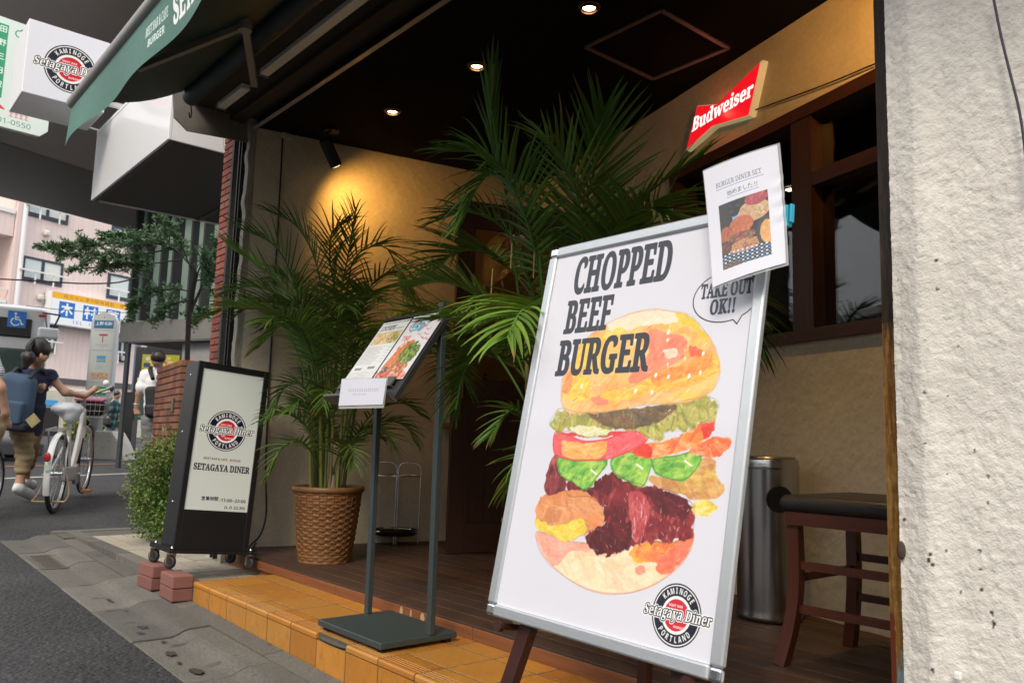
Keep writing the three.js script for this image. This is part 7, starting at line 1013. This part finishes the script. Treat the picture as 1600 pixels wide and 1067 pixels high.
  for (const [a, t] of [[aL, tL], [aR, tR]]) { const s = part('shoe', blobGeo([cap(a.clone().add(V(0, -.035, 0)), t.clone().add(V(0, .0, 0)), .045, .042), cap(a.clone().add(V(0, -.05, 0)).addScaledVector(t.clone().sub(a), -.25), t.clone().add(V(0, -.02, 0)), .03, .03), cap(a.clone().add(V(0, .0, 0)), a.clone().add(V(0, -.03, 0)), .042, .046)], .02, .009), mShoe, bd); part('shoe_stripe', cyl(a.clone().lerp(t, .2).add(V(.03, -.02, .02)), a.clone().lerp(t, .7).add(V(.03, -.03, .02)), .008), mat([.03, .035, .06], .7), bd); }
  const bp = J(22, 626, 6.96), bk = thing('backpack', 'slate blue backpack worn by the person with the bicycle', 'backpack', bp); const qy = new THREE.Quaternion().setFromEuler(new THREE.Euler(0, .95, -.10));
  const mBp = mat([.045, .085, .15], .8, { map: rep(txGrain, 7), bumpMap: rep(bpFine, 8), bumpScale: .001 });
  const bag = new RoundedBoxGeometry(.31, .47, .2, 6, .085); { const p = bag.attributes.position; for (let i = 0; i < p.count; i++) { const x = p.getX(i), y = p.getY(i), z = p.getZ(i); const k = 1 + .10 * (-y / .23) + .03 * Math.sin(y * 26 + x * 9); p.setXYZ(i, x * k, y, z * k + .012 * Math.sin(x * 21 + y * 13)); } bag.computeVertexNormals(); }
  part('main_bag', bag.applyQuaternion(qy).translate(bp.x, bp.y, bp.z), mBp, bk);
  const off = V(0, 0, 1).applyQuaternion(qy); const pk = bp.clone().addScaledVector(off, .09).add(V(0, -.10, 0)); const pg = new RoundedBoxGeometry(.25, .2, .07, 5, .03); part('front_pocket', pg.applyQuaternion(qy).translate(pk.x, pk.y, pk.z), mBp, bk);
  part('base_panel', new RoundedBoxGeometry(.325, .08, .215, 4, .035).applyQuaternion(qy).translate(bp.x, bp.y - .215, bp.z), mat([.01, .014, .03], .85), bk);
  part('label_patch', box(.07, .016, .004).applyQuaternion(qy).translate(pk.x - .02, pk.y - .07, pk.z).translate(off.x * .037, 0, off.z * .037), mat([.5, .52, .55], .7), bk);
  part('strap', tube([J(45, 592, 6.95), J(58, 577, 7.05), J(69, 583, 7.2), J(72, 610, 7.32)], .018, 16, 6).scale(1, 1, 1), mat([.02, .024, .03], .8), bk); part('strap', tube([J(14, 592, 6.95), J(24, 577, 7.02), J(32, 578, 7.18)], .018, 12, 6), mat([.02, .024, .03], .8), bk); part('strap', tube([J(44, 622, 6.95), J(50, 645, 7.0), J(44, 666, 7.02)], .008, 10, 5), mat([.1, .12, .08], .8), bk);
  const tg = J(50.5, 657, 6.85), tgq = new THREE.Quaternion().setFromEuler(new THREE.Euler(0, .9, .75)); part('paper_tag', box(.09, .09, .003).applyQuaternion(tgq).translate(tg.x, tg.y, tg.z), mat([.42, .35, .16], .8, { map: rep(txPatch, 6) }), bk);
}
{ // person at the left edge, arm on the second bicycle
  const hd = J(-60, 486, 6.1), nk = J(-58, 520, 6.1), ch = J(-56, 560, 6.1), wa = J(-54, 615, 6.1), hp = J(-40, 660, 6.1), sR = J(-24, 545, 6.12), sL = J(-92, 545, 6.05), eR = J(-1, 606, 6.05), wR = J(8, 645, 6.1), hR = J(8, 658, 6.14), eL = J(-98, 610, 6.0), wL = J(-84, 650, 6.1);
  const o = thing('person', 'person in striped shirt and beige trousers at the second bicycle', 'person', V(hp.x, gy(hp.x), hp.z)); const kR = J(-40, 728, 6.15), aR = J(-48, 800, 6.15), kL = J(-74, 735, 6.0), aL = J(-78, 812, 5.95), toe = V(-.14, -.03, -.08);
  const bd = part('body', blobGeo([ell(hd, .08, .11, .09), cap(nk, hd, .05, .05), cap(ch, nk, .11, .055), cap(ch, wa, .13, .12), cap(wa, hp, .12, .14), cap(sL, sR, .055), cap(sR, eR, .046, .036), cap(eR, wR, .038, .027), ...hand(wR, hR, V(.5, 0, -.86), V(.86, .3, .4).normalize()), cap(sL, eL, .046, .036), cap(eL, wL, .036, .025), cap(hp, kR, .09, .06), cap(kR, aR, .055, .04), cap(hp, kL, .09, .06), cap(kL, aL, .055, .04)], .03, .015), skin[0], o);
  const st = canvasTex(64, 64, (c) => { c.fillStyle = '#d4d6da'; c.fillRect(0, 0, 64, 64); c.fillStyle = '#2c3858'; for (let i = 0; i < 4; i++) c.fillRect(0, i * 16, 64, 6); }); st.wrapS = st.wrapT = THREE.RepeatWrapping; st.repeat.set(1, 14);
  part('shirt', blobGeo([cap(ch, nk.clone().add(V(0, -.04, 0)), .13, .08), cap(ch, wa, .148, .14), cap(wa, hp.clone().add(V(0, .06, 0)), .14, .15), cap(sL, sR, .075), cap(sR, sR.clone().lerp(eR, .62), .07, .068), cap(sL, sL.clone().lerp(eL, .62), .07, .068)], .035, .015, wrinkle(.004)), mat('#ffffff', .85, { map: st }), bd);
  part('trousers', blobGeo([cap(hp, hp.clone().add(V(0, -.06, 0)), .15, .14), cap(hp.clone().add(V(.08, -.03, -.08)), kR, .115, .09), cap(kR, aR, .09, .08), cap(hp.clone().add(V(-.05, -.03, .05)), kL, .115, .09), cap(kL, aL, .09, .08)], .03, .015, wrinkle(.006, 24)), khaki, bd);
  part('hair', blobGeo([ell(hd.clone().add(V(.01, .03, 0)), .09, .10, .1)], .02, .014), mHair, bd);
  for (const a of [aL, aR]) part('shoe', blobGeo([cap(a.clone().add(V(0, -.05, 0)), a.clone().add(toe), .045, .04)], .02, .012), mShoe, bd);
}
{ // man in a white shirt with a black shoulder bag, beyond the brick wall
  const hd = J(246, 561, 11.4), nk = J(247, 575, 11.5), ch = J(242, 600, 11.5), wa = J(243, 630, 11.5), hp = J(243, 652, 11.5), sL = J(228, 586, 11.45), sR = J(262, 588, 11.55), eL = J(216, 614, 11.4), wL = J(212, 634, 11.4), hL = J(213, 641, 11.4), eR = J(268, 620, 11.6), wR = J(266, 645, 11.6);
  const g = gy(hp.x), kL = J(232, 692, 11.45), aL = V(kL.x, g + .08, kL.z), kR = J(250, 692, 11.55), aR = V(kR.x, g + .08, kR.z), o = thing('person', 'person in white shirt with black shoulder bag behind the brick wall', 'person', V(hp.x, g, hp.z));
  const bd = part('body', blobGeo([ell(hd, .085, .11, .09), cap(nk, hd, .06, .055), cap(ch, nk, .12, .06), cap(ch, wa, .135, .13), cap(wa, hp, .13, .14), cap(sL, sR, .06), cap(sL, eL, .05, .04), cap(eL, wL, .04, .028), ...hand(wL, hL, V(.5, 0, -.86), V(.8, 0, .5)), cap(sR, eR, .05, .04), cap(eR, wR, .04, .03), cap(hp, kL, .09, .06), cap(kL, aL, .06, .04), cap(hp, kR, .09, .06), cap(kR, aR, .06, .04)], .03, .016), skin[1], o);
  part('hair', blobGeo([ell(hd.clone().add(V(.012, .025, 0)), .095, .1, .1)], .02, .014), mHair, bd);
  part('shirt', blobGeo([cap(ch, nk.clone().add(V(0, -.03, 0)), .14, .08), cap(ch, wa, .158, .15), cap(wa, hp, .15, .158), cap(sL, sR, .08), cap(sL, sL.clone().lerp(eL, .7), .075, .075), cap(sR, sR.clone().lerp(eR, .7), .075, .075)], .04, .016, wrinkle(.005, 18)), mat([.78, .79, .82], .85), bd);
  part('trousers', blobGeo([cap(hp, hp.clone().add(V(0, -.06, 0)), .155, .15), cap(hp.clone().add(V(0, -.05, .08)), kL, .12, .095), cap(kL, aL, .095, .085), cap(hp.clone().add(V(0, -.05, -.08)), kR, .12, .095), cap(kR, aR, .095, .085)], .03, .016, wrinkle(.006)), mGreyT, bd);
  for (const a of [aL, aR]) part('shoe', blobGeo([cap(a.clone().add(V(0, -.03, 0)), a.clone().add(V(-.16, -.04, -.05)), .05, .042)], .02, .014), mBlackMetal, bd);
  part('watch', new THREE.TorusGeometry(.033, .009, 6, 14).rotateX(1.4).translate(wL.x, wL.y + .02, wL.z), mat([.7, .7, .72], .3, { metalness: .8 }), bd);
  const b = J(243, 628, 11.28), k = thing('shoulder_bag', 'large black shoulder bag on the back of the white shirt', 'bag', b); const qy = new THREE.Quaternion().setFromEuler(new THREE.Euler(0, 1.15, .12));
  part('bag_body', new RoundedBoxGeometry(.27, .44, .14, 5, .06).applyQuaternion(qy).translate(b.x, b.y, b.z), mat([.012, .012, .014], .7, { bumpMap: rep(bpFine, 6), bumpScale: .002 }), k); part('flap', new RoundedBoxGeometry(.275, .2, .15, 5, .06).applyQuaternion(qy).translate(b.x + .004, b.y - .11, b.z), mat([.008, .008, .01], .6), k); part('strap', tube([J(238, 592, 11.25), J(234, 578, 11.38), J(236, 575, 11.5), J(244, 585, 11.66)], .03, 14, 6), mat([.012, .012, .014], .7), k);
}
{ // far man in a dark checked shirt
  const D = 24.3, q = (x, y, e = 0) => J(x, y, D + e), hd = q(182.5, 617), nk = q(180, 626), ch = q(176, 638), wa = q(174, 652), hp = q(173, 661), sA = q(166, 633, -.15), sB = q(186, 634, .15), eA = q(163, 647, -.2), wA = q(170, 656, -.25), eB = q(193, 648, .2), wB = q(199, 659, .2), g = hp.y - .86;
  const kA = q(166, 677, -.1), aA = q(160, 691, -.2), kB = q(178, 678, .1), aB = q(183, 694, .2), o = thing('person', 'person in dark green checked shirt walking past the bus stop', 'person', V(hp.x, q(175, 697).y, hp.z));
  const bd = part('body', blobGeo([ell(hd, .09, .12, .1), cap(nk, hd, .06), cap(ch, nk, .13, .06), cap(ch, wa, .14, .13), cap(wa, hp, .13, .14), cap(sA, sB, .06), cap(sA, eA, .05, .04), cap(eA, wA, .042, .035), cap(wA, q(171.5, 658, -.25), .04), cap(sB, eB, .05, .04), cap(eB, wB, .042, .035), cap(wB, q(200, 661, .2), .04), cap(hp, kA, .09, .06), cap(kA, aA, .06, .045), cap(hp, kB, .09, .06), cap(kB, aB, .06, .045)], .04, .022), skin[1], o);
  part('hair', blobGeo([ell(hd.clone().add(V(.0, .04, .02)), .1, .1, .11)], .02, .02), mHair, bd);
  const ck = canvasTex(64, 64, c => { c.fillStyle = '#1c3a40'; c.fillRect(0, 0, 64, 64); c.fillStyle = 'rgba(80,130,130,.6)'; c.fillRect(0, 0, 20, 64); c.fillRect(0, 0, 64, 18); c.fillStyle = 'rgba(6,16,20,.6)'; c.fillRect(34, 0, 16, 64); c.fillRect(0, 36, 64, 14); }); ck.wrapS = ck.wrapT = THREE.RepeatWrapping; ck.repeat.set(5, 5);
  part('shirt', blobGeo([cap(ch, nk.clone().add(V(0, -.04, 0)), .15, .09), cap(ch, wa, .17, .16), cap(wa, hp.clone().add(V(0, -.06, 0)), .16, .17), cap(sA, sB, .085), cap(sA, sA.clone().lerp(eA, .7), .08), cap(sB, sB.clone().lerp(eB, .7), .08)], .05, .022), mat('#ffffff', .85, { map: ck }), bd);
  part('trousers', blobGeo([cap(hp, hp.clone().add(V(0, -.08, 0)), .16, .15), cap(hp, kA, .12, .1), cap(kA, aA, .1, .085), cap(hp, kB, .12, .1), cap(kB, aB, .1, .085)], .04, .022), mat([.26, .26, .29], .9), bd);
  for (const a of [aA, aB]) part('shoe', blobGeo([cap(a.clone().add(V(0, -.04, 0)), a.clone().add(V(.04, -.05, -.2)), .055, .045)], .02, .018), mBlackMetal, bd);
  const bg = thing('waist_bag', 'dark grey waist bag of the walking person', 'bag', q(165, 660, -.3)); part('bag_body', new RoundedBoxGeometry(.3, .22, .16, 3, .05).rotateY(.8).translate(...q(164, 658, -.35).toArray()), mat([.03, .03, .034], .8), bg); part('strap', tube([q(164, 653, -.35), q(172, 640, -.3), q(184, 634, .05)], .015, 10, 5), mat([.03, .03, .034], .8), bg);
}
// bicycle in its own frame: x forward, y up, origin on the ground under the rear axle
function bicycle(label, base, front, frameC, fenderC, basket = true) {
  const o = thing('bicycle', label, 'bicycle', base, 'bicycles on the crossing'); const f = front.clone().sub(base).normalize(), s = f.clone().cross(V(0, 1, 0)).normalize(), u = s.clone().cross(f); o.quaternion.setFromRotationMatrix(new THREE.Matrix4().makeBasis(f, u, s));
  const R = .325, WB = 1.1, add = (n, g, m, p = o) => { const M2 = new THREE.Mesh(Array.isArray(g) ? merge(g) : g, m); M2.name = n; p.add(M2); return M2; };
  const mF = mat(frameC, .35, { metalness: .1 }), mT = mat([.018, .018, .019], .8), mS = mat([.6, .61, .63], .28, { metalness: .9 }), mFe = mat(fenderC, .35);
  for (const x of [0, WB]) { const t = add('wheel', new THREE.TorusGeometry(R - .019, .019, 10, 56).translate(x, R, 0), mT); add('rim', new THREE.TorusGeometry(R - .045, .012, 6, 56).translate(x, R, 0), mS, t); const sp = []; for (let i = 0; i < 28; i++) { const a = i / 28 * 6.283, z = i % 2 ? .022 : -.022; sp.push(cyl(V(x + .02 * Math.cos(a + .9), R + .02 * Math.sin(a + .9), z), V(x + (R - .05) * Math.cos(a), R + (R - .05) * Math.sin(a), 0), .0011, .0011, 3)); } add('spokes', sp, mS, t); add('hub', cyl(V(x, R, -.05), V(x, R, .05), .02, .02, 12), mS, t); }
  const BB = V(.44, .27, 0), seat = V(.30, .74, 0), head = V(.87, .82, 0), headL = V(.91, .66, 0);
  add('frame', [cyl(BB, seat, .019), tube([head, V(.74, .58, 0), V(.56, .36, 0), BB], .02, 20, 10), tube([headL, V(.78, .48, 0), V(.58, .30, 0), BB], .017, 20, 10), cyl(head, headL, .022), cyl(BB, V(0, R, .055), .01), cyl(BB, V(0, R, -.055), .01), cyl(V(.34, .62, 0), V(0, R, .055), .008), cyl(V(.34, .62, 0), V(0, R, -.055), .008)], mF);
  add('fork', [tube([headL, V(.955, .62, .05), V(1.0, .5, .055), V(WB, R, .055)], .011, 16, 8), tube([headL, V(.955, .62, -.05), V(1.0, .5, -.055), V(WB, R, -.055)], .011, 16, 8)], mF);
  const fender = (x, a0, a1) => { const P = [], I = [], N = 24; for (let i = 0; i <= N; i++) { const a = lerp(a0, a1, i / N); for (const [z, r] of [[-.024, R + .006], [-.013, R + .015], [.013, R + .015], [.024, R + .006]]) P.push(x + r * Math.cos(a), R + r * Math.sin(a), z); if (i) for (let k = 0; k < 3; k++) { const q = (i - 1) * 4 + k; I.push(q, q + 4, q + 1, q + 1, q + 4, q + 5); } } const g = new THREE.BufferGeometry(); g.setAttribute('position', new THREE.Float32BufferAttribute(P, 3)); g.setIndex(I); g.computeVertexNormals(); return g; };
  const rf = add('rear_fender', merge([fender(0, .5, 3.55)]), mFe); add('reflector', new THREE.SphereGeometry(.028, 14, 10).scale(.5, 1.35, .9).translate(-.348, .50, 0), mat([.45, .02, .02], .25), rf); add('sticker', box(.004, .05, .035, -.352, .42, 0), mat([.5, .62, .52], .5), rf); add('stay', [cyl(V(0, R, .06), V(-.345, R + .04, .03), .004), cyl(V(0, R, -.06), V(-.345, R + .04, -.03), .004)], mS, rf);
  add('front_fender', merge([fender(WB, .55, 2.4)]), mFe);
  add('chain_case', [new RoundedBoxGeometry(.52, .12, .03, 4, .014).rotateZ(-.1).translate(.23, .30, .055), new THREE.CylinderGeometry(.09, .09, .03, 24).rotateX(Math.PI / 2).translate(.44, .27, .056)], mat([.42, .42, .41], .4, { metalness: .4 }));
  add('rack', [box(.34, .012, .012, -.03, .70, .06), box(.34, .012, .012, -.03, .70, -.06), box(.012, .012, .13, -.2, .70, 0), box(.012, .012, .13, .0, .70, 0), cyl(V(-.12, .70, .06), V(0, R, .06), .005), cyl(V(-.12, .70, -.06), V(0, R, -.06), .005)], mS);
  add('kickstand', [tube([V(0, R, .07), V(-.05, .18, .11), V(-.22, .13, .12)], .008, 10, 6), tube([V(0, R, -.07), V(-.05, .18, -.11), V(-.22, .13, -.12)], .008, 10, 6), cyl(V(-.22, .13, .12), V(-.22, .13, -.12), .008)], mat([.38, .27, .16], .5, { metalness: .4 }));
  const cr = add('crank', [cyl(V(.44, .27, .085), V(.49, .12, .09), .008), cyl(V(.44, .27, -.06), V(.39, .42, -.07), .008), cyl(V(.44, .27, -.07), V(.44, .27, .09), .014)], mS); add('pedal', rbox(.09, .022, .08, .006, 2).translate(.49, .115, .14), mat([.5, .18, .05], .5), cr); add('pedal', rbox(.09, .022, .08, .006, 2).translate(.39, .425, -.12), mT, cr);
  add('seat_post', cyl(seat, V(.285, .82, 0), .013), mS); add('saddle', blobGeo([ell(V(.22, .84, 0), .12, .035, .10), cap(V(.25, .845, 0), V(.40, .85, 0), .045, .025)], .03, .012), mat([.02, .02, .022], .6));
  const hb = add('handlebar', [cyl(head, V(.845, .96, 0), .013), tube([V(.60, 1.02, -.27), V(.72, 1.04, -.26), V(.83, 1.0, -.16), V(.86, .965, -.06), V(.86, .965, .06), V(.83, 1.0, .16), V(.72, 1.04, .26), V(.60, 1.02, .27)], .0115, 48, 10)], mS);
  for (const z of [-1, 1]) { add('grip', cyl(V(.58, 1.018, .272 * z), V(.69, 1.035, .264 * z), .017, .016, 12), mT, hb); add('brake_lever', tube([V(.74, 1.03, .25 * z), V(.76, 1.0, .28 * z), V(.68, .985, .30 * z)], .006, 10, 6), mS, hb); }
  if (basket) add('bell', new THREE.SphereGeometry(.028, 14, 10).translate(.72, 1.075, .2), mat([.8, .8, .8], .3), hb);
  if (!basket) return o;
  const bk = []; const x0 = .93, x1 = 1.2, y0 = .74, y1 = .98, zz = .18; for (let i = 0; i <= 8; i++) { const z = lerp(-zz, zz, i / 8); bk.push(cyl(V(x0 + .02, y0, z * .85), V(x0, y1, z), .002, .002, 4), cyl(V(x1 - .03, y0, z * .85), V(x1, y1, z), .002, .002, 4), cyl(V(x0 + .02, y0, z * .85), V(x1 - .03, y0, z * .85), .002, .002, 4)); } for (let i = 0; i <= 6; i++) { const x = lerp(x0, x1, i / 6); for (const z of [-1, 1]) bk.push(cyl(V(lerp(x0 + .02, x1 - .03, i / 6), y0, zz * .85 * z), V(x, y1, zz * z), .002, .002, 4)); } for (let j = 0; j <= 4; j++) { const t = j / 4, y = lerp(y0, y1, t), k = lerp(.85, 1, t) * zz, a = lerp(x0 + .02, x0, t), b = lerp(x1 - .03, x1, t), r = j === 4 ? .005 : .002; bk.push(cyl(V(a, y, -k), V(a, y, k), r, r, 5), cyl(V(b, y, -k), V(b, y, k), r, r, 5), cyl(V(a, y, -k), V(b, y, -k), r, r, 5), cyl(V(a, y, k), V(b, y, k), r, r, 5)); }
  add('wire_basket', bk, mat([.55, .56, .58], .4, { metalness: .5 })); add('basket_stay', [cyl(V(.92, .74, .1), V(WB, R, .06), .005), cyl(V(.92, .74, -.1), V(WB, R, -.06), .005)], mS); add('lamp', new THREE.CylinderGeometry(.028, .02, .06, 14).rotateZ(-Math.PI / 2).translate(1.0, .68, 0), mT);
  return o;
}
{
  const rb = J(83, 802, 6.75), fb = J(125, 773, 7.72); const b1 = bicycle('white city bicycle with wire basket and bagged saddle on the crossing', rb, fb, [.74, .74, .72], [.72, .73, .75]);
  const toW = (x, y, z) => V(x, y, z).applyQuaternion(b1.quaternion).add(b1.position);
  const cv = thing('saddle_cover', 'crumpled clear plastic bag over the saddle of the white bicycle', 'plastic bag', toW(.25, .8, 0)); const g = blobGeo([ell(toW(.22, .85, 0), .145, .06, .125), ell(toW(.36, .86, 0), .09, .045, .055), ell(toW(.16, .79, .04), .07, .06, .06)], .05, .012, (x, y, z) => .02 * (fbm(x * 20 + 50, y * 20 + z * 14 + 50, 3) - .5)); part('bag_film', g, phys([.62, .65, .7], .28, { transmission: .35, thickness: 0 }), cv);
  const bg = thing('basket_bag', 'black bag with pink edge lying in the wire basket', 'bag', toW(1.06, .8, 0)); part('bag_body', new RoundedBoxGeometry(.2, .13, .28, 4, .04).applyQuaternion(b1.quaternion).translate(...toW(1.06, .815, .01).toArray()), mat([.015, .015, .018], .6), bg); part('pink_edge', new RoundedBoxGeometry(.19, .03, .26, 3, .014).applyQuaternion(b1.quaternion).translate(...toW(1.06, .90, .02).toArray()), mat([.5, .12, .22], .7), bg);
  const b2 = bicycle('blue and white bicycle beside the person in striped shirt', J(-108, 846, 5.65), J(-30, 806, 6.4), [.06, .13, .36], [.7, .72, .75], false); b2.scale.setScalar(.8);
}
scene.traverse(o => { if (o.isMesh) { o.castShadow = true; o.receiveShadow = true; } });
renderer.render(scene, camera);
